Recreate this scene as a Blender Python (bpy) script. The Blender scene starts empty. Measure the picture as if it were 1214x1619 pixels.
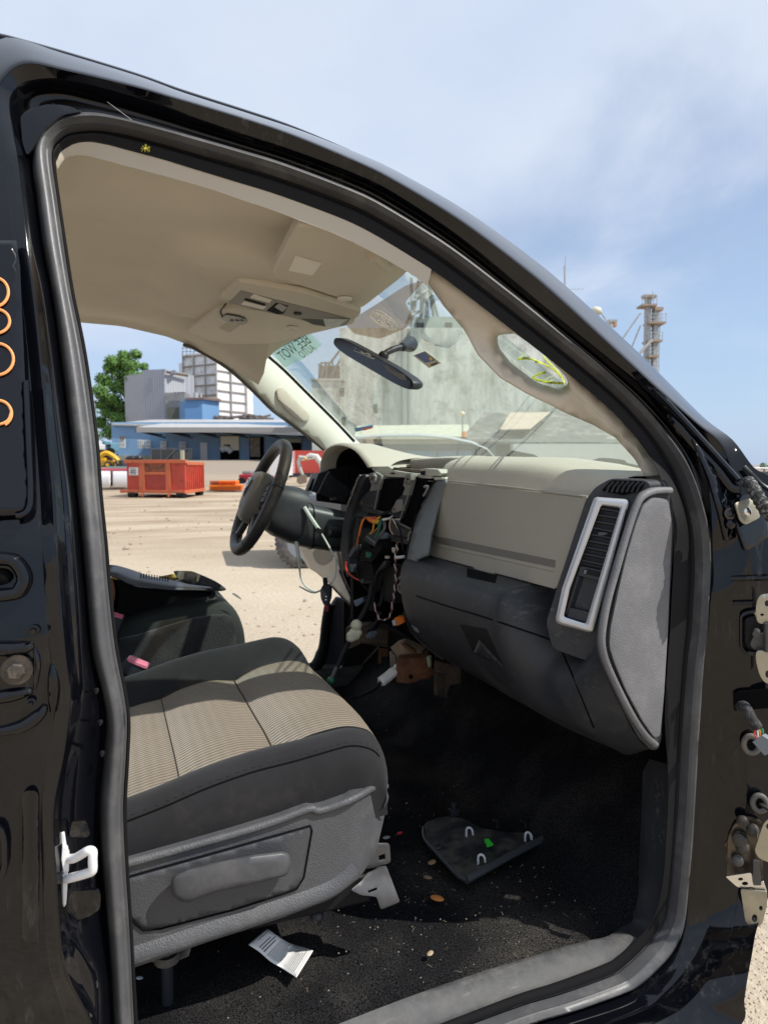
import bpy, bmesh, math, random
import numpy as np
from mathutils import Vector, Matrix, geometry, noise
R = math.radians
random.seed(11)
scene = bpy.context.scene
COL = scene.collection
V = Vector
# ------------------------------------------------------------------ camera frame
EYE = V((0, 0, 1.43)); YAW = R(21.5); F = 1115.0; CXP, CYP, HOR = 607.0, 809.5, 735.0
PITCH = math.atan((CYP - HOR) / F)
HF = V((math.sin(YAW), math.cos(YAW), 0)); HR = V((math.cos(YAW), -math.sin(YAW), 0))
FW = HF * math.cos(PITCH) - V((0, 0, 1)) * math.sin(PITCH)
UP = HF * math.sin(PITCH) + V((0, 0, 1)) * math.cos(PITCH)
def ray(px, py): return FW + HR * ((px - CXP) / F) + UP * ((CYP - py) / F)
def PX(px, py, x): d = ray(px, py); return EYE + d * (x / d.x)
def PY(px, py, y): d = ray(px, py); return EYE + d * (y / d.y)
def PZ(px, py, z):
    if z < .70: z -= .035                     # floor level
    d = ray(px, py); return EYE + d * ((z - EYE.z) / d.z)
def PD(px, py, dist): d = ray(px, py); return EYE + d * (dist / d.dot(HF))
def PL(px, py, p, n): d = ray(px, py); return EYE + d * ((p - EYE).dot(n) / d.dot(n))
def plane3(a, b, c):
    n = (b - a).cross(c - a).normalized()
    return lambda px, py: PL(px, py, a, n)
def far_(p, k): return EYE + (p-EYE)*(1+k)           # pushed back along its own sight line
def onx(x): return lambda px, py: PX(px, py, x)
def ony(y): return lambda px, py: PY(px, py, y)
def onz(z): return lambda px, py: PZ(px, py, z)
def YS(z):                                    # plane of the near door opening (tumblehome above the belt)
    return 0.93 + 0.30 * max(0, z - 1.36) + 0.02 * max(0, min(1, (z - 1.2) / .2))
def PS(px, py, off=0.0):
    y = 0.95
    for i in range(8): y = YS(PY(px, py, y).z)
    return PY(px, py, y + off)
# ------------------------------------------------------------------ curves
def cr(pts, n=6, closed=False):
    pts = [V(p) for p in pts]; m = len(pts); out = []
    segs = m if closed else m - 1
    for i in range(segs):
        if closed: a, b, c, d = pts[(i-1) % m], pts[i], pts[(i+1) % m], pts[(i+2) % m]
        else: a, b, c, d = pts[max(i-1, 0)], pts[i], pts[i+1], pts[min(i+2, m-1)]
        for k in range(n):
            t = k / n
            out.append(0.5 * ((2*b) + (c - a)*t + (2*a - 5*b + 4*c - d)*t*t + (3*b - a - 3*c + d)*t**3))
    if not closed: out.append(pts[-1].copy())
    return out
def rc(pts, r, n=5):                          # round the corners of a closed outline
    pts = [V(p) for p in pts]; m = len(pts); out = []
    rr = r if isinstance(r, (list, tuple)) else [r]*m
    for i in range(m):
        a, b, c = pts[i-1], pts[i], pts[(i+1) % m]
        la, lc = (a-b).length, (c-b).length
        q = min(rr[i], la*.45, lc*.45)
        if q <= 0: out.append(b); continue
        p0 = b + (a-b).normalized()*q; p1 = b + (c-b).normalized()*q
        for k in range(n+1):
            t = k/n; out.append(p0*(1-t)**2 + b*2*t*(1-t) + p1*t*t)
    return out
def lerp(a, b, t): return a + (b - a)*t
def sstep(a, b, x): t = max(0, min(1, (x-a)/(b-a))); return t*t*(3-2*t)
# ------------------------------------------------------------------ mesh builder
class MB:
    def __init__(s): s.v = []; s.f = []; s.m = []; s.cur = 0; s.sheet = False
    def add(s, vs, fs):
        o = len(s.v); s.v += [V(p) for p in vs]
        for f in fs: s.f.append([i+o for i in f]); s.m.append(s.cur)
        return s
    def box(s, c, d, rot=None, taper=1.0):
        c = V(c); hx, hy, hz = d[0]/2, d[1]/2, d[2]/2; vs = []
        for z in (-1, 1):
            k = taper if z > 0 else 1
            for x, y in ((-1,-1),(1,-1),(1,1),(-1,1)):
                p = V((x*hx*k, y*hy*k, z*hz))
                if rot is not None: p = rot @ p
                vs.append(c+p)
        return s.add(vs, [(0,3,2,1),(4,5,6,7),(0,1,5,4),(1,2,6,5),(2,3,7,6),(3,0,4,7)])
    def hexa(s, b, t):                        # bottom quad, top quad
        return s.add(list(b)+list(t), [(0,3,2,1),(4,5,6,7),(0,1,5,4),(1,2,6,5),(2,3,7,6),(3,0,4,7)])
    def cyl(s, p0, p1, r0, r1=None, n=14, caps=True):
        p0, p1 = V(p0), V(p1); r1 = r0 if r1 is None else r1
        ax = (p1-p0).normalized(); u = ax.orthogonal().normalized(); w = ax.cross(u); vs = []
        for p, r in ((p0, r0), (p1, r1)):
            for k in range(n):
                a = 2*math.pi*k/n; vs.append(p + u*(r*math.cos(a)) + w*(r*math.sin(a)))
        fs = [(k, (k+1) % n, n+(k+1) % n, n+k) for k in range(n)]
        if caps: fs += [tuple(range(n-1, -1, -1)), tuple(range(n, 2*n))]
        return s.add(vs, fs)
    def tube(s, pts, r, n=8, closed=False, flat=1.0, up=None):
        pts = [V(p) for p in pts]; m = len(pts); vs = []
        pu = None
        for i, p in enumerate(pts):
            if closed: t = pts[(i+1) % m] - pts[i-1]
            else: t = pts[min(i+1, m-1)] - pts[max(i-1, 0)]
            t = t.normalized() if t.length > 1e-9 else V((0,0,1))
            if up is not None: u = V(up) - t*V(up).dot(t)
            elif pu is None: u = t.orthogonal()
            else: u = pu - t*pu.dot(t)
            u = u.normalized() if u.length > 1e-9 else t.orthogonal().normalized()
            pu = u; w = t.cross(u)
            q = r[i] if isinstance(r, (list, tuple)) else r
            for k in range(n):
                a = 2*math.pi*k/n; vs.append(p + u*(q*math.cos(a)) + w*(q*flat*math.sin(a)))
        fs = []
        for i in range(m if closed else m-1):
            j = (i+1) % m
            for k in range(n): fs.append((i*n+k, i*n+(k+1) % n, j*n+(k+1) % n, j*n+k))
        if not closed: fs += [tuple(range(n-1, -1, -1)), tuple(range((m-1)*n, m*n))]
        return s.add(vs, fs)
    def loft(s, rows, cu=False, cv=False, flip=False):
        n = len(rows[0]); vs = [p for r in rows for p in r]; fs = []
        for i in range(len(rows) if cv else len(rows)-1):
            j = (i+1) % len(rows)
            for k in range(n if cu else n-1):
                q = (k+1) % n; f = (i*n+k, i*n+q, j*n+q, j*n+k)
                fs.append(f[::-1] if flip else f)
        return s.add(vs, fs)
    def ell(s, c, r, rot=None, nu=14, nv=9):
        c = V(c); vs = []; fs = []
        for j in range(nv+1):
            th = math.pi*j/nv
            for k in range(nu):
                a = 2*math.pi*k/nu
                p = V((r[0]*math.sin(th)*math.cos(a), r[1]*math.sin(th)*math.sin(a), r[2]*math.cos(th)))
                if rot is not None: p = rot @ p
                vs.append(c+p)
        for j in range(nv):
            for k in range(nu): fs.append((j*nu+k, (j+1)*nu+k, (j+1)*nu+(k+1) % nu, j*nu+(k+1) % nu))
        return s.add(vs, fs)
    def prism(s, poly, vec):                  # closed polygon pushed along vec
        n = len(poly); vec = V(vec); vs = [V(p) for p in poly] + [V(p)+vec for p in poly]
        fs = [tuple(range(n)), tuple(range(2*n-1, n-1, -1))] + [(k, n+k, n+(k+1) % n, (k+1) % n) for k in range(n)]
        return s.add(vs, fs)
    def lathe(s, p, ax, prof, n=20):          # prof: (dist along axis, radius)
        p = V(p); ax = V(ax).normalized(); u = ax.orthogonal().normalized(); w = ax.cross(u)
        rows = [[p + ax*h + u*(r*math.cos(2*math.pi*k/n)) + w*(r*math.sin(2*math.pi*k/n)) for k in range(n)] for h, r in prof]
        s.loft(rows, cu=True)
        o = len(s.v)
        s.f.append(list(range(o-n, o))); s.m.append(s.cur)
        s.f.append(list(range(o-n*len(rows)+n-1, o-n*len(rows)-1, -1))); s.m.append(s.cur)
        return s
    def build(s, name, mat, parent=None, smooth=True, bevel=0.0, sub=0, angle=38, solid=0.0, seg=2, recalc=True, soff=-1):
        me = bpy.data.meshes.new(name); me.from_pydata(s.v, [], s.f)
        mats = mat if isinstance(mat, (list, tuple)) else [mat]
        for q in mats: me.materials.append(q)
        if len(mats) > 1: me.polygons.foreach_set('material_index', s.m)
        if recalc and not s.sheet:
            bm = bmesh.new(); bm.from_mesh(me)
            bmesh.ops.recalc_face_normals(bm, faces=bm.faces); bm.to_mesh(me); bm.free()
        if smooth:
            me.shade_smooth()
            me.set_sharp_from_angle(angle=R(angle))
        o = bpy.data.objects.new(name, me); COL.objects.link(o)
        if parent is not None: adopt(o, parent)
        if solid:
            d = o.modifiers.new('Solidify', 'SOLIDIFY'); d.thickness = solid; d.offset = soff
        if bevel:
            d = o.modifiers.new('Bevel', 'BEVEL'); d.width = bevel; d.segments = seg; d.limit_method = 'ANGLE'; d.angle_limit = R(35)
        if sub:
            d = o.modifiers.new('Subdivision', 'SUBSURF'); d.levels = sub; d.render_levels = sub
        return o
def wmat(o):
    m = Matrix.Translation(o.location) @ o.rotation_euler.to_matrix().to_4x4()
    if o.parent: m = wmat(o.parent) @ o.matrix_parent_inverse @ m
    return m
def adopt(o, parent):
    o.parent = parent; o.matrix_parent_inverse = wmat(parent).inverted()
def thing(name, label, cat, loc=(0,0,0), group=None):
    o = bpy.data.objects.new(name, None); COL.objects.link(o); o.location = loc
    o.empty_display_size = .1
    o['label'] = label; o['category'] = cat
    if group: o['group'] = group
    return o
def tag(o, label, cat, group=None):
    o['label'] = label; o['category'] = cat
    if group: o['group'] = group
    return o
def structure(o): o['kind'] = 'structure'; return o
def dup(root, label=None, loc=None):
    c = root.copy(); COL.objects.link(c)
    if label: c['label'] = label
    if loc is not None: c.location = loc
    def rec(a, b):
        for ch in list(a.children):
            q = ch.copy(); COL.objects.link(q); q.parent = b; rec(ch, q)
    rec(root, c)
    return c
def inpoly(p, poly):
    x, y = p; c = False; n = len(poly)
    for i in range(n):
        x0, y0 = poly[i][0], poly[i][1]; x1, y1 = poly[i-1][0], poly[i-1][1]
        if (y0 > y) != (y1 > y) and x < (x1-x0)*(y-y0)/(y1-y0)+x0: c = not c
    return c
def dens(poly, step):
    out = []
    for i in range(len(poly)):
        a, b = V(poly[i-1]), V(poly[i]); n = max(1, int((b-a).length/step))
        out += [lerp(a, b, k/n) for k in range(n)]
    return out
def patch(mb, outline, fn, step=12, holes=()):
    """triangulated sheet over an outline, every vertex put in space by fn"""
    loops = [dens(outline, step)] + [dens(h, step) for h in holes]
    vs = []; es = []
    for l in loops:
        o = len(vs); vs += [V((p[0], p[1])) for p in l]; es += [(o+i, o+(i+1) % len(l)) for i in range(len(l))]
    xs = [p[0] for p in outline]; ys = [p[1] for p in outline]
    y = min(ys)+step*.5; k = 0
    bd = list(vs)
    while y < max(ys):
        x = min(xs) + step*(.5 if k % 2 else 0)
        while x < max(xs):
            p = V((x, y))
            if inpoly(p, loops[0]) and not any(inpoly(p, h) for h in loops[1:]) and min((q-p).length_squared for q in bd) > (step*.45)**2: vs.append(p)
            x += step
        y += step*.87; k += 1
    rv, re, rf, *_ = geometry.delaunay_2d_cdt(vs, es, [], 0, 1e-4)
    fs = []
    for f in rf:
        c = sum((rv[i] for i in f), V((0, 0)))/len(f)
        if inpoly(c, loops[0]) and not any(inpoly(c, h) for h in loops[1:]): fs.append(tuple(f))
    v3 = [fn(p.x, p.y) for p in rv]
    out = []
    for f in fs:
        a, b, c = v3[f[0]], v3[f[1]], v3[f[2]]
        out.append(f if (b-a).cross(c-a).dot(EYE-a) > 0 else f[::-1])
    mb.sheet = True
    used = sorted({i for f in out for i in f}); mp = {i: k for k, i in enumerate(used)}
    return mb.add([v3[i] for i in used], [[mp[i] for i in f] for f in out])
def sheet(name, outline, fn, mat, parent, step=12, holes=(), solid=0.006, **k):
    mb = MB(); patch(mb, outline, fn, step, holes)
    return mb.build(name, mat, parent, solid=solid, recalc=False, **k)
def plate(name, outline, fn, vec, mat, parent, bevel=0.003, **k):
    mb = MB(); mb.prism([fn(p[0], p[1]) for p in outline], vec)
    return mb.build(name, mat, parent, bevel=bevel, **k)
def pdist(p, line):                            # nearest point on a poly line of (V2, depth)
    best = (1e18, 0)
    for i in range(len(line)-1):
        a, da = line[i]; b, db = line[i+1]; ab = b-a
        t = max(0, min(1, (p-a).dot(ab)/max(ab.length_squared, 1e-9)))
        d = (p - (a+ab*t)).length
        if d < best[0]: best = (d, da+(db-da)*t)
    return best
def between(la, lb, bulge=0.0):
    """surface carried by two space curves given as lists of (px, py, point)"""
    A = [(V((a[0], a[1])), (a[2]-EYE).dot(HF)) for a in la]; B = [(V((a[0], a[1])), (a[2]-EYE).dot(HF)) for a in lb]
    S = A + B
    cx = sum(p.x for p, z in S)/len(S); cy = sum(p.y for p, z in S)/len(S)
    row = lambda x, y: [1, (x-cx)/200, (y-cy)/200, ((x-cx)/200)**2, (x-cx)*(y-cy)/4e4, ((y-cy)/200)**2]
    k_ = np.linalg.lstsq(np.array([row(p.x, p.y) for p, z in S]), np.array([1/z for p, z in S]), rcond=None)[0]
    def fn(px, py):
        p = V((px, py)); da, za = pdist(p, A); db, zb = pdist(p, B); t = da/max(da+db, 1e-6)
        return PD(px, py, 1/float(np.dot(k_, row(px, py))) - bulge*4*t*(1-t))
    return fn
def caster(mb):
    """point where a sight line meets a built surface"""
    from mathutils.bvhtree import BVHTree
    b = BVHTree.FromPolygons([tuple(v) for v in mb.v], mb.f)
    def fn(px, py, lift=.002, miss=None):
        d = ray(px, py).normalized(); h = b.ray_cast(EYE, d)[0]
        if h is None: h = miss(px, py) if miss else EYE + d*1.5
        return h - d*lift
    return fn
# ------------------------------------------------------------------ materials
def srgb(r, g, b):
    f = lambda c: (c/255/12.92) if c/255 <= .04045 else ((c/255+.055)/1.055)**2.4
    return (f(r), f(g), f(b), 1)
class NT:
    def __init__(s, m): s.t = m.node_tree; s.n = s.t.nodes; s.l = s.t.links
    def node(s, t, **k):
        q = s.n.new(t)
        for a, b in k.items():
            if hasattr(q, a): setattr(q, a, b)
        return q
    def lk(s, a, b): s.l.new(a, b)
def mat(name, base, rough=.5, metal=0.0, spec=.5, coat=0.0, scuff=None, var=None, bump=None, dust=None, rvar=None, vor=False, extra=None, bumpd=.002, sheen=0):
    """var=(scale, amount)  bump=(scale, strength)  dust=(scale, lo, hi, colour, amount)"""
    m = bpy.data.materials.new(name); m.use_nodes = True; t = NT(m); b = t.n['Principled BSDF']
    base = tuple(base)+((1,) if len(base) == 3 else ())
    b.inputs['Base Color'].default_value = base; b.inputs['Roughness'].default_value = rough
    b.inputs['Metallic'].default_value = metal; b.inputs['Specular IOR Level'].default_value = spec
    b.inputs['Coat Weight'].default_value = coat; b.inputs['Coat Roughness'].default_value = .03
    if sheen: b.inputs['Sheen Weight'].default_value = sheen
    tc = t.node('ShaderNodeTexCoord'); co = tc.outputs['Object']
    col = None
    if var:
        nz = t.node('ShaderNodeTexNoise'); nz.inputs['Scale'].default_value = var[0]; nz.inputs['Detail'].default_value = 6
        nz.inputs['Roughness'].default_value = .65; t.lk(co, nz.inputs['Vector'])
        mp = t.node('ShaderNodeMapRange'); mp.inputs['From Min'].default_value = .3; mp.inputs['From Max'].default_value = .7
        mp.inputs['To Min'].default_value = 1-var[1]; mp.inputs['To Max'].default_value = 1+var[1]; t.lk(nz.outputs['Fac'], mp.inputs['Value'])
        mx = t.node('ShaderNodeVectorMath', operation='SCALE'); mx.inputs[0].default_value = base[:3]; t.lk(mp.outputs[0], mx.inputs['Scale'])
        col = mx.outputs[0]
    if dust:
        nz = t.node('ShaderNodeTexNoise'); nz.inputs['Scale'].default_value = dust[0]; nz.inputs['Detail'].default_value = 9
        nz.inputs['Roughness'].default_value = .7; t.lk(co, nz.inputs['Vector'])
        mp = t.node('ShaderNodeMapRange'); mp.inputs['From Min'].default_value = dust[1]; mp.inputs['From Max'].default_value = dust[2]
        mp.inputs['To Max'].default_value = dust[4]; t.lk(nz.outputs['Fac'], mp.inputs['Value'])
        mx = t.node('ShaderNodeMix', data_type='RGBA'); t.lk(mp.outputs[0], mx.inputs['Factor'])
        if col is not None: t.lk(col, mx.inputs[6])
        else: mx.inputs[6].default_value = base
        mx.inputs[7].default_value = tuple(dust[3])+((1,) if len(dust[3]) == 3 else ()); col = mx.outputs[2]
        mr = t.node('ShaderNodeMapRange'); mr.inputs['To Min'].default_value = rough; mr.inputs['To Max'].default_value = min(1, rough+.6)
        t.lk(mp.outputs[0], mr.inputs['Value']); t.lk(mr.outputs[0], b.inputs['Roughness'])
    if scuff:                                       # (colour, amount, mapping scale): fine directional scratches
        mpp = t.node('ShaderNodeMapping'); mpp.inputs['Scale'].default_value = scuff[2]; mpp.inputs['Rotation'].default_value = (.25, .5, .3); t.lk(co, mpp.inputs[0])
        na = t.node('ShaderNodeTexNoise'); na.inputs['Scale'].default_value = 1; na.inputs['Detail'].default_value = 8; na.inputs['Roughness'].default_value = .75; t.lk(mpp.outputs[0], na.inputs['Vector'])
        nb = t.node('ShaderNodeTexNoise'); nb.inputs['Scale'].default_value = 6.5; nb.inputs['Detail'].default_value = 4; t.lk(co, nb.inputs['Vector'])
        ra = t.node('ShaderNodeMapRange'); ra.inputs['From Min'].default_value = .54; ra.inputs['From Max'].default_value = .66; t.lk(na.outputs['Fac'], ra.inputs['Value'])
        rb_ = t.node('ShaderNodeMapRange'); rb_.inputs['From Min'].default_value = .50; rb_.inputs['From Max'].default_value = .68; rb_.inputs['To Max'].default_value = scuff[1]; t.lk(nb.outputs['Fac'], rb_.inputs['Value'])
        mu = t.node('ShaderNodeMath', operation='MULTIPLY'); t.lk(ra.outputs[0], mu.inputs[0]); t.lk(rb_.outputs[0], mu.inputs[1])
        mx = t.node('ShaderNodeMix', data_type='RGBA'); t.lk(mu.outputs[0], mx.inputs['Factor'])
        if col is not None: t.lk(col, mx.inputs[6])
        else: mx.inputs[6].default_value = base
        mx.inputs[7].default_value = tuple(scuff[0])+(1,); col = mx.outputs[2]
    if col is not None: t.lk(col, b.inputs['Base Color'])
    if rvar:
        nz = t.node('ShaderNodeTexNoise'); nz.inputs['Scale'].default_value = rvar[0]; nz.inputs['Detail'].default_value = 5; t.lk(co, nz.inputs['Vector'])
        mp = t.node('ShaderNodeMapRange'); mp.inputs['From Min'].default_value = .3; mp.inputs['From Max'].default_value = .7
        mp.inputs['To Min'].default_value = rvar[1]; mp.inputs['To Max'].default_value = rvar[2]; t.lk(nz.outputs['Fac'], mp.inputs['Value']); t.lk(mp.outputs[0], b.inputs['Roughness'])
    if bump:
        nz = t.node('ShaderNodeTexVoronoi' if vor else 'ShaderNodeTexNoise'); nz.inputs['Scale'].default_value = bump[0]; t.lk(co, nz.inputs['Vector'])
        if not vor: nz.inputs['Detail'].default_value = 4
        bp = t.node('ShaderNodeBump'); bp.inputs['Strength'].default_value = bump[1]; bp.inputs['Distance'].default_value = bumpd
        t.lk(nz.outputs[0], bp.inputs['Height']); t.lk(bp.outputs[0], b.inputs['Normal'])
    if extra: extra(t, b, co)
    return m
DUSTC = (.30, .25, .19)
PAINT = mat('black_paint', (.0028, .0032, .0050), .05, spec=.22, coat=.42, scuff=((.26,.25,.24), .16, (70,70,12)), dust=(7, .58, .86, (.14, .125, .11), .16), bump=(2.2, .03), bumpd=.02)
PAINTD = mat('black_paint_dusty', (.004, .004, .005), .14, spec=.3, coat=.4, scuff=((.3,.28,.25), .5, (60,60,14)), dust=(9, .44, .74, (.20, .165, .125), .62), bump=(5, .05), bumpd=.02)
RUBBER = mat('seal_rubber', (.072, .073, .077), .44, spec=.5, var=(14, .2), bump=(160, .22), dust=(12, .5, .8, (.24, .23, .21), .5), bumpd=.001)
LIP = mat('black_lip_rubber', (.008, .008, .009), .6, spec=.2, bump=(90, .12), bumpd=.001)
LINER = mat('tan_headliner', (.74, .68, .575), .95, spec=.1, var=(2.5, .07), bump=(600, .35), bumpd=.0008)
TANP = mat('tan_plastic', (.66, .60, .50), .6, spec=.3, var=(3, .06), bump=(420, .3), vor=True, bumpd=.0006)
PALEP = mat('pale_trim_plastic', (.78, .76, .66), .6, spec=.3, var=(4, .06), bump=(420, .25), vor=True, bumpd=.0006)
DASHP = mat('beige_dash_pad', (.54, .495, .405), .62, spec=.35, var=(3, .06), bump=(380, .45), vor=True, dust=(14, .55, .85, (.5, .46, .4), .4), bumpd=.0007)
GLOVE = mat('taupe_door_plastic', (.37, .34, .275), .5, spec=.4, var=(3, .05), bump=(420, .4), vor=True, bumpd=.0006)
DARKP = mat('charcoal_plastic', (.026, .028, .033), .5, spec=.45, scuff=((.22,.21,.19), .55, (14,90,90)), var=(6, .25), bump=(420, .5), vor=True, dust=(6, .54, .84, (.17, .15, .125), .32), bumpd=.0007)
DARKP2 = mat('plain_charcoal_plastic', (.022, .024, .030), .42, spec=.5, bump=(300, .15), dust=(7, .58, .85, (.16, .15, .13), .3), bumpd=.0006)
GREYP = mat('grey_grained_plastic', (.15, .15, .158), .55, spec=.45, var=(9, .2), bump=(430, .55), vor=True, dust=(9, .5, .8, (.27, .26, .25), .4), bumpd=.0008)
SEATP = mat('seat_trim_plastic', (.072, .074, .080), .52, spec=.45, scuff=((.30,.29,.27), .5, (30,120,120)), var=(9, .14), bump=(420, .7), vor=True, dust=(12, .52, .85, (.2, .19, .17), .45), bumpd=.0008)
SILLP = mat('dusty_sill_plastic', (.058, .059, .061), .6, spec=.4, scuff=((.26,.24,.21), .7, (16,110,110)), bump=(60, .5), dust=(38, .45, .78, (.19, .18, .16), .5), var=(60, .2), bumpd=.001)
BLK = mat('matt_black', (.006, .006, .007), .6, spec=.3)
VOID = mat('deep_black', (.0025, .0025, .0028), .8, spec=.1)
SILV = mat('silver_paint', (.62, .63, .65), .33, metal=.55, var=(20, .05))
STEEL = mat('bare_steel', (.075, .075, .078), .42, metal=.35, dust=(14, .5, .8, (.17, .15, .12), .5), rvar=None)
ZINC = mat('zinc_plate', (.40, .38, .31), .32, metal=.85, dust=(10, .45, .7, (.36, .32, .24), .8))
CHROME = mat('bright_metal', (.72, .72, .70), .2, metal=1.0, dust=(30, .5, .8, (.4, .38, .35), .5))
WHITEP = mat('white_primer', (.80, .80, .80), .4, spec=.5, dust=(24, .5, .8, (.42, .40, .37), .6))
RUST = mat('rusted_steel', (.17, .07, .032), .65, metal=.2, var=(22, .5), bump=(60, .5), dust=(18, .45, .75, (.06, .035, .022), .8))
BROWNM = mat('dusty_brown_metal', (.13, .095, .065), .6, metal=.2, var=(15, .4), bump=(60, .3))
WHITE = mat('white_plastic', (.75, .75, .72), .4)
CREAMS = mat('cream_plastic', (.62, .58, .45), .5)
def plain(name, c, rough=.45, **k): return mat(name, c, rough, **k)
ORANGE = plain('orange_plastic', (.85, .20, .02)); REDW = plain('red_wire', (.65, .06, .03)); YEL = plain('yellow_wire', (.8, .38, .02))
GREENP = plain('green_clip', (.05, .70, .06), .4); TEALW = plain('teal_wire', (.02, .14, .10)); GREYC = plain('grey_connector', (.16, .18, .2)); PINK = plain('pink_button', (.62, .16, .24))
GREENC = plain('dark_green_connector', (.02, .16, .09)); WGREY = plain('grey_wire', (.12, .12, .12))
PAPER = plain('paper', (.78, .78, .76), .8); INK = plain('print_ink', (.03, .03, .035), .7)
FOAM = mat('yellow_foam', (.55, .38, .10), .9, var=(40, .3), bump=(120, .6))
VINYL = mat('peeled_vinyl', (.045, .05, .062), .45, bump=(200, .2), dust=(8, .5, .8, (.2, .19, .18), .3))
ORPEN = plain('orange_marker', (.90, .36, .12), .6); YEPEN = plain('yellow_marker', (.72, .76, .16), .5)
YEPEN.node_tree.nodes['Principled BSDF'].inputs['Transmission Weight'].default_value = 0
# carpet
def _carpet(t, b, co):
    nz = t.node('ShaderNodeTexNoise'); nz.inputs['Scale'].default_value = 420; nz.inputs['Detail'].default_value = 3; t.lk(co, nz.inputs['Vector'])
    n2 = t.node('ShaderNodeTexNoise'); n2.inputs['Scale'].default_value = 5; n2.inputs['Detail'].default_value = 6; t.lk(co, n2.inputs['Vector'])
    r = t.node('ShaderNodeMapRange'); r.inputs['From Min'].default_value = .35; r.inputs['From Max'].default_value = .7; t.lk(nz.outputs['Fac'], r.inputs['Value'])
    r2 = t.node('ShaderNodeMapRange'); r2.inputs['From Min'].default_value = .42; r2.inputs['From Max'].default_value = .72; r2.inputs['To Max'].default_value = .75; t.lk(n2.outputs['Fac'], r2.inputs['Value'])
    m1 = t.node('ShaderNodeMix', data_type='RGBA'); m1.inputs[6].default_value = (.0025, .0025, .003, 1); m1.inputs[7].default_value = (.025, .025, .027, 1); t.lk(r.outputs[0], m1.inputs['Factor'])
    ml = t.node('ShaderNodeMath', operation='MULTIPLY'); t.lk(r.outputs[0], ml.inputs[0]); t.lk(r2.outputs[0], ml.inputs[1])
    m2 = t.node('ShaderNodeMix', data_type='RGBA'); m2.inputs[7].default_value = (.10, .092, .08, 1); t.lk(ml.outputs[0], m2.inputs['Factor']); t.lk(m1.outputs[2], m2.inputs[6])
    t.lk(m2.outputs[2], b.inputs['Base Color'])
    bp = t.node('ShaderNodeBump'); bp.inputs['Strength'].default_value = .5; bp.inputs['Distance'].default_value = .004
    t.lk(nz.outputs['Fac'], bp.inputs['Height']); t.lk(bp.outputs[0], b.inputs['Normal'])
CARPET = mat('black_carpet', (.01, .01, .01), 1.0, spec=.03, extra=_carpet)
def _rib(t, b, co):
    sp = t.node('ShaderNodeSeparateXYZ'); t.lk(co, sp.inputs[0])
    nz = t.node('ShaderNodeTexNoise'); nz.inputs['Scale'].default_value = 24; t.lk(co, nz.inputs['Vector'])
    # ribs run fore and aft and have a short knitted waviness
    wx = t.node('ShaderNodeMath', operation='SINE'); mx = t.node('ShaderNodeMath', operation='MULTIPLY'); mx.inputs[1].default_value = 2*math.pi/.019
    t.lk(sp.outputs['X'], mx.inputs[0]); t.lk(mx.outputs[0], wx.inputs[0])
    my = t.node('ShaderNodeMath', operation='MULTIPLY'); my.inputs[1].default_value = 2*math.pi/.0090; t.lk(sp.outputs['Y'], my.inputs[0])
    a1 = t.node('ShaderNodeMath', operation='MULTIPLY_ADD'); t.lk(wx.outputs[0], a1.inputs[0]); a1.inputs[1].default_value = .22; t.lk(my.outputs[0], a1.inputs[2])
    a2 = t.node('ShaderNodeMath', operation='MULTIPLY_ADD'); t.lk(nz.outputs['Fac'], a2.inputs[0]); a2.inputs[1].default_value = 1.1; t.lk(a1.outputs[0], a2.inputs[2])
    s = t.node('ShaderNodeMath', operation='SINE'); t.lk(a2.outputs[0], s.inputs[0])
    r = t.node('ShaderNodeMapRange'); r.inputs['From Min'].default_value = -.85; r.inputs['From Max'].default_value = .6; t.lk(s.outputs[0], r.inputs['Value'])
    n2 = t.node('ShaderNodeTexNoise'); n2.inputs['Scale'].default_value = 7; n2.inputs['Detail'].default_value = 6; t.lk(co, n2.inputs['Vector'])
    lo = t.node('ShaderNodeMix', data_type='RGBA'); lo.inputs[6].default_value = (.36, .295, .205, 1); lo.inputs[7].default_value = (.17, .135, .095, 1); t.lk(n2.outputs['Fac'], lo.inputs['Factor'])
    m = t.node('ShaderNodeMix', data_type='RGBA'); m.inputs[6].default_value = (.125, .102, .074, 1); t.lk(lo.outputs[2], m.inputs[7]); t.lk(r.outputs[0], m.inputs['Factor'])
    t.lk(m.outputs[2], b.inputs['Base Color'])
    bp = t.node('ShaderNodeBump'); bp.inputs['Strength'].default_value = .6; bp.inputs['Distance'].default_value = .003; t.lk(s.outputs[0], bp.inputs['Height']); t.lk(bp.outputs[0], b.inputs['Normal'])
RIBBED = mat('ribbed_tan_fabric', (.2, .16, .11), .95, spec=.1, extra=_rib, sheen=.2)
SEATF = mat('charcoal_seat_fabric', (.017, .017, .0185), .9, spec=.15, bump=(500, .5), var=(8, .25), dust=(7, .52, .85, (.13, .105, .075), .30), bumpd=.001, sheen=.1)
SEATO = mat('dusty_dark_seat_fabric', (.030, .033, .030), .85, spec=.2, bump=(400, .35), dust=(6, .48, .75, (.13, .12, .08), .4), bumpd=.001, sheen=.2)
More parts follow.
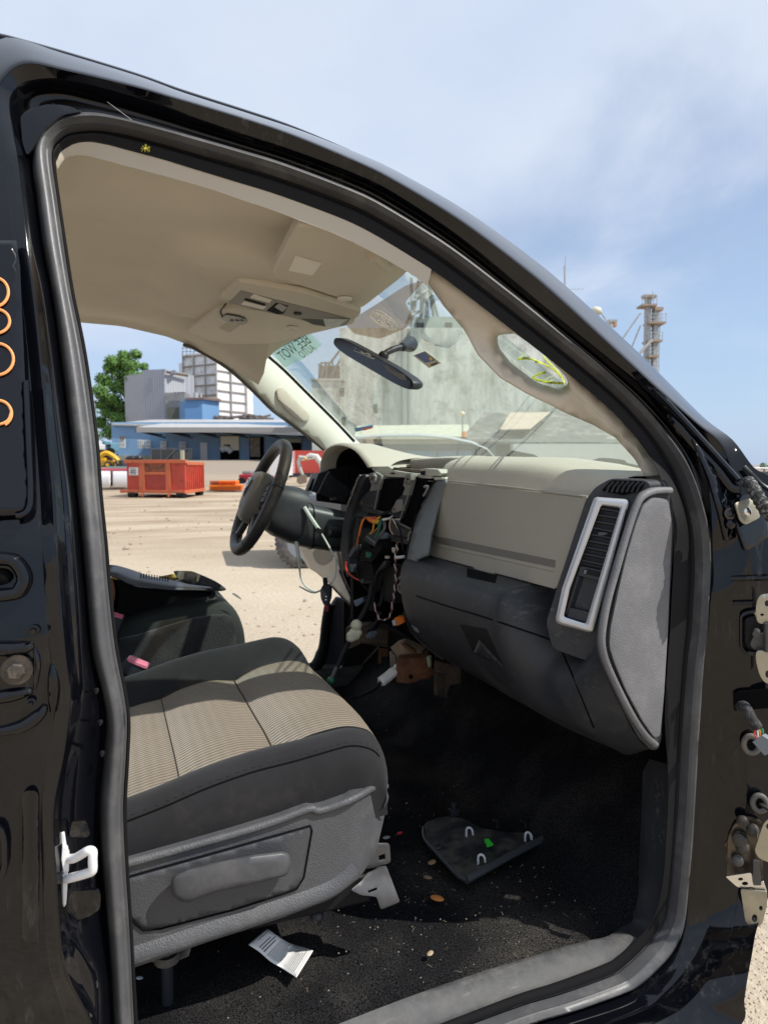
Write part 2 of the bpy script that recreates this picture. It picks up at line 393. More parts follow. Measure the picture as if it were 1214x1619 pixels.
def glassmat(name, tint, haze, refl=.5, hazec=(.8, .85, .8)):
    m = bpy.data.materials.new(name); m.use_nodes = True; t = NT(m)
    for q in list(t.n):
        if q.type != 'OUTPUT_MATERIAL': t.n.remove(q)
    out = t.n['Material Output']
    tr = t.node('ShaderNodeBsdfTransparent'); tr.inputs[0].default_value = tint+(1,)
    gl = t.node('ShaderNodeBsdfGlossy'); gl.inputs['Roughness'].default_value = .0
    df = t.node('ShaderNodeBsdfTranslucent'); df.inputs[0].default_value = hazec+(1,)
    d2 = t.node('ShaderNodeBsdfDiffuse'); d2.inputs[0].default_value = hazec+(1,)
    ms = t.node('ShaderNodeMixShader'); ms.inputs[0].default_value = .5; t.lk(df.outputs[0], ms.inputs[1]); t.lk(d2.outputs[0], ms.inputs[2])
    nz = t.node('ShaderNodeTexNoise'); nz.inputs['Scale'].default_value = 5; nz.inputs['Detail'].default_value = 6
    tc = t.node('ShaderNodeTexCoord'); t.lk(tc.outputs['Object'], nz.inputs['Vector'])
    mp = t.node('ShaderNodeMapRange'); mp.inputs['From Min'].default_value = .3; mp.inputs['From Max'].default_value = .75; mp.inputs['To Min'].default_value = haze*.5; mp.inputs['To Max'].default_value = haze*1.5; t.lk(nz.outputs['Fac'], mp.inputs['Value'])
    m1 = t.node('ShaderNodeMixShader'); t.lk(mp.outputs[0], m1.inputs[0]); t.lk(tr.outputs[0], m1.inputs[1]); t.lk(ms.outputs[0], m1.inputs[2])
    fr = t.node('ShaderNodeFresnel'); fr.inputs['IOR'].default_value = 1.45
    mu = t.node('ShaderNodeMath', operation='MULTIPLY'); mu.inputs[1].default_value = refl; t.lk(fr.outputs[0], mu.inputs[0])
    m2 = t.node('ShaderNodeMixShader'); t.lk(mu.outputs[0], m2.inputs[0]); t.lk(m1.outputs[0], m2.inputs[1]); t.lk(gl.outputs[0], m2.inputs[2])
    t.lk(m2.outputs[0], out.inputs['Surface'])
    return m
GLASS = glassmat('windshield_glass', (.84, .94, .91), .030, .35)
GLASSD = mat('dark_window_glass', (.01, .012, .015), .08, spec=.6)
TINTB = glassmat('brown_decal_film', (.62, .50, .41), .16, .3, (.42, .32, .26))
# ------------------------------------------------------------------ the pickup: body around the door opening
TRUCK = thing('pickup_truck', 'black pickup truck with doors removed and a stripped dashboard, open passenger side facing the camera', 'pickup truck', (.4, 1.8, 0))
# station: S seal outer, B seal inner, L lip inner, R channel, F ridge, G face, O outer   (measured outlines of the opening)
ST = [
 ((186, 1720), (218, 1720), (224, 1720), (166, 1720), (150, 1720), (110, 1720), (-70, 1720)),
 ((181, 1619), (212, 1619), (219, 1619), (159, 1619), (144, 1619), (105, 1619), (-70, 1619)),
 ((176, 1537), (208, 1537), (214, 1537), (150, 1540), (103, 1537), (80, 1537), (-70, 1537)),
 ((171, 1459), (204, 1459), (210, 1459), (111, 1459), (94, 1459), (70, 1459), (-70, 1459)),
 ((164, 1381), (199, 1381), (205, 1381), (106, 1381), (89, 1381), (66, 1381), (-70, 1381)),
 ((160, 1285), (195, 1285), (201, 1285), (102, 1285), (84, 1285), (64, 1285), (-70, 1285)),
 ((167, 1200), (199, 1200), (205, 1200), (109, 1200), (100, 1200), (76, 1200), (-70, 1200)),
 ((170, 1143), (201, 1143), (207, 1143), (124, 1150), (108, 1143), (84, 1143), (-70, 1143)),
 ((162, 1095), (196, 1099), (202, 1099), (132, 1095), (111, 1100), (86, 1100), (-70, 1100)),
 ((145, 1026), (182, 1026), (188, 1026), (129, 1030), (102, 1026), (78, 1026), (-70, 1026)),
 ((136, 930), (171, 930), (177, 930), (123, 930), (94, 930), (70, 930), (-70, 930)),
 ((130, 858), (165, 858), (171, 858), (117, 858), (89, 852), (66, 850), (-70, 850)),
 ((122, 780), (157, 780), (163, 780), (110, 780), (86, 780), (63, 780), (-70, 780)),
 ((112, 690), (150, 690), (156, 690), (98, 690), (77, 690), (56, 690), (-70, 690)),
 ((96, 560), (132, 560), (138, 560), (82, 560), (65, 560), (44, 560), (-70, 560)),
 ((82, 460), (112, 460), (118, 460), (68, 460), (54, 460), (33, 460), (-70, 460)),
 ((68, 389), (101, 389), (107, 389), (53, 389), (44, 389), (22, 389), (-70, 389)),
 ((59, 320), (91, 320), (97, 322), (44, 318), (36, 318), (14, 316), (-72, 310)),
 ((51, 258), (82, 256), (89, 258), (38, 253), (28, 252), (6, 250), (-74, 235)),
 ((56, 228), (83, 231), (95, 243), (36, 215), (22, 212), (0, 205), (-78, 180)),
 ((69, 206), (98, 213), (107, 231), (40, 182), (18, 172), (-4, 163), (-80, 130)),
 ((89, 189), (112, 206), (118, 227), (60, 155), (24, 142), (2, 128), (-60, 88)),
 ((119, 180), (130, 203), (132, 224), (100, 150), (52, 126), (40, 100), (10, 59)),
 ((153, 180), (158, 202), (158, 225), (148, 161), (110, 128), (108, 112), (100, 84)),
 ((198, 189), (198, 208), (198, 236), (201.8, 174.9), (208, 152), (213, 137), (218, 120)),
 ((260, 206), (258, 226), (255, 251), (263.8, 193.1), (270, 172), (275, 154), (280, 140)),
 ((300, 215), (297, 233), (292, 263), (304.2, 204.4), (311, 187), (316, 166), (320, 154)),
 ((380, 238), (376, 257), (369, 286), (384.9, 228.5), (393, 213), (397, 193), (400, 185)),
 ((450, 261), (445, 279), (437, 308), (454.2, 253.4), (461, 241), (466, 222), (470, 210)),
 ((550, 298), (543, 314), (531, 340), (554.6, 288.5), (562, 273), (568, 256), (573, 246)),
 ((607, 326), (600, 340), (590, 370), (612.7, 317.3), (622, 303), (630, 284), (638, 267)),
 ((707, 391), (698, 402), (682, 426.5), (712.7, 383.8), (722, 372), (728, 350), (737, 334)),
 ((800, 458), (789, 469), (773, 492), (806.5, 455.0), (817, 450), (826, 427), (836, 407)),
 ((860, 505), (852, 521), (826, 535), (866.1, 502.0), (876, 497), (886, 472), (896, 456)),
 ((950, 584), (940, 591), (910, 601), (956.1, 578.7), (966, 570), (980, 561), (993, 543)),
 ((1010, 647), (999, 648), (965, 650), (1016.1, 637.5), (1026, 622), (1040, 615), (1053, 600)),
 ((1066, 706), (1052, 709), (1012, 702), (1073.6, 698.4), (1086, 686), (1100, 669), (1114, 662)),
 ((1094, 756), (1080, 760), (1047, 756), (1101.2, 748.0), (1113, 735), (1140, 705), (1157, 695)),
 ((1111, 830), (1098, 830), (1062, 825), (1119, 826), (1138, 818), (1166, 772), (1190, 738)),
 ((1115, 885), (1102, 885), (1063, 885), (1124, 885), (1144, 872), (1182, 835), (1226, 772)),
 ((1113, 941), (1101, 941), (1061, 941), (1124, 941), (1143, 935), (1188, 925), (1240, 910)),
 ((1110, 1000), (1097, 1000), (1058, 1000), (1121, 1000), (1142, 1000), (1188, 1000), (1242, 1000)),
 ((1105, 1049), (1091, 1049), (1054, 1049), (1117, 1055), (1138, 1059), (1186, 1059), (1242, 1059)),
 ((1099, 1138), (1084, 1138), (1050, 1138), (1112, 1138), (1134, 1138), (1184, 1138), (1240, 1138)),
 ((1095, 1207), (1080, 1207), (1054, 1207), (1108, 1207), (1131, 1217), (1182, 1217), (1238, 1217)),
 ((1091, 1270), (1077, 1270), (1055, 1270), (1101, 1265), (1129, 1270), (1178, 1280), (1230, 1290)),
 ((1088, 1326), (1073, 1326), (1052, 1326), (1098, 1326), (1127, 1326), (1174, 1340), (1226, 1360)),
 ((1082, 1393), (1067, 1390), (1048, 1385), (1093, 1400), (1124, 1393), (1168, 1400), (1215, 1415)),
 ((1075, 1460), (1059, 1450), (1038, 1435), (1084, 1460), (1117, 1460), (1158, 1465), (1196, 1468)),
 ((1058, 1499), (1042, 1485), (1022, 1465), (1069, 1502), (1104, 1502), (1142, 1508), (1188, 1510)),
 ((1031, 1530), (1017, 1514), (998, 1492), (1041, 1538), (1080, 1540), (1122, 1544), (1181, 1548)),
 ((1002, 1555), (990, 1538), (975, 1512), (1010, 1566), (1047, 1575), (1096, 1578), (1176, 1582)),
 ((980, 1565), (970, 1550), (955, 1524), (985, 1580), (1013, 1600), (1060, 1606), (1172, 1619)),
 ((900, 1593), (892, 1578), (878, 1553), (903, 1607), (918, 1632), (960, 1650), (1100, 1685)),
 ((835, 1612), (828, 1597), (815, 1573), (838, 1627), (849, 1655), (880, 1680), (1000, 1745)),
 ((700, 1662), (694, 1647), (684, 1623), (702, 1678), (708, 1710), (725, 1740), (800, 1830)),
 ((500, 1740), (494, 1724), (486, 1698), (500, 1758), (500, 1795), (505, 1830), (540, 1930)),
 ((250, 1840), (246, 1822), (240, 1795), (248, 1860), (244, 1900), (240, 1940), (240, 2040)),
]
NS = len(ST)
ST = [list(r) for r in ST]
def fair(k, i0, i1, deg=6):
    """one clean sweep through the measured points of a loop"""
    P = np.array([ST[i][k] for i in range(i0, i1+1)], float); d = np.r_[0, np.cumsum(np.hypot(*np.diff(P, axis=0).T))]; s = d/d[-1]*2-1
    w = np.ones(len(s)); w[[0, -1]] = 8; w[[1, -2]] = 2
    A = np.polynomial.chebyshev.chebvander(s, deg)
    for c in (0, 1):
        q = np.linalg.lstsq(A*w[:, None], P[:, c]*w, rcond=None)[0]; P[:, c] = A @ q
    for n_, i in enumerate(range(i0, i1+1)): ST[i][k] = (float(P[n_, 0]), float(P[n_, 1]))
for k in (0, 1): fair(k, 23, 40, 7)
fair(2, 24, 40, 7)
for k in (3, 4): fair(k, 24, 40, 7)
for k in (5, 6): fair(k, 24, 36, 5)
def off(i, k):
    """how far each loop stands out of (-) or inside (+) the door plane"""
    left, top, right, sill = i <= 18, 18 < i <= 36, 36 < i <= 48, i > 48
    if k == 'L': return .006 if right else .012 if sill else .022
    if k == 'R': return -.045 if left else .010 if top else -.003 if right else -.012
    if k == 'F': return -.068 if left else -.026 if top else -.018 if right else -.040
    if k == 'G': return -.060+.011*math.sin(i*1.9) if left else -.044 if top else -.052 if right else -.080
    if k == 'O': return -.056+.012*math.sin(i*1.35+1) if left else .030 if top else -.078 if right else -.125
def blendoff(k):
    v = [off(i, k) for i in range(NS)]
    for _ in range(2): v = [v[0]] + [(v[i-1]+2*v[i]+v[i+1])/4 for i in range(1, NS-1)] + [v[-1]]
    return v
def loop(ix, offs): return [PS(ST[i][ix][0], ST[i][ix][1], offs[i] if isinstance(offs, list) else offs) for i in range(NS)]
S3 = loop(0, 0.0); B3 = loop(1, .004); L3 = loop(2, blendoff('L'))
R3 = loop(3, blendoff('R')); F3 = loop(4, blendoff('F')); G3 = loop(5, blendoff('G')); O3 = loop(6, blendoff('O'))
# outward direction in the opening plane, for the tucked-in back edges
S_in = [p + V((0, .035, 0)) for p in S3]
def cross(rows, n):                            # smooth the section too
    m = len(rows[0]); cols = [cr([r[i] for r in rows], n) for i in range(m)]
    return [[cols[i][k] for i in range(m)] for k in range(len(cols[0]))]
def along(rows, n=5): return [cr(r, n) for r in rows]
mid = lambda A, B, t=.5, o=V((0,0,0)): [lerp(a, b, t)+o for a, b in zip(A, B)]
wall = mid(R3, F3, .35, V((0, .004, 0)))
back = [lerp(g, o, 1.0)+V((0, .12, 0)) + (o-g)*.10 for g, o in zip(G3, O3)]
mb = MB()
def crest(t, o): return [lerp(a, b, t)+V((0, -o*sstep(17, 22, i)*sstep(39, 35, i), 0)) for i, (a, b) in enumerate(zip(G3, O3))]
rows = [S_in, mid(S3, R3, .15, V((0, .012, 0))), R3, mid(R3, F3, .4), mid(R3, F3, .82), F3, mid(F3, G3, .25), mid(F3, G3, .75), mid(F3, G3, .97), G3, crest(.10, .0025), crest(.45, .003), crest(.75, .002), O3]
mb.loft(along(cross(rows, 3), 5))
body = mb.build('door_frame', PAINT, TRUCK, angle=80)
# weatherstrip bead and the flat black lip behind it
mb = MB()
n = 10
def seal_rows():
    out = []
    prof = [(-.10, .030), (0, .004), (.10, -.008), (.32, -.0165), (.55, -.018), (.74, -.010), (.84, -.0075), (.93, -.009), (1.0, .002), (1.04, .02)]
    for t, o in prof: out.append([lerp(a, b, t)+V((0, o, 0)) for a, b in zip(S3, B3)])
    return out
mb.loft(along(seal_rows(), 6))
seal = mb.build('door_seal', RUBBER, TRUCK, angle=80)
mb = MB()
lip_rows = [mid(S3, B3, .92, V((0, .006, 0))), mid(B3, L3, .15, V((0, .010, 0))), mid(B3, L3, .30, V((0, .002, 0))), mid(B3, L3, .6), mid(B3, L3, .92), L3, [far_(p, .012) for p in L3], [far_(p, .035) for p in L3]]
mb.loft(along(cross(lip_rows, 2), 6))
lip = mb.build('seal_lip', LIP, TRUCK, angle=80)
# roof skin: from the rail over the cab
TI = list(range(22, 37))
edge = [O3[i] for i in TI]
ROOFX = [p.x for p in edge]
mb = MB()
def mirror(p): return V((p.x, 3.6-p.y, p.z))
rows = []
near = cr(edge, 4)
near = [V((-1.15, near[0].y, near[0].z+.02)), V((-.6, near[0].y, near[0].z+.012))] + near
for t, dz in ((0, 0), (.012, .012), (.04, .022), (.15, .035), (.35, .05), (.5, .055), (.65, .05), (.85, .035), (.96, .022), (1, 0)):
    rows.append([lerp(p, mirror(p), t) + V((.10*math.sin(math.pi*t)*sstep(.3, .9, p.x), 0, dz*(1-.75*sstep(.25, .6, p.x)))) for p in near])
cut = sum(1 for p in near if p.x < .60)
mb.loft([r[:cut] for r in rows])
mb.build('roof', PAINT, TRUCK, angle=60, solid=.004)
# ---- details pressed into the paint: roof-corner gusset, B-pillar panel, slot, bolts
bp = TRUCK
def bpil(px, py, o=-.062): return PS(px, py, o)
mb = MB(); gus = rc([(33,184),(46,172),(74,165),(110,166),(132,176),(98,182),(72,202),(50,238),(43,246),(36,226)], 6, 3)
patch(mb, gus, lambda x, y: PS(x, y, -.019 - .007*math.sin(min(1, max(0, (x+ (260-y)-60)/170))*math.pi)), 5)
mb.build('pillar_gusset', PAINT, bp, angle=70, solid=.005, bevel=.002)
mb = MB(); pan = rc([(-60, 380), (27,380), (29,400), (32,420), (40,600), (47,760), (47,812), (-60, 818)], [0,0,0,0,0,0,26,0], 6)
patch(mb, pan, lambda x, y: bpil(x, y, -.0745), 18)
panel = mb.build('pillar_panel', PAINT, bp, angle=70, solid=.004)
mb = MB(); edgep = [bpil(x, y, -.0755) for x, y in [(p[0]+2, p[1]+3) for p in pan if p[1] > 560 and p[0] > -50]]
mb.tube(edgep, .0035, 8); mb.build('panel_edge', PAINT, panel)
# orange grease-pencil loops on the pillar panel
for cx, cy, rx, ry, a0, a1 in ((-8,462,22,23,-2.0,2.2), (-6,508,22,19,-1.9,2.0), (-4,568,26,25,-2.2,2.4), (-3,654,22,21,-1.5,1.0)):
    mb = MB(); mb.tube(cr([bpil(cx+rx*math.cos(a), cy+ry*math.sin(a), -.0775) for a in [a0+(a1-a0)*k/10 for k in range(11)]], 2), .0017, 6); mb.build('marker_loop', ORPEN, panel)
mb = MB(); mb.tube(cr([bpil(x, y, -.0775) for x, y in ((19,650),(14,664),(0,671),(-10,669))], 3), .0017, 6); mb.build('marker_tail', ORPEN, panel)
# oblong slot
mb = MB(); o1 = [(-60,884),(8,884),(27,892),(38,912),(34,928),(18,940),(-60,944)]
ring = cr([bpil(x, y, -.066) for x, y in o1], 5); mb.tube(ring, .0075, 10); 
slot = mb.build('slot_rim', PAINT, bp)
mb = MB(); patch(mb, rc([(-60,900),(10,900),(21,912),(10,925),(-60,928)], 8), lambda x, y: bpil(x, y, -.064), 10); mb.build('slot_opening', VOID, slot, solid=.002)
def pbolt(px, py, r, o, m, name='bolt', par=None, hexa=True, axis=V((0,-1,0))):
    p = bpil(px, py, o); mb = MB()
    mb.lathe(p, axis, [(0, r*1.25), (.003, r*1.2), (.0035, r*.8)], 20)
    mb.lathe(p+axis*.003, axis, [(0, r*.78), (.006, r*.74), (.0075, r*.6)], 6 if hexa else 16)
    return mb.build(name, m, par or bp, angle=30)
pbolt(27, 1059, .0135, -.066, PAINTD); pbolt(54, 996, .005, -.064, PAINT, 'plug', hexa=False); pbolt(50, 1110, .004, -.064, PAINT, 'plug', hexa=False)
# pressed bracket around the bolt, and long shallow swages lower down
for line, r in (([(-60,1022),(20,1026),(54,1020)], .009), ([(-60,1112),(12,1100),(52,1092)], .008), ([(56,1024),(60,1050),(56,1090)], .004), ([(84,1050),(86,1085),(84,1125)], .007),
                ([(-30,1160),(30,1150),(62,1130),(72,1115)], .008)):
    mb = MB(); pts = cr([bpil(x, y, -.060) for x, y in line], 5); m = len(pts)
    mb.tube(pts, [r*(.35+.65*math.sin(math.pi*max(.06, min(.94, i/(m-1))))) for i in range(m)], 10)
    mb.build('pressed_swage', PAINT, bp, angle=80)
for (x0, y0, x1, y1, b) in ((36,1250,62,1490,.005),):
    mb = MB(); ol = rc([(x0,y0),(x1,y0),(x1,y1),(x0,y1)], 20); patch(mb, ol, lambda x, y: bpil(x, y, -.062 - b*math.sin(math.pi*max(0,min(1,(x-x0)/(x1-x0))))), 9)
    mb.build('pressed_swage', PAINT, bp, angle=80)
mb = MB(); ol = rc([(-60,1308),(2,1308),(8,1330),(8,1370),(2,1386),(-60,1386)], 8); ring = cr([bpil(x, y, -.064) for x, y in ol[:-1]], 2); mb.tube(ring, .004, 8); mb.build('slot_rim', PAINT, bp)
# striker on the jamb face
sk = lambda px, py, o: PS(px, py, o)
mb = MB()
mb.prism([sk(x, y, -.050) for x, y in rc([(88,1318),(102,1316),(106,1345),(110,1352),(109,1380),(97,1386),(90,1372)], 3, 2)], (0, .012, 0))
mb.prism([sk(x, y, -.052) for x, y in rc([(96,1384),(107,1382),(107,1402),(105,1432),(99,1436),(96,1410)], 3, 2)], (0, .012, 0))
mb.prism([sk(x, y, -.057) for x, y in rc([(99,1336),(108,1342),(109,1372),(101,1382),(97,1360)], 3, 2)], (0, .008, 0))
stk = mb.build('striker_plate', WHITEP, bp, bevel=.0015)
mb = MB(); lp = [sk(x, y, o) for x, y, o in ((106,1358,-.05),(118,1357,-.062),(131,1350,-.075),(140,1345,-.083),(147,1347,-.085),(147,1360,-.085),(147,1376,-.083),(140,1380,-.078),(124,1385,-.064),(104,1390,-.05))]
mb.tube(cr(lp, 4), .0052, 10); mb.build('striker_loop', WHITEP, stk)
mb = MB(); patch(mb, rc([(114,1299),(136,1298),(143,1318),(138,1324),(110,1323)], 5), lambda x, y: sk(x, y, -.0405), 6); mb.build('pillar_dimple', PAINTD, bp, solid=.003, bevel=.001)
mb = MB(); patch(mb, rc([(113,1409),(157,1407),(160,1420),(158,1438),(140,1450),(116,1458)], 5), lambda x, y: sk(x, y, -.032-.006*(1458-y)/50), 6); mb.build('pillar_dimple', PAINT, bp, solid=.004, bevel=.0015)
for x, y in ((153,1091),(159,1141),(162,1190)): pbolt(x, y, .0024, -.018, BLK, 'plug', hexa=False)
# ------------------------------------------------------------------ hinge pillar details (front jamb)
def hp(px, py, dx=0.0):
    p = PS(px, py, lerp(-.026, -.080, max(0, min(1.3, (px-1140)/82)))); return EYE + (p-EYE)*(1+dx*.75-.002)
# A-pillar foot: the two flanges running down to the mirror corner
def hs(px, py, o): return PS(px, py, o)
mb = MB(); mb.tube(cr([hs(x, y, o) for x, y, o in ((1020,602,-.03),(1068,652,-.045),(1112,700,-.06),(1150,742,-.075),(1166,760,-.085))], 5), [.003]+[.006]*20, 8); mb.build('pillar_crease', PAINT, bp)
mb = MB(); mb.tube(cr([hs(x, y, o) for x, y, o in ((1055,655,-.03),(1100,708,-.05),(1132,742,-.065),(1156,772,-.075),(1170,775,-.085))], 5), [.003]+[.0075]*20, 8); mb.build('pillar_crease', PAINT, bp)
mb = MB(); ol = rc([(1092,690),(1104,704),(1126,742),(1148,766),(1154,805),(1164,850),(1148,856),(1138,812),(1121,756)], 5, 3)
patch(mb, ol, lambda x, y: PS(x, y, -.057-.012*math.sin(max(0, min(1, (x-1090)/75))*math.pi)), 9)
foot = mb.build('pillar_foot', PAINT, bp, angle=70, solid=.006)
p = PS(1153, 812, -.072); mb = MB(); mb.lathe(p, V((-.35,-.9,.1)), [(0, .0095), (.002, .010), (.004, .006), (.001, .004)], 18); mb.build('plug', PAINTD, foot)
p = PS(1155, 829, -.072); mb = MB(); mb.ell(p, (.010, .006, .009)); mb.build('plug', PAINT, foot)
# zinc nut plate
mb = MB(); patch(mb, rc([(1161,795),(1190,786),(1202,818),(1178,830),(1170,824)], 5), lambda x, y: PS(x, y, -.085), 6); npl = mb.build('nut_plate', ZINC, bp, solid=.003, bevel=.001)
mb = MB(); c = PS(1181, 809, -.088); mb.lathe(c, V((-.3,-.9,.15)), [(0, .0065), (.0015, .0065), (.003, .004)], 18); q = mb.build('nut', CHROME, npl)
mb = MB(); mb.lathe(c+V((-.3,-.9,.15))*.0032, V((-.3,-.9,.15)), [(0, .0024), (.0006, .0022)], 14); mb.build('hole', RUST, q)
mb = MB(); patch(mb, rc([(1156,790),(1190,778),(1212,818),(1218,846),(1178,872),(1165,835)], 6), lambda x, y: PS(x, y, -.078), 8); mb.build('mirror_bracket_pad', PAINT, bp, solid=.006, bevel=.002)
# foam-wrapped harness that runs over the top corner
mb = MB(); mb.tube(cr([PS(x, y, o) for x, y, o in ((1180,760,-.085),(1190,772,-.10),(1200,790,-.11),(1210,806,-.112),(1228,825,-.115))], 6), [.006]+[.0105+.0012*math.sin(i*2.3) for i in range(24)], 12)
mb.build('foam_wrapped_cable', mat('foam_wrap', (.03,.03,.03), .95, bump=(230, 1.0), dust=(120, .5, .62, (.32,.31,.29), .8), bumpd=.004), bp)
mb = MB(); mb.tube(cr([PS(x, y, o) for x, y, o in ((1176,738,-.07),(1190,752,-.08),(1206,768,-.09),(1230,782,-.1))], 4), .004, 8); mb.build('fender_edge', PAINTD, bp)
# beads pressed across the hinge pillar
for x0, y0, x1, y1, r in ((1154,915,1226,914,.0045), (1156,955,1200,953,.002)):
    mb = MB(); mb.tube([hp(x0, y0), hp((x0+x1)/2, (y0+y1)/2, -.001), hp(x1, y1)], r, 10); mb.build('pressed_bead', PAINT, bp)
# upper hinge
mb = MB(); ol = [hp(x, y) for x, y in rc([(1172,972),(1186,968),(1226,966),(1226,1036),(1180,1032),(1172,1022)], 7)]; mb.tube(ol, .0045, 8, closed=True); mb.build('hinge_pocket_rim', PAINT, bp)
mb = MB(); patch(mb, rc([(1176,978),(1188,974),(1226,972),(1226,1030),(1184,1028),(1176,1020)], 6), lambda x, y: hp(x, y, -.002), 8); pk = mb.build('hinge_pocket', BLK, bp, solid=.003)
def leaf(name, pts, holes, dx, m, par, t=.004):
    mb = MB(); patch(mb, pts, lambda x, y: hp(x, y, dx), 7, holes); return mb.build(name, m, par, solid=t, bevel=.001)
def circ(cx, cy, rx, ry=None, n=12): return [(cx+rx*math.cos(2*math.pi*k/n), cy+(ry or rx)*math.sin(2*math.pi*k/n)) for k in range(n)]
hu = leaf('hinge_leaf', rc([(1194,956),(1200,940),(1228,938),(1228,986),(1196,986)], 8), [circ(1212,954,4,5), circ(1204,972,3,2)], -.030, ZINC, bp)
leaf('hinge_leaf', rc([(1194,1028),(1228,1030),(1228,1084),(1208,1080),(1200,1068),(1194,1045)], 8), [circ(1213,1066,4,6)], -.030, ZINC, bp)
leaf('hinge_arm', rc([(1184,1020),(1190,1006),(1206,1000),(1228,1004),(1228,1028),(1192,1028)], 5), [], -.016, STEEL, pk)
mb = MB(); mb.cyl(hp(1195, 998, -.010), hp(1195, 1003, -.022), .006); mb.cyl(hp(1213, 985, -.03), hp(1213, 1030, -.03), .0065); mb.build('hinge_pin', STEEL, pk)
# rectangular harness hole, sleeve, wires, connector
hole = leaf('harness_hole', rc([(1159,1097),(1168,1093),(1226,1088),(1226,1119),(1160,1124)], 3), [], -.002, VOID, bp, .002)
mb = MB(); mb.tube(cr([hp(x, y, dx) for x, y, dx in ((1163,1122,.02),(1172,1115,-.012),(1180,1121,-.03),(1188,1137,-.036),(1199,1152,-.04))], 6), [.0075]*8+[.0085]*16+[.0065], 12)
mb.build('cable_sleeve', mat('cloth_sleeve', (.03,.03,.032), .9, bump=(350, .8), dust=(90, .5, .7, (.2,.2,.2), .5)), bp)
con = MB(); a, b_ = hp(1195, 1168, -.042), hp(1216, 1184, -.05)
con.prism([hp(x, y, -.044) for x, y in ((1193,1170),(1209,1159),(1226,1170),(1226,1184),(1213,1192))], (-.012, -.004, 0)); con = con.build('wire_connector', GREYC, bp, bevel=.001)
for k, (m, x, y) in enumerate(((REDW, 1192, 1158), (WHITE, 1197, 1157), (ORANGE, 1200, 1156), (GREENC, 1205, 1154), (GREENP, 1203, 1157))):
    mb = MB(); mb.tube(cr([hp(1199, 1149+k*.5, -.04), hp(x, y, -.045), hp(1202+k*2.4-5, 1170-k, -.05)], 4), .0016, 6); mb.build('wire', m, con)
# grommets
for cx, cy, rx, ry, nm in ((1187,1177,11,14,'grommet'), (1200,1270,10,13,'grommet')):
    mb = MB(); c = hp(cx, cy, -.004); s = (c-EYE).dot(HF)/F; u = V((0,-1,0)); mb2 = []
    for k in range(24):
        a = 2*math.pi*k/24; mb2.append(c + V((.72, -.69, 0))*(rx*s*math.cos(a)) + V((0,0,1))*(ry*s*math.sin(a)))
    mb.tube(mb2, .0048, 10, closed=True); g = mb.build(nm, mat('grey_rubber', (.11,.105,.095), .6, dust=(20,.45,.7,(.26,.22,.17),.6)), bp)
    mb = MB(); mb.prism([lerp(c, q, .8)+V((-.001,-.001,0)) for q in mb2], (.003, .003, 0)); mb.build('grommet_hole', VOID, g)
mb = MB(); mb.tube([hp(1200,1270,0), hp(1208,1276,-.02), hp(1228,1290,-.05)], .0028, 8); mb.build('hood_cable', STEEL, bp)
# lower hinge: body-side cup with rubber bumpers, big leaf, bracket with two holes
lw = leaf('hinge_backing', rc([(1150,1325),(1160,1303),(1182,1292),(1204,1300),(1206,1390),(1186,1395),(1148,1388)], 6), [], -.008, mat('greasy_steel', (.10,.085,.07), .3, metal=.8, dust=(25,.45,.7,(.2,.15,.1),.8)), bp, .006)
BUMP_ = mat('greasy_bumper', (.022,.02,.018), .4, dust=(40,.45,.75,(.16,.13,.10),.6))
for (cx, cy, r, hh, m) in ((1174,1298,.010,.010,BUMP_), (1170,1326,.0125,.012,BUMP_), (1174,1338,.011,.012,BUMP_), (1166,1360,.0095,.008,STEEL), (1190,1311,.010,.014,BUMP_)):
    mb = MB(); mb.lathe(hp(cx, cy, -.012), V((-.85, -.5, .15)), [(0, r*.8), (.001, r), (hh*.35, r*1.05), (hh*.5, r*.85), (hh*.65, r), (hh, r*.9), (hh+.002, r*.5)], 18); mb.build('hinge_bumper', m, lw)
leaf('hinge_plate', rc([(1192,1345),(1207,1300),(1230,1285),(1230,1366),(1212,1363),(1198,1356)], 8), [circ(1214,1307,4,5)], -.045, ZINC, lw)
leaf('hinge_bracket', rc([(1146,1386),(1186,1380),(1196,1398),(1206,1392),(1212,1410),(1196,1412),(1180,1406),(1164,1402)], 3), [circ(1170,1390,4,2.4), circ(1177,1397,5,3)], -.030, CHROME, lw)
leaf('hinge_foot', rc([(1170,1407),(1212,1410),(1212,1432),(1204,1462),(1194,1467),(1178,1460),(1175,1440)], [3,3,5,8,8,8,3]), [circ(1202,1436,3,4), circ(1192,1452,4.5,6.5)], -.036, ZINC, lw)
leaf('hinge_strap', rc([(1190,1360),(1200,1362),(1203,1400),(1190,1400)], 2), [], -.034, STEEL, lw)
# ------------------------------------------------------------------ headliner, pillar trims, windshield, floor
# near edge of the lining follows the lip from station 17 to 31
NEAR = [far_(L3[i], .010) for i in range(17, 32)]
NEARC = cr(NEAR, 4)
def near_edge(x):
    top = [p for p in NEARC[4:]]
    if x <= top[0].x: return V((x, top[0].y, top[0].z))
    for a, b in zip(top, top[1:]):
        if a.x <= x <= b.x: return lerp(a, b, (x-a.x)/max(b.x-a.x, 1e-6))
    return top[-1]
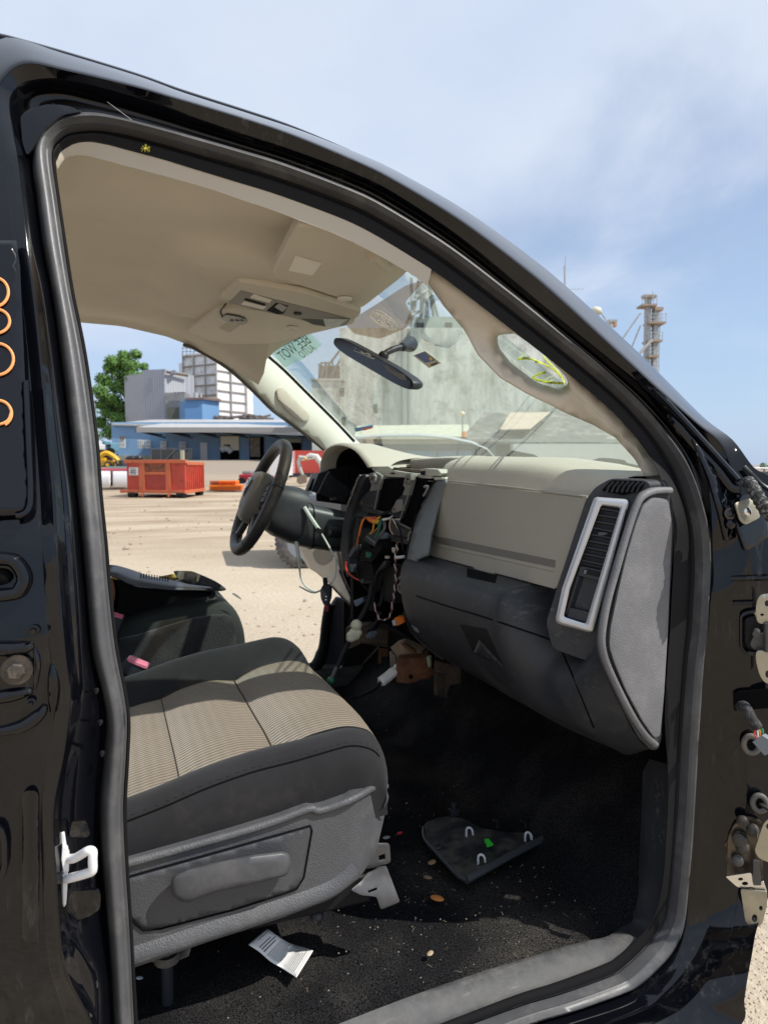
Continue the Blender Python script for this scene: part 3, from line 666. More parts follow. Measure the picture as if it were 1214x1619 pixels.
# windshield edges (near pillar, far pillar, header) in space
HEAD = [V((.505,1.14,1.775)), V((.575,1.30,1.825)), V((.615,1.46,1.842)), V((.650,1.79,1.852)), V((.615,2.12,1.846)), V((.575,2.30,1.832)), V((.515,2.53,1.806))]
BASE = [V((.985,1.00,1.385)), V((1.05,1.25,1.385)), V((1.09,1.5,1.385)), V((1.115,1.79,1.385)), V((1.09,2.1,1.385)), V((1.05,2.35,1.385)), V((.985,2.70,1.385))]
def headx(y):
    for a, b in zip(HEAD, HEAD[1:]):
        if a.y <= y <= b.y: return lerp(a, b, (y-a.y)/(b.y-a.y))
    return HEAD[0] if y < HEAD[0].y else HEAD[-1]
def liner_z(x, y):
    """ceiling height: a dome with the console pod hanging in the middle at the front"""
    yc = abs(y-1.8)
    z = 1.905 - .022*(yc/.62)**4 - .018*sstep(-.2, .3, x)
    pod = sstep(.36, .28, yc - .10*sstep(.2, .5, x)) * sstep(.09, .20, x)
    z -= .045*pod
    return z
mb = MB(); rows = []
NX = 54
FAREDGE = {}
def far_edge(x):
    pts = [V((-1.2,2.50,1.895)), V((-.037*2.3,2.50,1.887)), V((.06,2.50,1.884)), V((.20,2.50,1.86)), V((.29,2.49,1.828)), V((.40,2.48,1.772)), V((.52,2.48,1.70))]
    for a, b in zip(pts, pts[1:]):
        if a.x <= x <= b.x: return lerp(a, b, (x-a.x)/(b.x-a.x))
    return pts[-1]
for i in range(NX+1):
    x = -1.15 + (1.15+.505)*(i/NX)**.8
    a = near_edge(x); b = far_edge(x)
    row = [a, a+V((0, .022, .004)), a+V((0, .036, .012))]
    for k in range(1, 30):
        y = lerp(a.y+.045, b.y-.05, k/30)
        e = min(1, (k/30)/.16, ((30-k)/30)/.16)
        hz = lerp(min(a.z, b.z)+.012, liner_z(x, y), sstep(0, 1, e)) if True else 0
        zz = lerp((a.z if k < 15 else b.z)+.012, liner_z(x, y), sstep(0, 1, e))
        h = headx(y)
        zz = lerp(zz, min(zz, h.z+.012), sstep(h.x-.22, h.x-.02, x))
        row.append(V((x, y, zz)))
    row += [b+V((0, -.035, .012)), b+V((0, -.012, .004)), b]
    rows.append(row)
mb.loft(rows)
liner = mb.build('headliner', LINER, TRUCK, angle=50)
# pale flange of the lining along the door opening
TPX = [(92,268),(100,256),(112,248),(136,246),(198,262),(240,273),(281,284),(330,298),(382,316),(430,332),(472,348),(525,368),(570,389),(615,413),(655,437),(676,452)]
LPX = [(ST[i][2][0], ST[i][2][1]) for i in range(18, 32)]
def lnear(x, y): return min(range(len(LPX)*10-9), key=lambda k: (V(lerp(V(LPX[k//10]), V(LPX[min(k//10+1, len(LPX)-1)]), (k%10)/10))-V((x, y))).length)
fa, fb_ = [], []
for x, y in TPX:
    k = lnear(x, y); a = lerp(V(LPX[k//10]), V(LPX[min(k//10+1, len(LPX)-1)]), (k%10)/10); fa.append(far_(PS(a.x, a.y, .016), .006)); fb_.append(far_(PS(x, y, .020), .012))
mb = MB(); mb.loft(along([fa, [lerp(a, b, .35) for a, b in zip(fa, fb_)], [lerp(a, b, .8) for a, b in zip(fa, fb_)], fb_, [far_(b, .012) for b in fb_]], 4))
mb.build('header_flange', mat('flange_tan', (.50,.445,.36), .7, spec=.2), TRUCK, angle=70)
# front strip of the lining out to the header
mb = MB(); r0 = [p for p in rows[-1][2:-2] if p.y < 2.36]; r1 = []
for p in r0:
    h = headx(p.y); r1.append(V((h.x, p.y, h.z)))
mb.loft([r0, [lerp(a, b, .5)+V((0,0,.004)) for a, b in zip(r0, r1)], r1, [p+V((.012,0,.012)) for p in r1]])
mb.build('header_trim', LINER, TRUCK, angle=60)
# ---- near A-pillar trim with the opening behind its grab handle
LL = [(ST[i][2][0], ST[i][2][1], far_(L3[i], .012)) for i in range(29, 39)]
WPX = [(655,432),(672,442),(702,485),(732,520),(757,560),(792,595),(832,620),(887,650),(937,672),(972,692),(1002,725),(1024,762)]
WS_A, WS_B, WS_C = HEAD[0], BASE[0], BASE[2]
wpl = [PY(px, py, 1.165 - .125*(k/11)) for k, (px, py) in enumerate(WPX)]
WL = [(x, y, p) for (x, y), p in zip(WPX, wpl)]
HOLE = rc([(785,530),(817,527),(857,553),(893,588),(899,606),(884,616),(848,604),(808,574),(789,550)], 7, 3)
HOLE2 = [(h[0]+ (h[0]-840)*.11-2, h[1]+(h[1]-572)*.16+4) for h in HOLE]
_fA = between(LL, WL, .016)
def fnA(px, py):
    p, q = _fA(px, py), PS(px, py, .050); return p if (p-EYE).length > (q-EYE).length else q
ol = [(640,420)] + WPX[1:] + [(1040,775), (1064,800)] + [tuple(lerp(V(ST[i][2]), V(ST[i][1]), .30)) for i in range(38, 29, -1)]
mb = MB(); patch(mb, ol, fnA, 12, [HOLE2])
tr = mb.build('a_pillar_trim', TANP, TRUCK, angle=70, recalc=False, solid=.004)
mb = MB()
def deeper(px, py, q): 
    p = fnA(px, py); return EYE + (p-EYE)*(1+q)
N_ = len(HOLE)
mb.loft([[fnA(h[0], h[1]) for h in HOLE2], [deeper(lerp(V(a), V(b), .3).x, lerp(V(a), V(b), .3).y, .004) for a, b in zip(HOLE2, HOLE)], [deeper(lerp(V(a), V(b), .75).x, lerp(V(a), V(b), .75).y, .02) for a, b in zip(HOLE2, HOLE)], [deeper(h[0], h[1], .045) for h in HOLE]], cu=True)
mb.build('handle_recess', TANP, tr, angle=80)
for seam in ([(682,430),(678,446)],):
    mb = MB(); mb.tube([EYE+(fnA(x, y)-EYE)*.9995 for x, y in seam], .0006, 5); mb.build('seam', BROWNM, tr)
# ---- far A-pillar trim
FO = [(290,545),(312,553),(361,583),(403,621),(430,648),(460,670),(490,693),(512,711)]
fo3 = [PY(x, y, 2.485+.012*k) for k, (x, y) in enumerate(FO)]
FWX = [(380,528),(416,549),(450,580),(490,620),(530,660),(562,694),(580,712)]
fw3 = [PY(x, y, 2.535+.013*k) for k, (x, y) in enumerate(FWX)]
fnB = between([(x, y, p) for (x, y), p in zip(FO, fo3)], [(x, y, p) for (x, y), p in zip(FWX, fw3)], .02)
ol = FO + [(530,730),(600,745),(590,720)] + FWX[::-1] + [(330,520)]
mb = MB(); patch(mb, ol, fnB, 11); ftr = mb.build('a_pillar_trim', PALEP, TRUCK, angle=70, recalc=False, solid=.012)
ov = rc([(437,614),(447,611),(475,640),(491,655),(489,666),(474,667),(452,648),(439,630)], 6, 4)
mb = MB(); patch(mb, ov, lambda x, y: EYE+(fnB(x, y)-EYE)*.997, 6); mb.build('handle_cap', TANP, ftr, solid=.004, bevel=.0015, recalc=False)
mb = MB(); mb.tube(cr([EYE+(fnB(x, y)-EYE)*.9985 for x, y in FO], 4), .006, 8); mb.build('opening_seal', mat('tan_edge', (.12,.10,.075), .6), ftr)
mb = MB(); mb.tube([EYE+(fnB(x, y)-EYE)*.999 for x, y in ((383,560),(372,580),(360,592))], .0012, 5); mb.build('seam', BROWNM, ftr)
# far door frame: outside skin of the far side (roof rail, pillar) seen edge-on
mb = MB(); rail = [V((-1.2,2.53,1.89)), V((-.1,2.53,1.885))]+[p+V((0,.035,0)) for p in fo3] + [V((.87,2.62,1.35)), V((.90,2.64,1.05)), V((.88,2.65,.80))]
mb.loft([[p+V((0,-.01,.034)) for p in rail], [p+V((0,.02,.045)) for p in rail], [p+V((.03,.10,.05)) for p in rail], [p+V((.06,.04,.09)) for p in rail]])
mb.build('far_door_frame', PAINT, TRUCK, angle=60)
# far foot-well side panel and sill
mb = MB(); K = [(519,960),(515,985),(511,1022),(503,1046),(494,1058),(528,1066),(548,1062),(556,1000),(548,950),(530,944)]
patch(mb, K, lambda x, y: PY(x, y, 2.60+.05*math.cos((x-510)/22)), 8); mb.build('kick_panel', DARKP2, TRUCK, recalc=False, solid=.02, angle=70)
mb = MB(); mb.tube(cr([PY(x, y, 2.60) for x, y in ((521,955),(516,985),(512,1020),(504,1046),(492,1059),(470,1072))], 4), [.02]*10+[.024]*12, 10); mb.build('kick_edge', LIP, TRUCK)
mb = MB()
mb.box((0, 2.62, .60), (2.2, .12, .08)); mb.build('far_sill', SILLP, TRUCK, bevel=.015)
mb = MB(); mb.box((0, 2.70, .50), (2.3, .08, .26)); mb.build('far_rocker', PAINT, TRUCK, bevel=.02)
# ---- windshield
mb = MB(); rws = []
for t in [k/10 for k in range(-1, 11)]:
    rws.append(cr([lerp(a, b, t)+V((.035, 0, .03))*math.sin(math.pi*max(0, t))*(1-((a.y-1.8)/.72)**2) for a, b in zip(HEAD, BASE)], 4))
mb.loft(rws); ws = mb.build('windshield', GLASS, TRUCK, angle=80)
_wc = caster(mb)
def wsp(px, py, lift=.003): return _wc(px, py, lift, lambda x, y: PY(x, y, 1.8))
# black frit round the glass
mb = MB(); mb.tube(cr([wsp(x, y, .006) for x, y in ((470,528),(440,540),(420,547),(417,556),(450,586),(490,626),(530,666),(560,698))], 4), .0055, 8); mb.build('windshield_seal', BLK, ws)
# brown visor-film patch with the white ram-head shield
def decal(name, ol, m, par, lift=.004, step=8, t=.0008):
    mb = MB(); patch(mb, ol, lambda x, y: wsp(x, y, lift), step); return mb.build(name, m, par, recalc=False)
film = decal('brown_film', rc([(672,442),(640,452),(600,478),(545,512),(560,528),(600,536),(640,520),(655,505),(640,478)], 5, 3), TINTB, ws)
def line(name, ptss, w, m, par, fn, flat=1):
    mb = MB()
    for pts in ptss: mb.tube(cr([fn(x, y) for x, y in pts], 3), w, 5)
    return mb.build(name, m, par)
zf = lambda x, y: wsp(400+x/3.794, 430+y/3.794, .008)
DEC = glassmat('white_decal', (.9, .9, .9), .95, .1, (.95, .95, .95)); YEPEN = glassmat('yellow_pen', (.9, .95, .2), .95, .1, (.86, .90, .22))
line('shield_emblem', [[(690,258),(745,232),(800,262),(852,310),(855,348),(810,338),(745,310),(690,258)],
   [(708,256),(740,248),(758,270),(742,288),(760,296),(780,286),(762,262),(790,272),(806,300),(800,318),(786,300)],
   [(806,282),(832,300),(842,332),(826,330),(812,306)], [(722,268),(746,262),(752,278)], [(765,300),(800,326),(836,338)], [(790,285),(815,315),(825,335)]], .0026, DEC, ws, zf)
# pale green banner with mirrored lettering along the top edge
ban = decal('shop_banner', rc([(424,547),(470,528),(490,527),(509,546),(482,566),(449,582)], 2, 2), glassmat('banner_film', (.62,.74,.62), .35, .3, (.62,.76,.62)), ws)
def text3(name, s, m, par, o, ux, uy, size, mirror=False, n=None, ext=.0003):
    c = bpy.data.curves.new(name, 'FONT'); c.body = s; c.size = 1; c.extrude = 0; c.align_x = 'CENTER'; c.align_y = 'CENTER'
    ob = bpy.data.objects.new(name, c); COL.objects.link(ob)
    dg = bpy.context.evaluated_depsgraph_get(); me = bpy.data.meshes.new_from_object(ob.evaluated_get(dg)); bpy.data.objects.remove(ob); bpy.data.curves.remove(c)
    for v in me.vertices: v.co = o + ux*(v.co.x*size*(-1 if mirror else 1)) + uy*(v.co.y*size)
    me.materials.clear(); me.materials.append(m)
    q = bpy.data.objects.new(name, me); COL.objects.link(q)
    if par: adopt(q, par)
    return q
def txt_on(fn, name, s, m, par, p0, p1, size, mirror=False, upx=None):
    """text centred on the line p0-p1 (pixels on a surface fn)"""
    a, b = fn(*p0), fn(*p1); ux = (b-a).normalized(); mid_ = (a+b)/2
    c = fn(*(upx or ((p0[0]+p1[0])/2, (p0[1]+p1[1])/2-8))); uy = (c-mid_); uy = (uy-ux*uy.dot(ux)).normalized()
    return text3(name, s, m, par, mid_, ux, uy, size, mirror)
GINK = plain('green_ink', (.14, .24, .15), .6)
txt_on(lambda x, y: wsp(x, y, .009), 'banner_lettering', 'BEE WOT', GINK, ban, (440,568), (492,532), .052, True)
txt_on(lambda x, y: wsp(x, y, .009), 'banner_lettering', 'AUTO', plain('pale_green_ink', (.35,.48,.35)), ban, (470,566), (502,545), .038, True)
# inspection sticker, blue warning strip, small tag
st = decal('inspection_sticker', [(653,562),(672,555),(697,574),(678,582)], plain('manila', (.62, .55, .42), .6), ws, .006)
decal('sticker_blue', [(656,562),(671,556.5),(688,570),(672,574)], plain('sticker_blue', (.05,.10,.35), .5), st, .008, 6)
decal('sticker_gold', circ(681,567,2.6,3.2), plain('gold', (.75,.45,.05), .5), st, .010, 4)
decal('sticker_code', [(680,577),(690,573),(692,575),(682,579)], INK, st, .010, 4)
ws2 = decal('warning_strip', [(560,677),(589,672),(590,676),(563,683)], plain('strip_blue', (.08,.22,.42), .5), ws, .006, 5)
decal('strip_red', [(572,678),(588,675),(588,677.5),(574,681)], plain('strip_red', (.55,.10,.08), .5), ws2, .008, 5)
# yellow paint-pen figure on the glass, seen through the handle opening
line('yellow_pen_mark', [[(819,568),(835,567),(856,574),(878,587),(890,601),(888,606),(868,604),(850,601),(842,598),(850,592),(862,589)], [(858,563),(874,580),(888,596)]], .0024, YEPEN, ws, lambda x, y: wsp(x, y, .006))
line('yellow_pen_mark', [[(842,599),(856,603),(876,606),(892,604)], [(846,572),(868,578)]], .0017, YEPEN, ws, lambda x, y: wsp(x, y, .006))
# ---- rear-view mirror
mz = lambda x, y, Y: PY(400+x/3.794, 430+y/3.794, Y)
MA, MBp = mz(520,420,1.845), mz(975,680,1.56)
ux = (MBp-MA).normalized(); nrm = V((-.80, -.50, -.15)); nrm = (nrm-ux*nrm.dot(ux)).normalized(); uz = ux.cross(nrm)
if uz.z < 0: uz = -uz
mb = MB(); L_ = (MBp-MA).length; cM = (MA+MBp)/2; rowsM = []
for d, k in ((-.024, .35), (-.020, .75), (-.010, .97), (0, 1.0), (.010, .98), (.014, .93)):
    r_ = []
    for q in range(40):
        a = 2*math.pi*q/40; ca, sa = math.cos(a), math.sin(a)
        ex = math.copysign(abs(ca)**.45, ca)*(L_/2*1.05)*(1 if k > .9 else .9+.1*k); ez = math.copysign(abs(sa)**.7, sa)*.0195*k
        r_.append(cM + ux*ex + uz*ez + nrm*d)
    rowsM.append(r_)
mb.loft(rowsM, cu=True); mb.f.append(list(range(200, 240))); mb.m.append(0); mb.f.append(list(range(39, -1, -1))); mb.m.append(0)
mir = mb.build('rearview_mirror', DARKP2, TRUCK, angle=50)
mb = MB(); g_ = [cM + (p-cM)*.95 + nrm*.0155 for p in [cM + ux*((q-cM).dot(ux)) + uz*((q-cM).dot(uz)) for q in rowsM[5]]]
mb.prism(g_, nrm*.0008); mbg = mb; mb.build('mirror_glass', mat('dark_mirror_glass', (.012,.013,.016), .12, spec=.6), mir, smooth=False)  # near-black base colour stands in for the dark cab reflected in it
def mf(x, y):
    p = mz(x, y, 1.8); d = (p-EYE); n_ = nrm; o_ = cM+nrm*-.0258
    return EYE + d*((o_-EYE).dot(n_)/d.dot(n_))
mb = MB(); mb.tube(cr([mz(785,500,1.70), mz(800,485,1.70), mz(840,465,1.71), mz(885,452,1.72)], 3), .0085, 10)
mb.ell(mz(782,505,1.70), (.014,.014,.014)); mb.build('mirror_stalk', DARKP2, mir)
mb = MB(); a0 = wsp(648, 544, .004); b0 = mz(895, 450, 1.72)
mb.lathe(b0, (a0-b0), [(-.004,.006),(0,.011),((a0-b0).length*.5,.016),((a0-b0).length,.022)], 16); mb.build('mirror_mount', DARKP2, mir)
MB2 = mir
# emblem's reflection drawn on the mirror glass as grey lines, plus a dust smear
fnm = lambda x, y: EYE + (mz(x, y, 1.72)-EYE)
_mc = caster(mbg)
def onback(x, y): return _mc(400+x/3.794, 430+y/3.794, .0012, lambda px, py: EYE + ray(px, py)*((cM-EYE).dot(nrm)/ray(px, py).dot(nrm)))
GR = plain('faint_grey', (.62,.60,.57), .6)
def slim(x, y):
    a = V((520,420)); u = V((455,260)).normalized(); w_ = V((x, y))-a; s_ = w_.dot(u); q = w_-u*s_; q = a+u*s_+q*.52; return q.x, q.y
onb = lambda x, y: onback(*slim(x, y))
line('painted_emblem_reflection', [[(605,405),(650,418),(705,455),(752,490),(735,510),(690,500),(640,480),(606,470),(605,405)], [(622,445),(640,430),(668,446),(655,466),(672,480),(700,470),(715,490),(690,492)]], .0014, GR, mir, onb)
mb = MB(); patch(mb, rc([(790,545),(820,550),(835,575),(905,600),(918,585),(925,650),(880,655),(835,620),(800,590)], 8, 3), onb, 14); mb.build('dust_smear', plain('dust_smear', (.20,.20,.20), .8), mir, recalc=False)
# ---- sun visors
def slab(name, ol, fn, up, m, par, bev=.006): return plate(name, ol, fn, up, m, par, bevel=bev, seg=3)
def vis_fn(a, b, c): return plane3(a, b, c)
vA, vB, vC = PZ(427,437,1.798), PZ(470,355,1.818), PZ(555,475,1.796)
fv = plane3(vA, vB, vC)
vis = slab('sun_visor', rc([(427,437),(470,355),(560,375),(614,402),(612,425),(556,474),(548,476)], [14,10,20,6,6,10,4], 4), fv, (0,0,.022), TANP, TRUCK)
near_ = lambda f, q: (lambda x, y: EYE+(f(x, y)-EYE)*q)
mb = MB(); patch(mb, rc([(456,428),(467,404),(509,416),(494,436)], 2, 2), near_(fv, .9985), 8); mb.build('warning_label', mat('pale_label', (.88,.85,.76), .7), vis, recalc=False)
mb = MB(); mb.tube([near_(fv, .997)(588,402), near_(fv, .997)(602,412), near_(fv, .996)(612,422)], .011, 12); mb.build('visor_pivot', TANP, vis)
mb = MB(); mb.lathe(near_(fv,.998)(545,471), V((0,0,-1)), [(0,.016),(.004,.016),(.006,.010),(.003,.006)], 20); mb.build('visor_clip', PALEP, vis)
fv2 = plane3(PZ(300,525,1.826), PZ(340,487,1.832), PZ(480,545,1.808))
vis2 = slab('sun_visor', rc([(297,525),(305,518),(343,489),(355,487),(562,503),(560,512),(425,544),(372,545),(340,541)], [5,5,8,5,8,4,6,12,12], 4), fv2, (0,0,.013), TANP, TRUCK)
mb = MB(); patch(mb, rc([(346,519),(362,507),(382,513),(364,526)], 2, 2), near_(fv2, .9985), 8); mb.build('warning_label', mat('pale_label_b', (.50,.45,.36), .7), vis2, recalc=False)
mb = MB(); mb.lathe(near_(fv2,.998)(462,517), V((0,0,-1)), [(0,.016),(.004,.016),(.006,.010),(.003,.006)], 20); mb.build('visor_clip', PALEP, vis2)
# ---- overhead console
CA, CB, CC = PZ(349,470,1.830), PZ(376,446,1.833), PZ(556,497,1.810)
fc = plane3(CA, CB, CC)
con = slab('overhead_console', rc([(346,471),(375,445),(480,464),(572,494),(566,502),(530,517),(500,508),(420,490)], [8,8,6,6,3,6,3,6], 4), fc, (0,0,.016), TANP, TRUCK, .006)
z2 = lambda x, y: (280+x*.36244, 330+y*.36244)
fcn = near_(fc, .9975)
def cplate(name, pts, m, par=con, q=.9975, t=.003, r=3):
    mb = MB(); mb.prism([near_(fc, q)(*z2(x, y)) for x, y in rc(pts, r, 2)], V((0,0,t))); return mb.build(name, m, par, bevel=.0008)
cplate('console_face', [(225,410),(278,357),(520,420),(760,480),(735,510),(650,515),(480,470),(330,440)], mat('console_grey', (.16,.145,.12), .5), q=.9985)
cplate('reading_lamp', [(318,388),(335,372),(415,398),(402,412)], plain('lamp_lens', (.55,.5,.42), .3)); cplate('reading_lamp', [(278,418),(292,404),(392,428),(376,440)], plain('lamp_lens_b', (.55,.5,.42), .3))
cplate('console_slot', [(290,398),(300,390),(390,416),(380,425)], VOID); cplate('console_slot', [(390,445),(432,410),(486,424),(466,458),(440,462)], VOID)
cplate('console_switch', [(425,430),(445,412),(482,430),(462,452)], mat('switch_grey', (.12,.11,.10), .4), q=.996)
mb = MB(); c = fcn(*z2(526, 457)); mb.lathe(c, V((0,0,-1)), [(0,.011),(.002,.011),(.001,.008)], 20); mb.build('console_knob', BLK, con)
cplate('sensor_bar', [(540,480),(640,485),(650,515),(590,505)], BLK); cplate('sensor_lens', [(636,478),(748,482),(700,515),(650,520)], mat('brown_lens', (.12,.085,.06), .25), q=.9965)
# three short dark tan strokes on the far lining
for x in (0, 7, 14):
    mb = MB(); mb.tube([PY(276+x, 522+x*.4, 2.46), PY(278+x, 528+x*.4, 2.47)], .006, 6); mb.build('lining_mark', mat('dark_tan', (.13,.10,.075), .8), liner)
# ---- floor: carpet with tunnel, toe board
mb = MB(); rows = []
for i in range(52):
    x = -1.2 + 2.42*i/51; row = []
    for k in range(34):
        y = .978 + (2.58-.978)*k/33
        z = .565 + .055*math.exp(-((y-1.80)/.20)**4)*sstep(.95, .6, x)*1 + .012*noise.noise(V((x*4, y*4, 1))) + .006*noise.noise(V((x*14, y*14, 3)))
        xt = max(0, x-.86); z += xt*.95 + .02*sstep(.84, .9, x)
        z -= .03*(k == 0)
        row.append(V((min(x, 1.16), y, z)))
    rows.append(row)
mb.loft(rows); carpet = mb.build('carpet', CARPET, TRUCK, angle=180)
# firewall and cowl close the cab at the front; a plain rear panel closes it behind
mb = MB(); mb.box((1.09, .985, .965), (.24, .03, .77)); mb.build('near_cowl_side', BLK, TRUCK)
mb = MB(); mb.box((1.02, 2.60, .92), (.34, .03, .80)); mb.build('far_cowl_side', BLK, TRUCK)
mb = MB(); mb.box((1.13, 1.8, 1.12), (.03, 1.62, .50)); mb.build('firewall', BLK, TRUCK)
mb = MB(); mb.box((1.16, 1.8, 1.385), (.24, 1.66, .03)); cow = mb.build('cowl_panel', DARKP2, TRUCK, bevel=.01)
mb = MB(); mb.box((-1.17, 1.8, 1.25), (.04, 1.66, 1.3)); mb.build('rear_cab_panel', GREYP, TRUCK, bevel=.01)
# wipers
for pts in ([(785,722),(800,717),(830,722),(870,730),(905,734),(911,735)], [(918,736),(945,731),(975,733),(1000,738),(1020,743)]):
    mb = MB(); P_ = cr([PX(x, y, 1.10) for x, y in pts], 4); mb.tube(P_, [.010]*4+[.013]*6+[.007]*30, 8, flat=.6)
    mb.tube([p+V((0,0,-.012)) for p in P_[3:]], .006, 6); mb.build('wiper', BLK, cow)
# ---- sill plate: wide dusty scuff panel that turns up into the kick trim
SILL = [(1028,1192),(1023,1262),(1018,1391),(1007,1432),(985,1462),(970,1477),(883,1499),(775,1531),(668,1569),(560,1609),(420,1665),(220,1745)]
SL = list(range(44, 58))
inner_px = [(1026,1200),(1024,1262),(1021,1326),(1017,1385),(1008,1428),(990,1457),(962,1479),(925,1488),(890,1497),(820,1518),(755,1538),(625,1584),(440,1657),(190,1757)]
inn = [PZ(x, y, .617) if y > 1440 else PY(x, y, lerp(1.03, .992, sstep(1190, 1440, y))) for x, y in inner_px]
outp = [far_(lerp(B3[i], L3[i], .7), .004) for i in SL]; bpx = [far_(B3[i], .010) for i in SL]
SR_ = [bpx, outp] + [[lerp(a, b, t)+V((0, -.010*math.sin(math.pi*t)*sstep(7, 3, k), .006*math.sin(math.pi*t)*sstep(3, 7, k))) for k, (a, b) in enumerate(zip(outp, inn))] for t in (.2, .5, .85)] + [inn, [p+V((.012,.03,-.04)) for p in inn]]
SR_ = along(SR_, 5)
mb = MB(); mb.loft([r[:29] for r in SR_]); mb.build('kick_trim', DARKP, TRUCK, angle=70)
mb = MB(); mb.loft([r[28:] for r in SR_]); sill = mb.build('sill_plate', SILLP, TRUCK, angle=70)
# ------------------------------------------------------------------ dashboard
def catm(rows, n): return [cr(r, n) for r in rows]
# soft pad: section (x, z) rows along the width, y from the passenger end to the driver end
def padsec(y):
    e = sstep(1.30, 1.0, y); c = 1 - abs(y-1.8)/.8
    zt = 1.440 + .016*max(0, c) - .026*e
    xf = .800 + .030*e*e
    return [V((xf+.06, y, 1.33)), V((xf+.002, y, 1.368-.004*e)), V((xf, y, 1.376-.004*e)), V((xf+.006, y, 1.392-.004*e)), V((xf+.028, y, lerp(1.40, zt, .6))), V((xf+.075, y, zt-.004)), V((xf+.14, y, zt)), V((1.03, y, zt-.010)), V((1.12, y, 1.40))]
mb = MB(); ys = [1.00,1.03,1.08,1.14,1.2,1.3,1.4,1.5,1.585,1.60,1.62,1.66]
mb.loft([cr(padsec(y), 3) for y in ys])
def padsec2(y):                       # recessed shelf over the gutted centre stack
    s = padsec(y); return [s[5]+V((.02,0,-.05)), s[5]+V((.012,0,-.02)), s[5]+V((.012,0,-.003)), s[5]+V((.02,0,.0)), s[5]+V((.03,0,.002)), s[6], s[6]+V((.02,0,0)), s[7], s[8]]
mb.loft([cr(padsec2(y), 3) for y in (1.66,1.75,1.85,1.95,2.03)])
mb.loft([cr(padsec(y), 3) for y in (2.03,2.06,2.1)])
dash = mb.build('dashboard', DASHP, TRUCK, angle=50)
# binnacle hood: beige arch that runs forward to the glass
arch = [(.755,2.03,1.425),(.75,2.06,1.450),(.745,2.12,1.480),(.74,2.20,1.498),(.735,2.29,1.505),(.73,2.37,1.498),(.725,2.42,1.480),(.722,2.455,1.445),(.725,2.465,1.40)]
AR = cr(arch, 3); AC = V((.74, 2.25, 1.36))
mb = MB()
def shrink(p, k): q = AC + (p-AC)*k; return V((p.x, q.y, q.z))
mb.loft([[shrink(p, .88)+V((.06,0,0)) for p in AR], [shrink(p, .90)+V((.012,0,0)) for p in AR], [shrink(p, .94)+V((-.004,0,0)) for p in AR], [shrink(p,.985)+V((.0,0,0)) for p in AR], [p+V((.015,0,0)) for p in AR], [p+V((.10,0,-.002)) for p in AR], [V((1.0, p.y, min(p.z, 1.455))) for p in AR], [V((1.10, p.y, min(p.z, 1.415))) for p in AR]])
mb.build('instrument_hood', DASHP, dash, angle=60)
# cluster cavity: black walls inside the arch
mb = MB(); mb.loft([[shrink(p, .88)+V((.05,0,0)) for p in AR], [shrink(p, .84)+V((.17,0,0)) for p in AR], [shrink(p,.2)+V((.17,0,0)) for p in AR]])
mb.build('cluster_cavity', VOID, dash, angle=40)
mb = MB(); mb.box((.90, 2.25, 1.25), (.10, .62, .30)); mb.box((.86, 2.44, 1.30),(.10,.10,.20)); mb.build('cluster_back', BLK, dash)
# side of the driver's end with its silver vent, seen past the column
vz = lambda x, y, Y: PY(360+x/6.07, 680+y/6.07, Y)
mb = MB(); mb.prism([vz(x, y, 2.40) for x, y in rc([(800,585),(880,410),(965,385),(1000,430),(1180,560),(1130,700),(940,640),(860,610)], 8, 3)], (.012, .04, 0)); mb.build('cluster_side', DARKP, dash, bevel=.004)
mb = MB(); mb.prism([PY(x, y, 2.41) for x, y in ((499,752),(520,742),(562,734),(584,752),(560,800),(500,792))], (.012,.03,0)); mb.build('cluster_face', BLK, dash)
mb = MB(); P_ = cr([vz(x, y, 2.39) for x, y in ((865,605),(905,520),(950,430),(975,400))], 4); mb.tube(P_, .0016, 6); mb.build('cluster_trim', mat('thin_silver', (.25,.25,.25), .4, metal=.5), dash)
mb = MB(); mb.prism([vz(x, y, 2.385) for x, y in rc([(738,588),(800,430),(822,415),(872,408),(865,440),(800,590)], 8, 3)], (.006, .018, 0)); q = mb.build('air_vent', mat('pale_bezel', (.62,.62,.66), .4), dash, bevel=.002)
mb = MB(); mb.prism([vz(x, y, 2.382) for x, y in rc([(772,578),(812,468),(830,464),(798,578)], 4, 3)], (.004, .004, 0)); q2 = mb.build('vent_slot', VOID, q)
for k in range(5):
    x, y = 822-k*11, 475+k*25
    mb = MB(); mb.tube([vz(x-8, y-2, 2.379), vz(x+6, y+8, 2.379)], .0022, 6); mb.build('vent_fin', DARKP2, q)
mb = MB(); mb.tube([vz(x, y, 2.34) for x, y in ((980,655),(1040,648),(1042,665),(985,668))], .0016, 6); mb.build('cluster_tab', GREYC, dash)
# passenger door of the upper glove box
gfn = plane3(PX(705,762,.800), PX(930,786,.800), PX(877,931,.772))
gol = [(706,762),(930,787),(878,932),(780,906),(673,877),(679,846),(690,800)]
gd = plate('glove_box_door', rc(gol, [5,4,5,0,7,0,0], 4), near_(gfn, .995), (.03, 0, 0), GLOVE, dash, bevel=.005, seg=3)
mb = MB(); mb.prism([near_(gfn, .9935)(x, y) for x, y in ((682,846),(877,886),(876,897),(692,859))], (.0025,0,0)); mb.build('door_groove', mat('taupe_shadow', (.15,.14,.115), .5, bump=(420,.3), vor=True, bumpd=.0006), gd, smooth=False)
mb = MB(); mb.prism([near_(gfn, .993)(x, y) for x, y in ((692,859.5),(876,897.5),(874,904),(690,864))], (.004,0,0)); mb.build('door_lip', GLOVE, gd, bevel=.0015)
mb = MB(); mb.tube([near_(gfn, .994)(x, y) for x, y in ((708,760),(800,769),(880,779),(928,785))], .0022, 6); mb.build('door_gap', mat('light_gap', (.42,.40,.34), .6), dash)
airb = [near_(gfn,.99)(x, y) for x, y in ((905,768),(922,770))]
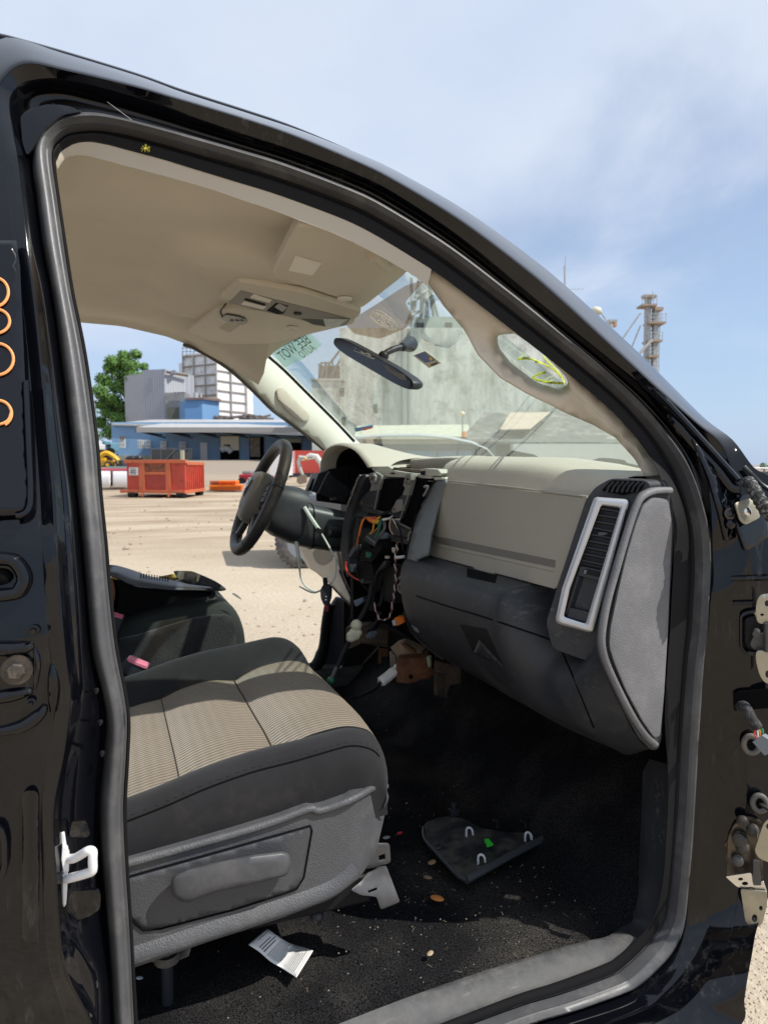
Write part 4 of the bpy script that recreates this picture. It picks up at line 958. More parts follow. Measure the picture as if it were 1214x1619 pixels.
# lower dash shell: shelf, rolled front, bin door sloping away underneath
def lowsec(y):
    e = sstep(1.12, .99, y); k = sstep(1.62, 1.72, y); w = sstep(1.165, 1.085, y)      # w: the shelf dies away under the vent pod
    P = [V((.80+k*.05, y, 1.215)), V((.785+k*.03, y, 1.200)), V((.735+k*.02, y, 1.194)), V((.708+k*.02+.010*e, y, 1.186)), V((.692+k*.03+.016*e, y, 1.168)), V((.688+k*.03+.02*e, y, 1.13)), V((.694+k*.03+.022*e, y, 1.08)), V((.716+k*.02+.022*e, y, 1.02)), V((.755+.03*e, y, .965)), V((.81+.03*e, y, .925)), V((.89, y, .893)), V((.96, y, .905))]
    Q = [V((.825, y, 1.108)), V((.82, y, 1.104)), V((.812, y, 1.10)), V((.800, y, 1.094)), V((.786, y, 1.083)), V((.768, y, 1.066)), V((.755, y, 1.040)), V((.754, y, 1.003))] + P[8:]
    return [lerp(a, b, w) for a, b in zip(P, Q)]
LOWY = (1.02,1.04,1.06,1.08,1.095,1.11,1.125,1.14,1.155,1.17,1.2,1.3,1.4,1.5,1.58,1.635,1.66)
ENDR = [PY(x, y, .945) for x, y in ((945,980),(944,992),(943,1004),(942,1016),(944,1030),(949,1047),(957,1067),(968,1092),(983,1122),(1000,1155),(1016,1177),(1036,1189))]
mb = MB(); mb.loft([cr(ENDR, 4)]+[cr([lerp(a, b, t) for a, b in zip(ENDR, lowsec(1.02))], 4) for t in (.33, .67)]+[cr(lowsec(y), 4) for y in LOWY])
_lc = caster(mb)
low = mb.build('lower_dash', DARKP, dash, angle=60)
def onlow(px, py, lift=.003): return _lc(px, py, lift, lambda x, y: PX(x, y, .74))
def seamline(name, px, r, m, par, lift=.0005):
    mb = MB(); mb.tube([onlow(x, y, lift) for x, y in px], r, 5); return mb.build(name, m, par)
seamline('bin_seam', [(p.x, p.y) for p in cr([(658,942),(700,956),(760,974),(820,994),(868,1011),(884,1024),(896,1048),(918,1100),(938,1150)], 4)], .0016, VOID, low)
seamline('bin_edge', [(p.x, p.y+2.5) for p in cr([(660,943),(700,957),(760,975),(820,995),(868,1012)], 4)], .0011, mat('edge_grey', (.05,.05,.055), .5), low, .0008)
mb = MB(); patch(mb, [(738,898),(786,909),(783,922),(738,912)], lambda x, y: onlow(x, y, .002), 6); nt = mb.build('latch_notch', VOID, low, recalc=False)
mb = MB(); mb.prism([PX(x, y, .765) for x, y in ((748,897),(781,904),(779,912),(750,906))], (.01,0,0)); mb.build('door_latch', GLOVE, gd, bevel=.001)
pull = low
mb = MB(); patch(mb, rc([(726,987),(768,994),(795,1054),(748,1032)], 3, 2), lambda x, y: onlow(x, y, .0015), 6); mb.build('pull_pocket', BLK, low, recalc=False)
mb = MB(); patch(mb, [(748,1032),(757,1012),(795,1054)], lambda x, y: onlow(x, y, .004+.004*(y-1012)/40), 5); mb.build('pull_lip', DARKP, low, recalc=False, solid=.002)
# upright dark trim between the glove box and the centre stack
U = [(703,757),(690,758),(676,776),(662,806),(651,845),(645,872),(640,905),(639,935),(643,970),(652,995),(660,1000),(652,950),(650,905),(660,884),(674,877),(679,845),(691,800),(704,764)]
ufn = lambda x, y: PX(x, y, lerp(.792, .715, sstep(760, 900, y)) + .05*sstep(900, 1010, y)*0)
mb = MB(); patch(mb, U, ufn, 9); up = mb.build('stack_side_trim', mat('slate_plastic', (.17,.185,.19), .5, bump=(420,.4), vor=True, bumpd=.0006, dust=(12,.5,.8,(.2,.2,.19),.4)), dash, recalc=False, solid=.008)
mb = MB(); mb.tube(cr([ufn(x, y) for x, y in ((700,757),(688,760),(674,779),(660,809),(650,846),(643,876),(638,907),(637,938),(641,972),(652,1000),(672,1020),(700,1042)) ], 3), .0035, 6); mb.build('trim_edge', LIP, up)
# end cap, grey grained, with raised rim
ECY = .938
E_out = [(1000,792),(1008,778),(1026,769),(1052,768),(1062,790),(1064,830),(1061,900),(1057,1000),(1050,1100),(1045,1168),(1040,1186),(1028,1187),(1008,1168),(986,1128),(962,1080),(947,1045),(941,1020),(943,993),(952,945),(968,890),(985,838)]
efn = lambda x, y: PY(x, y, ECY + .05*sstep(985, 942, x)*0)
ecap = plate('dash_end_cap', rc(E_out, 6, 3), efn, (.030, .030, -.010), DARKP, dash, bevel=.005)
E_in = [(1016,800),(1034,786),(1056,790),(1062,830),(1059,900),(1055,1000),(1049,1100),(1043,1164),(1034,1166),(1016,1140),(990,1092),(972,1050),(963,1022),(965,993),(976,940),(990,880),(1004,832)]
mb = MB(); patch(mb, rc(E_in, 7, 3), lambda x, y: PY(x, y, ECY-.005-.006*math.sin(max(0,min(1,(x-960)/100))*math.pi)), 12); mb.build('end_panel', GREYP, ecap, recalc=False, solid=.006, bevel=.0015)
mb = MB(); mb.tube(cr([PY(x, y, ECY-.003) for x, y in ((1060,775),(1034,776),(1014,786),(1003,806),(990,845),(974,900),(960,950),(952,993),(951,1020),(958,1048),(976,1088),(996,1126),(1018,1160),(1036,1178))], 4), .0062, 10, flat=.8); mb.build('end_rim', GREYP, ecap)
# dark bezel round the silver vent frame, top slots
vfn = plane3(PX(938,784,.795), PX(876,984,.745), PX(993,789,.832))
pod = plate('vent_pod', rc([(925,790),(940,770),(965,756),(1022,759),(1030,770),(1004,790),(985,850),(962,920),(950,990),(944,1052),(872,1026),(862,985),(880,928),(905,850)], 8, 3), near_(vfn, 1.004), (.05, .01, 0), DARKP, dash, bevel=.006)
tfn = near_(vfn, .999)
mb = MB(); patch(mb, rc([(950,776),(966,759),(1020,761),(1012,776),(985,783)], 4, 3), tfn, 6); dv_ = mb.build('defrost_grille', VOID, pod, recalc=False, solid=.002)
for k in range(7):
    x = 958+k*8
    mb = MB(); mb.tube([near_(vfn,.997)(x, 778), near_(vfn,.997)(x+4, 769), near_(vfn,.997)(x+11, 762)], .0022, 6); mb.build('grille_fin', DARKP2, dv_)
mb = MB()
fo = rc([(939,785),(995,789),(937,1002),(876,985),(888,930)], [7,9,9,9,0], 5); fi = rc([(950,799),(980,803),(925,986),(891,975),(901,930)], [4,4,4,4,0], 5)
q0, q1, q2 = near_(vfn, .999), near_(vfn, .990), near_(vfn, .9885)
lm = lambda a, b, t: lerp(V(a), V(b), t)
mb.loft([[q0(*p) for p in fo], [q1(*lm(a, b, .08)) for a, b in zip(fo, fi)], [q2(*lm(a, b, .35)) for a, b in zip(fo, fi)], [q2(*lm(a, b, .75)) for a, b in zip(fo, fi)], [q1(*lm(a, b, .97)) for a, b in zip(fo, fi)], [near_(vfn, 1.012)(*p) for p in fi]], cu=True)
frame = mb.build('vent_frame', SILV, pod, angle=60)
def vp(u, v):                                   # u across 0..1, v down 0..1 inside the frame
    a, b, c, d = V((948,797)), V((981,802)), V((930,988)), V((890,977)); p = lerp(lerp(a, b, u), lerp(d, c, u), v); return p.x, p.y
mb = MB(); mb.prism([near_(vfn, 1.010)(*vp(u, v)) for u, v in ((0,0),(1,0),(1,1),(0,1))], (.004, 0, 0)); back_ = mb.build('vent_cavity', VOID, frame)
for k in range(9):
    v = .03+.057*k
    mb = MB(); mb.prism([near_(vfn, q)(*vp(u, v+dv)) for u, q, dv in ((0,1.006,.008),(1,1.006,.008),(1,.993,0),(0,.993,0))], (0, 0, -.003)); mb.build('vent_louver', DARKP2, frame, bevel=.0008)
mb = MB(); mb.prism([near_(vfn, .991)(*vp(u, v)) for u, v in ((.30,.235),(.62,.225),(.66,.25),(.34,.27))], (.006, 0, 0)); mb.build('vent_tab', STEEL, frame, bevel=.001)
def vbox(name, u0, v0, u1, v1, q, t, m, b=.0015):
    mb = MB(); mb.prism([near_(vfn, q)(*vp(u, v)) for u, v in ((u0,v0),(u1,v0),(u1,v1),(u0,v1))], (t,0,0)); return mb.build(name, m, frame, bevel=b)
vbox('vent_slider', .0,.54,1,.63, .996,.012, DARKP2); vbox('slider_knob', .18,.56,.85,.60, .993,.006, BLK); vbox('slider_mark', .22,.565,.30,.60, .9915,.004, GREYC, .0005)
vbox('cubby_rim', 0,.63,.10,.97,.997,.012,DARKP2); vbox('cubby_rim', .9,.63,1,.97,.997,.012,DARKP2); vbox('cubby_rim', .1,.90,.9,.99,.997,.012,DARKP2)
# ---- centre stack: cavity, carrier frame, connectors
cz = lambda x, y: (540+x/6.39, 720+y/6.39)
_stk = plane3(PY(540,760,2.02), PY(540,900,2.02), PX(700,800,.79))
def cpt(x, y, dx=0.0): p = _stk(*cz(x, y)); return EYE + (p-EYE)*(1+dx*.55)
mb = MB(); mb.box((.99, 1.83, 1.16), (.06, .50, .52)); mb.box((.88, 2.05, 1.15), (.36, .03, .40)); mb.box((.92, 1.655, 1.16), (.22, .02, .46)); mb.box((.92, 1.84, .955),(.16,.36,.03)); cav = mb.build('stack_cavity', VOID, dash)
def bar(name, pts, dx, depth, m, par=None, bev=.002, r=4):
    mb = MB(); mb.prism([cpt(x, y, dx) for x, y in rc(pts, r, 2)], (depth, 0, 0)); return mb.build(name, m, par or cav, bevel=bev)
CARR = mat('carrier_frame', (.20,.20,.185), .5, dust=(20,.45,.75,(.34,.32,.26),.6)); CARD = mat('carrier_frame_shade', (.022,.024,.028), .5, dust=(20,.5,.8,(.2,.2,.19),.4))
PALEF = mat('pale_frame', (.50,.50,.42), .5, dust=(20,.5,.8,(.34,.3,.24),.5))
bar('upper_rail', [(330,150),(520,152),(640,172),(800,190),(905,205),(930,225),(890,235),(640,222),(400,212),(360,190)], .02, .02, PALEF)
bar('rail_block', [(300,125),(330,112),(470,110),(510,135),(490,160),(400,150),(320,158)], .035, .03, PALEF); bar('rail_block', [(795,140),(830,132),(970,140),(1005,180),(985,205),(900,210),(800,190)], .015, .03, PALEF)
bar('rail_notch', [(790,160),(835,155),(830,200),(795,196)], .010, .01, BLK); bar('rail_notch', [(487,175),(525,172),(522,190),(490,188)], .015, .01, BLK)
bar('rail_tab', [(930,225),(1010,218),(1020,245),(935,250)], .0, .02, PALEF); bar('shelf_edge', [(520,120),(800,145),(800,170),(520,150)], .04, .01, BROWNM)
la_ = bar('radio_bracket', [(270,190),(330,165),(400,205),(400,240),(372,350),(280,362),(300,300),(285,260)], .0, .03, CARR)
bar('bracket_boss', [(285,205),(318,180),(340,215),(335,280),(300,290),(285,255)], -.012, .02, CARR, la_)
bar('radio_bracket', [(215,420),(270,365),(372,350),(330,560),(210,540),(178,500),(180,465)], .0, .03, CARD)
bar('radio_bracket', [(650,190),(712,186),(712,250),(672,405),(612,400),(640,330),(618,300)], -.005, .03, CARR)
bar('bracket_boss', [(655,210),(695,190),(700,250),(660,300),(640,260)], -.016, .015, CARR)
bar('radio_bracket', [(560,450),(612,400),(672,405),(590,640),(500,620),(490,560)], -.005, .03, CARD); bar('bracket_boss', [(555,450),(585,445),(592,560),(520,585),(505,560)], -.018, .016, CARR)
bar('lower_rail', [(205,540),(240,520),(430,585),(420,605),(215,565)], -.01, .02, DARKP2)
for x, y in ((305,210),(190,480),(660,240),(530,545)):
    mb = MB(); p = cpt(x, y, -.02); mb.cyl(p, p+V((.006,0,0)), .0036, n=12); q = mb.build('clip_nut', RUST, cav); mb = MB(); mb.cyl(p+V((-.0008,0,0)), p, .0016, n=10); mb.build('nut_hole', VOID, q)
for x, y in ((292, 240),(645,275)):
    mb = MB(); p = cpt(x, y, -.02); mb.cyl(p, p+V((.006,0,0)), .003, n=10); mb.build('clip_nut', RUST, cav)
bar('bay_opening', [(395,238),(640,226),(618,300),(640,330),(610,402),(560,450),(490,560),(430,572),(332,556),(372,350)], .012, .004, VOID, None, .0005, 6)
bar('bay_opening', [(714,200),(862,258),(835,330),(700,742),(588,690),(592,640),(672,405),(712,250)], .010, .004, VOID, None, .0005, 6)
for a_, b_ in (((400,232),(372,352)), ((372,352),(332,556)), ((332,556),(425,578)), ((590,692),(698,742)), ((712,250),(674,405)), ((674,405),(592,640))):
    mb = MB(); mb.tube([cpt(*a_, -.004), cpt(*b_, -.004)], .0022, 6); mb.build('bay_edge', CARR, cav)
bar('heater_box', [(440,800),(690,850),(660,900),(430,850)], .02, .06, mat('heater_plastic', (.05,.047,.045), .5, dust=(15,.5,.8,(.16,.14,.11),.4)))
bar('heater_face', [(490,640),(620,700),(700,760),(680,840),(520,800),(470,720)], .03, .03, mat('heater_face', (.085,.08,.075), .5, dust=(15,.5,.8,(.2,.17,.13),.4)))
bar('side_box', [(590,680),(700,740),(690,770),(580,730)], .0, .03, DARKP2); bar('side_box', [(720,250),(860,260),(700,740),(590,690)], .06, .02, BLK)
rb = bar('radio_plug', [(250,795),(290,780),(375,845),(330,925),(215,850)], -.035, .05, DARKP2); bar('plug_strip', [(240,820),(255,812),(345,880),(335,895)], -.038, .004, GREYC, rb, .0005)
bar('control_box', [(330,930),(420,850),(400,950),(300,1085),(180,1045),(200,960)], .0, .05, BLK); bar('green_connector', [(243,972),(275,980),(272,1035),(240,1028)], -.012, .01, GREENC)
bar('duct', [(180,1060),(300,1090),(330,1240),(290,1280),(170,1230),(150,1130)], .02, .05, BLK); bar('duct_column', [(440,1100),(540,1120),(520,1500),(400,1460),(420,1240)], .03, .04, mat('duct_brown', (.022,.019,.017), .55))
bar('heater_rib', [(345,1180),(430,1060),(460,1075),(370,1210),(330,1380),(300,1370)], .0, .015, mat('rib_grey', (.035,.034,.033), .5))
# left upright with snap ribs
UL = [(235,190),(185,195),(150,260),(95,400),(55,510),(20,640),(0,760),(-15,960),(10,1120),(60,1240),(95,1180),(60,1000),(60,800),(110,560),(190,330),(245,230)]
lu = bar('stack_upright', UL, -.01, .05, DARKP2, None, .004, 10)
for a, b in (((190,200),(150,270)), ((150,280),(105,400)), ((95,420),(60,520))):
    mb = MB(); mb.tube([cpt(*a, -.014), cpt((a[0]+b[0])/2-6, (a[1]+b[1])/2, -.016), cpt(*b, -.014)], .0028, 6); mb.build('upright_rib', CARR, lu)
bar('upright_panel', [(30,600),(175,620),(215,640),(190,760),(150,1000),(60,1010),(10,900)], .005, .04, mat('upright_black', (.014,.014,.017), .4), None, .006, 10)
for pts in ([(835,320),(870,312),(850,370),(825,410)], [(700,770),(680,800),(685,850),(668,850)], [(600,1215),(625,1240),(608,1300),(575,1310),(578,1370),(640,1400)], [(575,1250),(600,1225),(628,1240)]):
    mb = MB(); mb.tube(cr([cpt(x, y, -.03) for x, y in pts], 3), .0032, 6); mb.build('snap_clip', CARR, up)
bar('snap_block', [(575,1300),(605,1240),(628,1250),(640,1400),(660,1450),(600,1390),(575,1370)], -.025, .01, CARR, up, .001, 2)
# ---- wires
def wire(name, pts, r, m, par=None, dx=-.03, dxs=None, n=4):
    mb = MB(); P_ = [cpt(p[0], p[1], (p[2] if len(p) > 2 else dx)) for p in pts]; mb.tube(cr(P_, n), r, 7); return mb.build(name, m, par or cav)
wire('orange_wire', [(235,632,-.03),(210,670,-.05),(190,740,-.055),(175,820,-.05),(155,905,-.04)], .0030, ORANGE)
wire('red_wire', [(45,1078),(42,1130),(70,1190),(135,1240),(200,1268)], .0026, REDW)
wire('black_lead', [(185,660),(180,800,-.05),(175,950,-.05),(155,1100),(160,1200),(210,1300),(290,1390)], .0022, BLK, dx=-.045)
wire('yellow_wire', [(412,600),(365,640,-.05),(325,700,-.05),(318,750,-.05),(288,792,-.04)], .0024, YEL)
for k in range(4): wire('teal_wire', [(395+k*7,640),(370+k*9,690,-.05),(375+k*4,740,-.05),(335+k*7,830,-.04)], .0024, TEALW)
for k in range(3): wire('grey_wire', [(410+k*12,650),(430+k*6,720,-.045),(400+k*10,780,-.045),(350+k*8,840,-.035)], .0024, WGREY)
wire('orange_pale_wire', [(400,690),(360,740,-.045),(300,790,-.04)], .002, mat('salmon_wire', (.55,.25,.12), .5))
bar('tape_splice', [(240,625),(280,622),(350,650),(365,690),(310,690),(255,655)], -.045, .014, ORANGE, None, .004, 8); bar('yellow_splice', [(310,650),(360,650),(362,690),(318,688)], -.052, .010, YEL, None, .003, 6); bar('red_splice', [(300,618),(345,625),(350,645),(310,640)], -.05, .008, REDW, None, .002, 4)
bar('white_plug', [(405,640),(450,630),(462,648),(415,662)], -.045, .01, WHITE, None, .002, 4)
wire('white_lead', [(455,638),(490,628),(515,610)], .0016, WHITE, dx=-.04)
wire('black_cable', [(300,625),(380,610,-.04),(450,575,-.04),(500,570)], .0035, BLK)
wire('black_cable', [(510,630,-.025),(560,700,-.035),(595,780,-.04),(610,880,-.04),(630,1000,-.03)], .0032, BLK)
wire('pale_lead', [(500,630),(485,690),(490,750),(520,800)], .002, mat('pink_wire', (.5,.32,.28), .5), dx=-.035)
wire('pale_lead', [(515,640),(560,720),(580,760)], .0016, CREAMS, dx=-.038)
bar('inline_fuse', [(125,915),(150,900),(135,960),(85,1030),(68,1015),(90,960)], -.045, .016, mat('fuse_grey', (.07,.075,.085), .4), None, .003, 6)
wire('white_clip', [(552,1018),(560,1030),(600,1028),(630,1022)], .0042, WHITE, dx=-.05)
bar('cream_tab', [(505,930),(535,930),(545,955),(520,990),(505,960)], .0, .01, CREAMS, None, .001, 2); bar('cream_tab', [(435,1015),(455,1020),(452,1045),(438,1040)], .0, .01, CREAMS, None, .001, 2)
# twisted white / black / red loom
base = cr([(560,880),(556,950),(540,1050),(545,1150),(548,1250),(535,1350),(528,1420),(510,1520),(490,1620),(440,1660),(380,1650),(345,1560),(310,1440),(285,1380)], 8)
for nm, m, ph in (('white_strand', WHITE, 0), ('dark_strand', BLK, 2.1), ('red_strand', mat('faded_red', (.40,.10,.08), .5), 4.2)):
    mb = MB(); mb.tube([cpt(p[0], p[1], -.03) + V((.0019*math.cos(i*.75+ph), .0019*math.sin(i*.75+ph), .0)) for i, p in enumerate(base)], .0015, 6); mb.build(nm, m, cav)
# ---- steering column, shroud
wz = lambda x, y, Y: PY(360+x/6.07, 680+y/6.07, Y)
mb = MB(); cc_ = [(735,590,),(800,592),(945,650),(1130,720)]
SH = [V((.50,2.2,1.285)), V((.56,2.2,1.272)), V((.60,2.2,1.262)), V((.66,2.2,1.25)), V((.78,2.2,1.225)), V((.88,2.2,1.20))]
SR = [(.070,.045,.085), (.085,.048,.10), (.088,.046,.100), (.088,.044,.098), (.085,.04,.085), (.075,.04,.07)]
rows = []
for c, (hw, up_, dn) in zip(SH, SR):
    r_ = []
    for k in range(32):
        a = 2*math.pi*k/32; ca, sa = math.cos(a), math.sin(a)
        r_.append(c + V((0, math.copysign(abs(ca)**.55, ca)*hw, math.copysign(abs(sa)**.6, sa)*(up_ if sa > 0 else dn))))
    rows.append(r_)
mb.loft(rows, cu=True); mb.f += [list(range(31, -1, -1))]; mb.m.append(0)
colm = mb.build('steering_column', mat('column_plastic', (.040,.046,.048), .42, bump=(420,.3), vor=True, dust=(9,.5,.8,(.22,.21,.16),.4), bumpd=.0006), TRUCK, angle=50)
mb = MB(); r_ = [c_ for c_ in rows[2]]; mb.tube([p for p in r_], .0022, 6, closed=True); mb.build('shroud_gap', VOID, colm)
mb = MB(); mb.tube([p+V((0,-.001,0)) for p in [rows[k][20] for k in range(2, 6)]], .0012, 5); mb.build('shroud_seam', VOID, colm)
# hub shroud behind the wheel
mb = MB(); rows2 = []
for c, hw, hh in ((V((.475,2.2,1.297)), .075, .070), (V((.50,2.2,1.288)), .085, .080), (V((.55,2.2,1.271)), .090, .088), (V((.575,2.2,1.263)), .086, .084)):
    rows2.append([c + V((.45*math.copysign(abs(math.sin(2*math.pi*k/28))**.7, math.sin(2*math.pi*k/28))*hh*.5, math.copysign(abs(math.cos(2*math.pi*k/28))**.6, math.cos(2*math.pi*k/28))*hw, math.copysign(abs(math.sin(2*math.pi*k/28))**.6, math.sin(2*math.pi*k/28))*hh)) for k in range(28)])
mb.loft(rows2, cu=True); mb.f += [list(range(27, -1, -1))]; mb.m.append(0); mb.build('column_collar', DARKP, colm, angle=50)
mb = MB(); p = wz(960, 975, 2.10); mb.lathe(p, V((-.9,-.3,.1)), [(-.05,.018),(0,.018),(.004,.014)], 18); mb.build('ignition_switch', DARKP2, colm)
# beige knee panel under the column
kz = lambda x, y: (360+x/3.035, 660+y/3.035)
KP = [(330,580),(365,600),(430,625),(470,640),(525,608),(528,640),(540,735),(575,820),(618,915),(560,872),(500,810),(425,745),(385,720),(350,650)]
knp = {}
def kfn(px, py): return PX(px, py, .70 + .10*sstep(845, 965, py) + .02*math.sin((px-470)/60*math.pi))
mb = MB(); patch(mb, [kz(*p) for p in KP], kfn, 7); kn = mb.build('knee_panel', mat('knee_beige', (.66,.60,.50), .6, dust=(10,.5,.8,(.5,.44,.36),.4)), TRUCK, recalc=False, solid=.006, angle=70)
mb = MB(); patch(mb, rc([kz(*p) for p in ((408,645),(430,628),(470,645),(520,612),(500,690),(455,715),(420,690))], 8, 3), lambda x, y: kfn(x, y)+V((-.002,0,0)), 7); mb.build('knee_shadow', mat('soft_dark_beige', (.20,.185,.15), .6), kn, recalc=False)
for pts in ([(330,605),(345,640),(352,665),(340,650)], [(345,655),(372,700),(365,705)]):
    mb = MB(); patch(mb, [kz(*p) for p in pts], lambda x, y: kfn(x, y)+V((-.003,0,0)), 5); mb.build('panel_slot', VOID, kn, recalc=False)
mb = MB(); mb.tube(cr([kfn(*kz(*p))+V((-.002,0,0)) for p in KP[6:11]], 3), .003, 6); mb.build('panel_edge', BLK, kn)
# ---- steering wheel
WC = V((.450, 2.20, 1.330)); TL = R(24); e1 = V((0,1,0)); e2 = V((math.sin(TL), 0, math.cos(TL))); wn = V((-math.cos(TL), 0, math.sin(TL)))
wp = lambda a, b, c=0: WC + e1*a + e2*b + wn*c
LEATH = mat('dark_leather', (.030,.029,.028), .48, spec=.45, bump=(330,.35), vor=True, dust=(9,.45,.8,(.13,.115,.085),.4), bumpd=.0005)
mb = MB(); mb.tube([wp(.178*math.cos(2*math.pi*k/64), .178*math.sin(2*math.pi*k/64), 0) for k in range(64)], [.0178+.0015*abs(math.sin(2*math.pi*k/64)) for k in range(64)], 14, closed=True)
wh = mb.build('steering_wheel', LEATH, TRUCK, angle=80)
for a in (12, 168, 235, 305):
    p = wp(.178*math.cos(R(a)), .178*math.sin(R(a))); t_ = (e1*-math.sin(R(a)) + e2*math.cos(R(a)))
    rad_ = (e1*math.cos(R(a)) + e2*math.sin(R(a)))
    mb = MB(); mb.tube([p + rad_*(.0188*math.cos(q)) + wn*(.0188*math.sin(q)) for q in [2*math.pi*k/16 for k in range(16)]], .0011, 5, closed=True); mb.build('rim_seam', BLK, wh)
# spokes
def spoke(name, pts, m, t=.018, c=-.012, b=.005): 
    mb = MB(); mb.prism([wp(x, y, c) for x, y in pts], wn*t); return mb.build(name, m, wh, bevel=b, seg=3)
for s in (-1, 1):
    sp_ = spoke('wheel_spoke', [(s*.055,.045),(s*.11,.055),(s*.166,.060),(s*.172,.01),(s*.166,-.03),(s*.11,-.035),(s*.055,-.04)], LEATH)
    mb = MB(); mb.prism([wp(x, y, .008) for x, y in rc([(s*.075,.036),(s*.135,.042),(s*.140,-.012),(s*.075,-.022)], .008, 3)], wn*.004); pad_ = mb.build('button_pad', mat('button_pad', (.05,.05,.052), .4), wh, bevel=.001)
    for k in range(3):
        mb = MB(); y = .026-.018*k; mb.prism([wp(x, yy, .0125) for x, yy in rc([(s*.082,y+.006),(s*.13,y+.008),(s*.13,y-.006),(s*.082,y-.008)], .003, 2)], wn*.002); mb.build('wheel_button', plain('button_grey', (.13,.13,.14), .4), pad_, bevel=.0006)
    sl_ = spoke('lower_spoke', [(s*.025,-.06),(s*.06,-.052),(s*.115,-.128),(s*.085,-.152)], LEATH)
    mb = MB(); mb.prism([wp(x, y, .0065) for x, y in rc([(s*.038,-.068),(s*.056,-.066),(s*.104,-.126),(s*.086,-.140)], .006, 3)], wn*.003); a_ = mb.build('spoke_trim', SILV, wh, bevel=.001)
    mb = MB(); mb.prism([wp(x, y, .0097) for x, y in rc([(s*.044,-.073),(s*.054,-.072),(s*.098,-.125),(s*.087,-.132)], .005, 3)], wn*.001); mb.build('spoke_slot', VOID, a_)
# airbag cover: a soft shield shape
mb = MB(); prof = [(-.062,.045),(-.05,.060),(0,.068),(.05,.060),(.062,.045),(.066,0),(.055,-.045),(.03,-.075),(0,-.082),(-.03,-.075),(-.055,-.045),(-.066,0)]
P2 = cr([V((a, b, 0)) for a, b in prof], 3, closed=True); rows = []
for k, c in ((1.10, -.012), (1.14, .010), (1.10, .028), (1.0, .040), (.76, .046), (.36, .0495), (.04, .050)): rows.append([wp(p.x*k, p.y*k, c) for p in P2])
mb.loft(rows, cu=True); hub = mb.build('airbag_cover', mat('taupe_airbag', (.18,.17,.145), .55, bump=(420,.35), vor=True, dust=(10,.5,.85,(.24,.21,.16),.4), bumpd=.0006), wh, angle=60)
# shield badge with curled ram horns
def bd(x, y, c=.0455): return wp(x*1.1, y*1.1+.012, c+.006)
mb = MB(); sh_ = rc([(-.022,.024),(0,.028),(.022,.024),(.021,-.002),(.012,-.020),(0,-.030),(-.012,-.020),(-.021,-.002)], .004, 3)
mb.prism([bd(x, y, .043) for x, y in sh_], wn*.004); bg_ = mb.build('shield_badge', mat('badge_dark', (.03,.035,.05), .25), hub, bevel=.0008)
mb = MB(); mb.tube([bd(x, y, .0475) for x, y in sh_], .0012, 6, closed=True); mb.build('badge_rim', CHROME, bg_)
for s in (-1, 1):
    mb = MB(); mb.tube(cr([bd(s*x, y, .0485) for x, y in ((.001,.012),(.008,.017),(.014,.012),(.0145,.002),(.009,-.004),(.006,.002),(.009,.005))], 4), .0021, 7); mb.build('badge_horn', CHROME, bg_)
mb = MB(); mb.tube([bd(0, y, .0485) for y in (.014,.004,-.008,-.022)], [.003,.004,.0035,.002], 8); mb.build('badge_head', CHROME, bg_)
mb = MB(); p = wp(0, -.048, .0475); mb.cyl(p, p+wn*.0012, .006, n=16); mb.build('airbag_mark', plain('mark_grey', (.09,.085,.075)), hub)
# ------------------------------------------------------------------ passenger seat
def seatz(x):                                    # height profile of the cushion along x
    return .898 + .056*sstep(-.06, .24, x) + .016*sstep(.20, .40, x)
XS = [-.34,-.2,-.1,-.02,.06,.10,.14,.2,.245,.26,.275,.31,.345,.38,.41,.434,.450,.457,.452]
FRONT = {.38:(.000,1),.41:(-.008,1),.434:(-.026,.99),.450:(-.060,.985),.457:(-.10,.98),.452:(-.14,.975)}
prof = [(1.068,.815),(1.060,.86),(1.056,.90),(1.060,.930),(1.072,.945),(1.085,.951),(1.11,.955),(1.135,.951),(1.150,.944),(1.152,.940),(1.17,.940),(1.24,.942),(1.31,.940),(1.37,.940),(1.44,.942),(1.51,.944),(1.555,.948),(1.558,.950),(1.575,.962),(1.605,.985),(1.635,.996),(1.66,.985),(1.675,.95),(1.678,.90),(1.672,.82)]
FAB0, FAB1 = 9, 17
rows = []
for x in XS:
    dz = seatz(x)-.945; row = []
    fr = FRONT.get(x, (0, 1))
    g = 0.0
    for j, (y, z) in enumerate(prof):
        yy = 1.365 + (y-1.365)*fr[1]; t = max(0, (z-.83)/.15); t = min(1, t)
        zz = z + dz + fr[0]*t
        if FAB0 <= j <= FAB1:
            s = (y-1.152)/(1.556-1.152); bow = .030*math.sin(math.pi*s)
            zz += .006*math.sin(math.pi*s)
            for xs, dep in ((.255, .012), (.095, .006)):
                d = (x - (xs + (bow if xs > .2 else 0)*.0))/.022; zz -= dep*math.exp(-d*d)
            zz += .008*sstep(.26, .34, x)
        row.append(V((x - .020*math.cos((y-1.365)/.32*math.pi/2)*0 - .034*abs((y-1.365)/.31)**5*sstep(.25, .45, x), yy, zz)))
    rows.append(row)
rows = along(rows, 2); rows = cross(rows, 3)
nc = len(rows[0])
mb = MB(); ja, jb = FAB0*2, FAB1*2
xi = next(k for k, r in enumerate(rows) if r[nc//2].x > .442)
mb.loft(rows); keepf, keepm = [], []
for k, f in enumerate(mb.f):
    i, j = divmod(k, nc-1)
    if not (ja <= j < jb and i < xi): keepf.append(f)
mb.f = keepf; mb.m = [0]*len(keepf)
seat = mb.build('front_seat', SEATF, TRUCK, angle=80)
mb = MB(); mb.loft([r[ja:jb+1] for r in rows[:xi+1]]); mb.build('seat_insert', RIBBED, seat, angle=80)
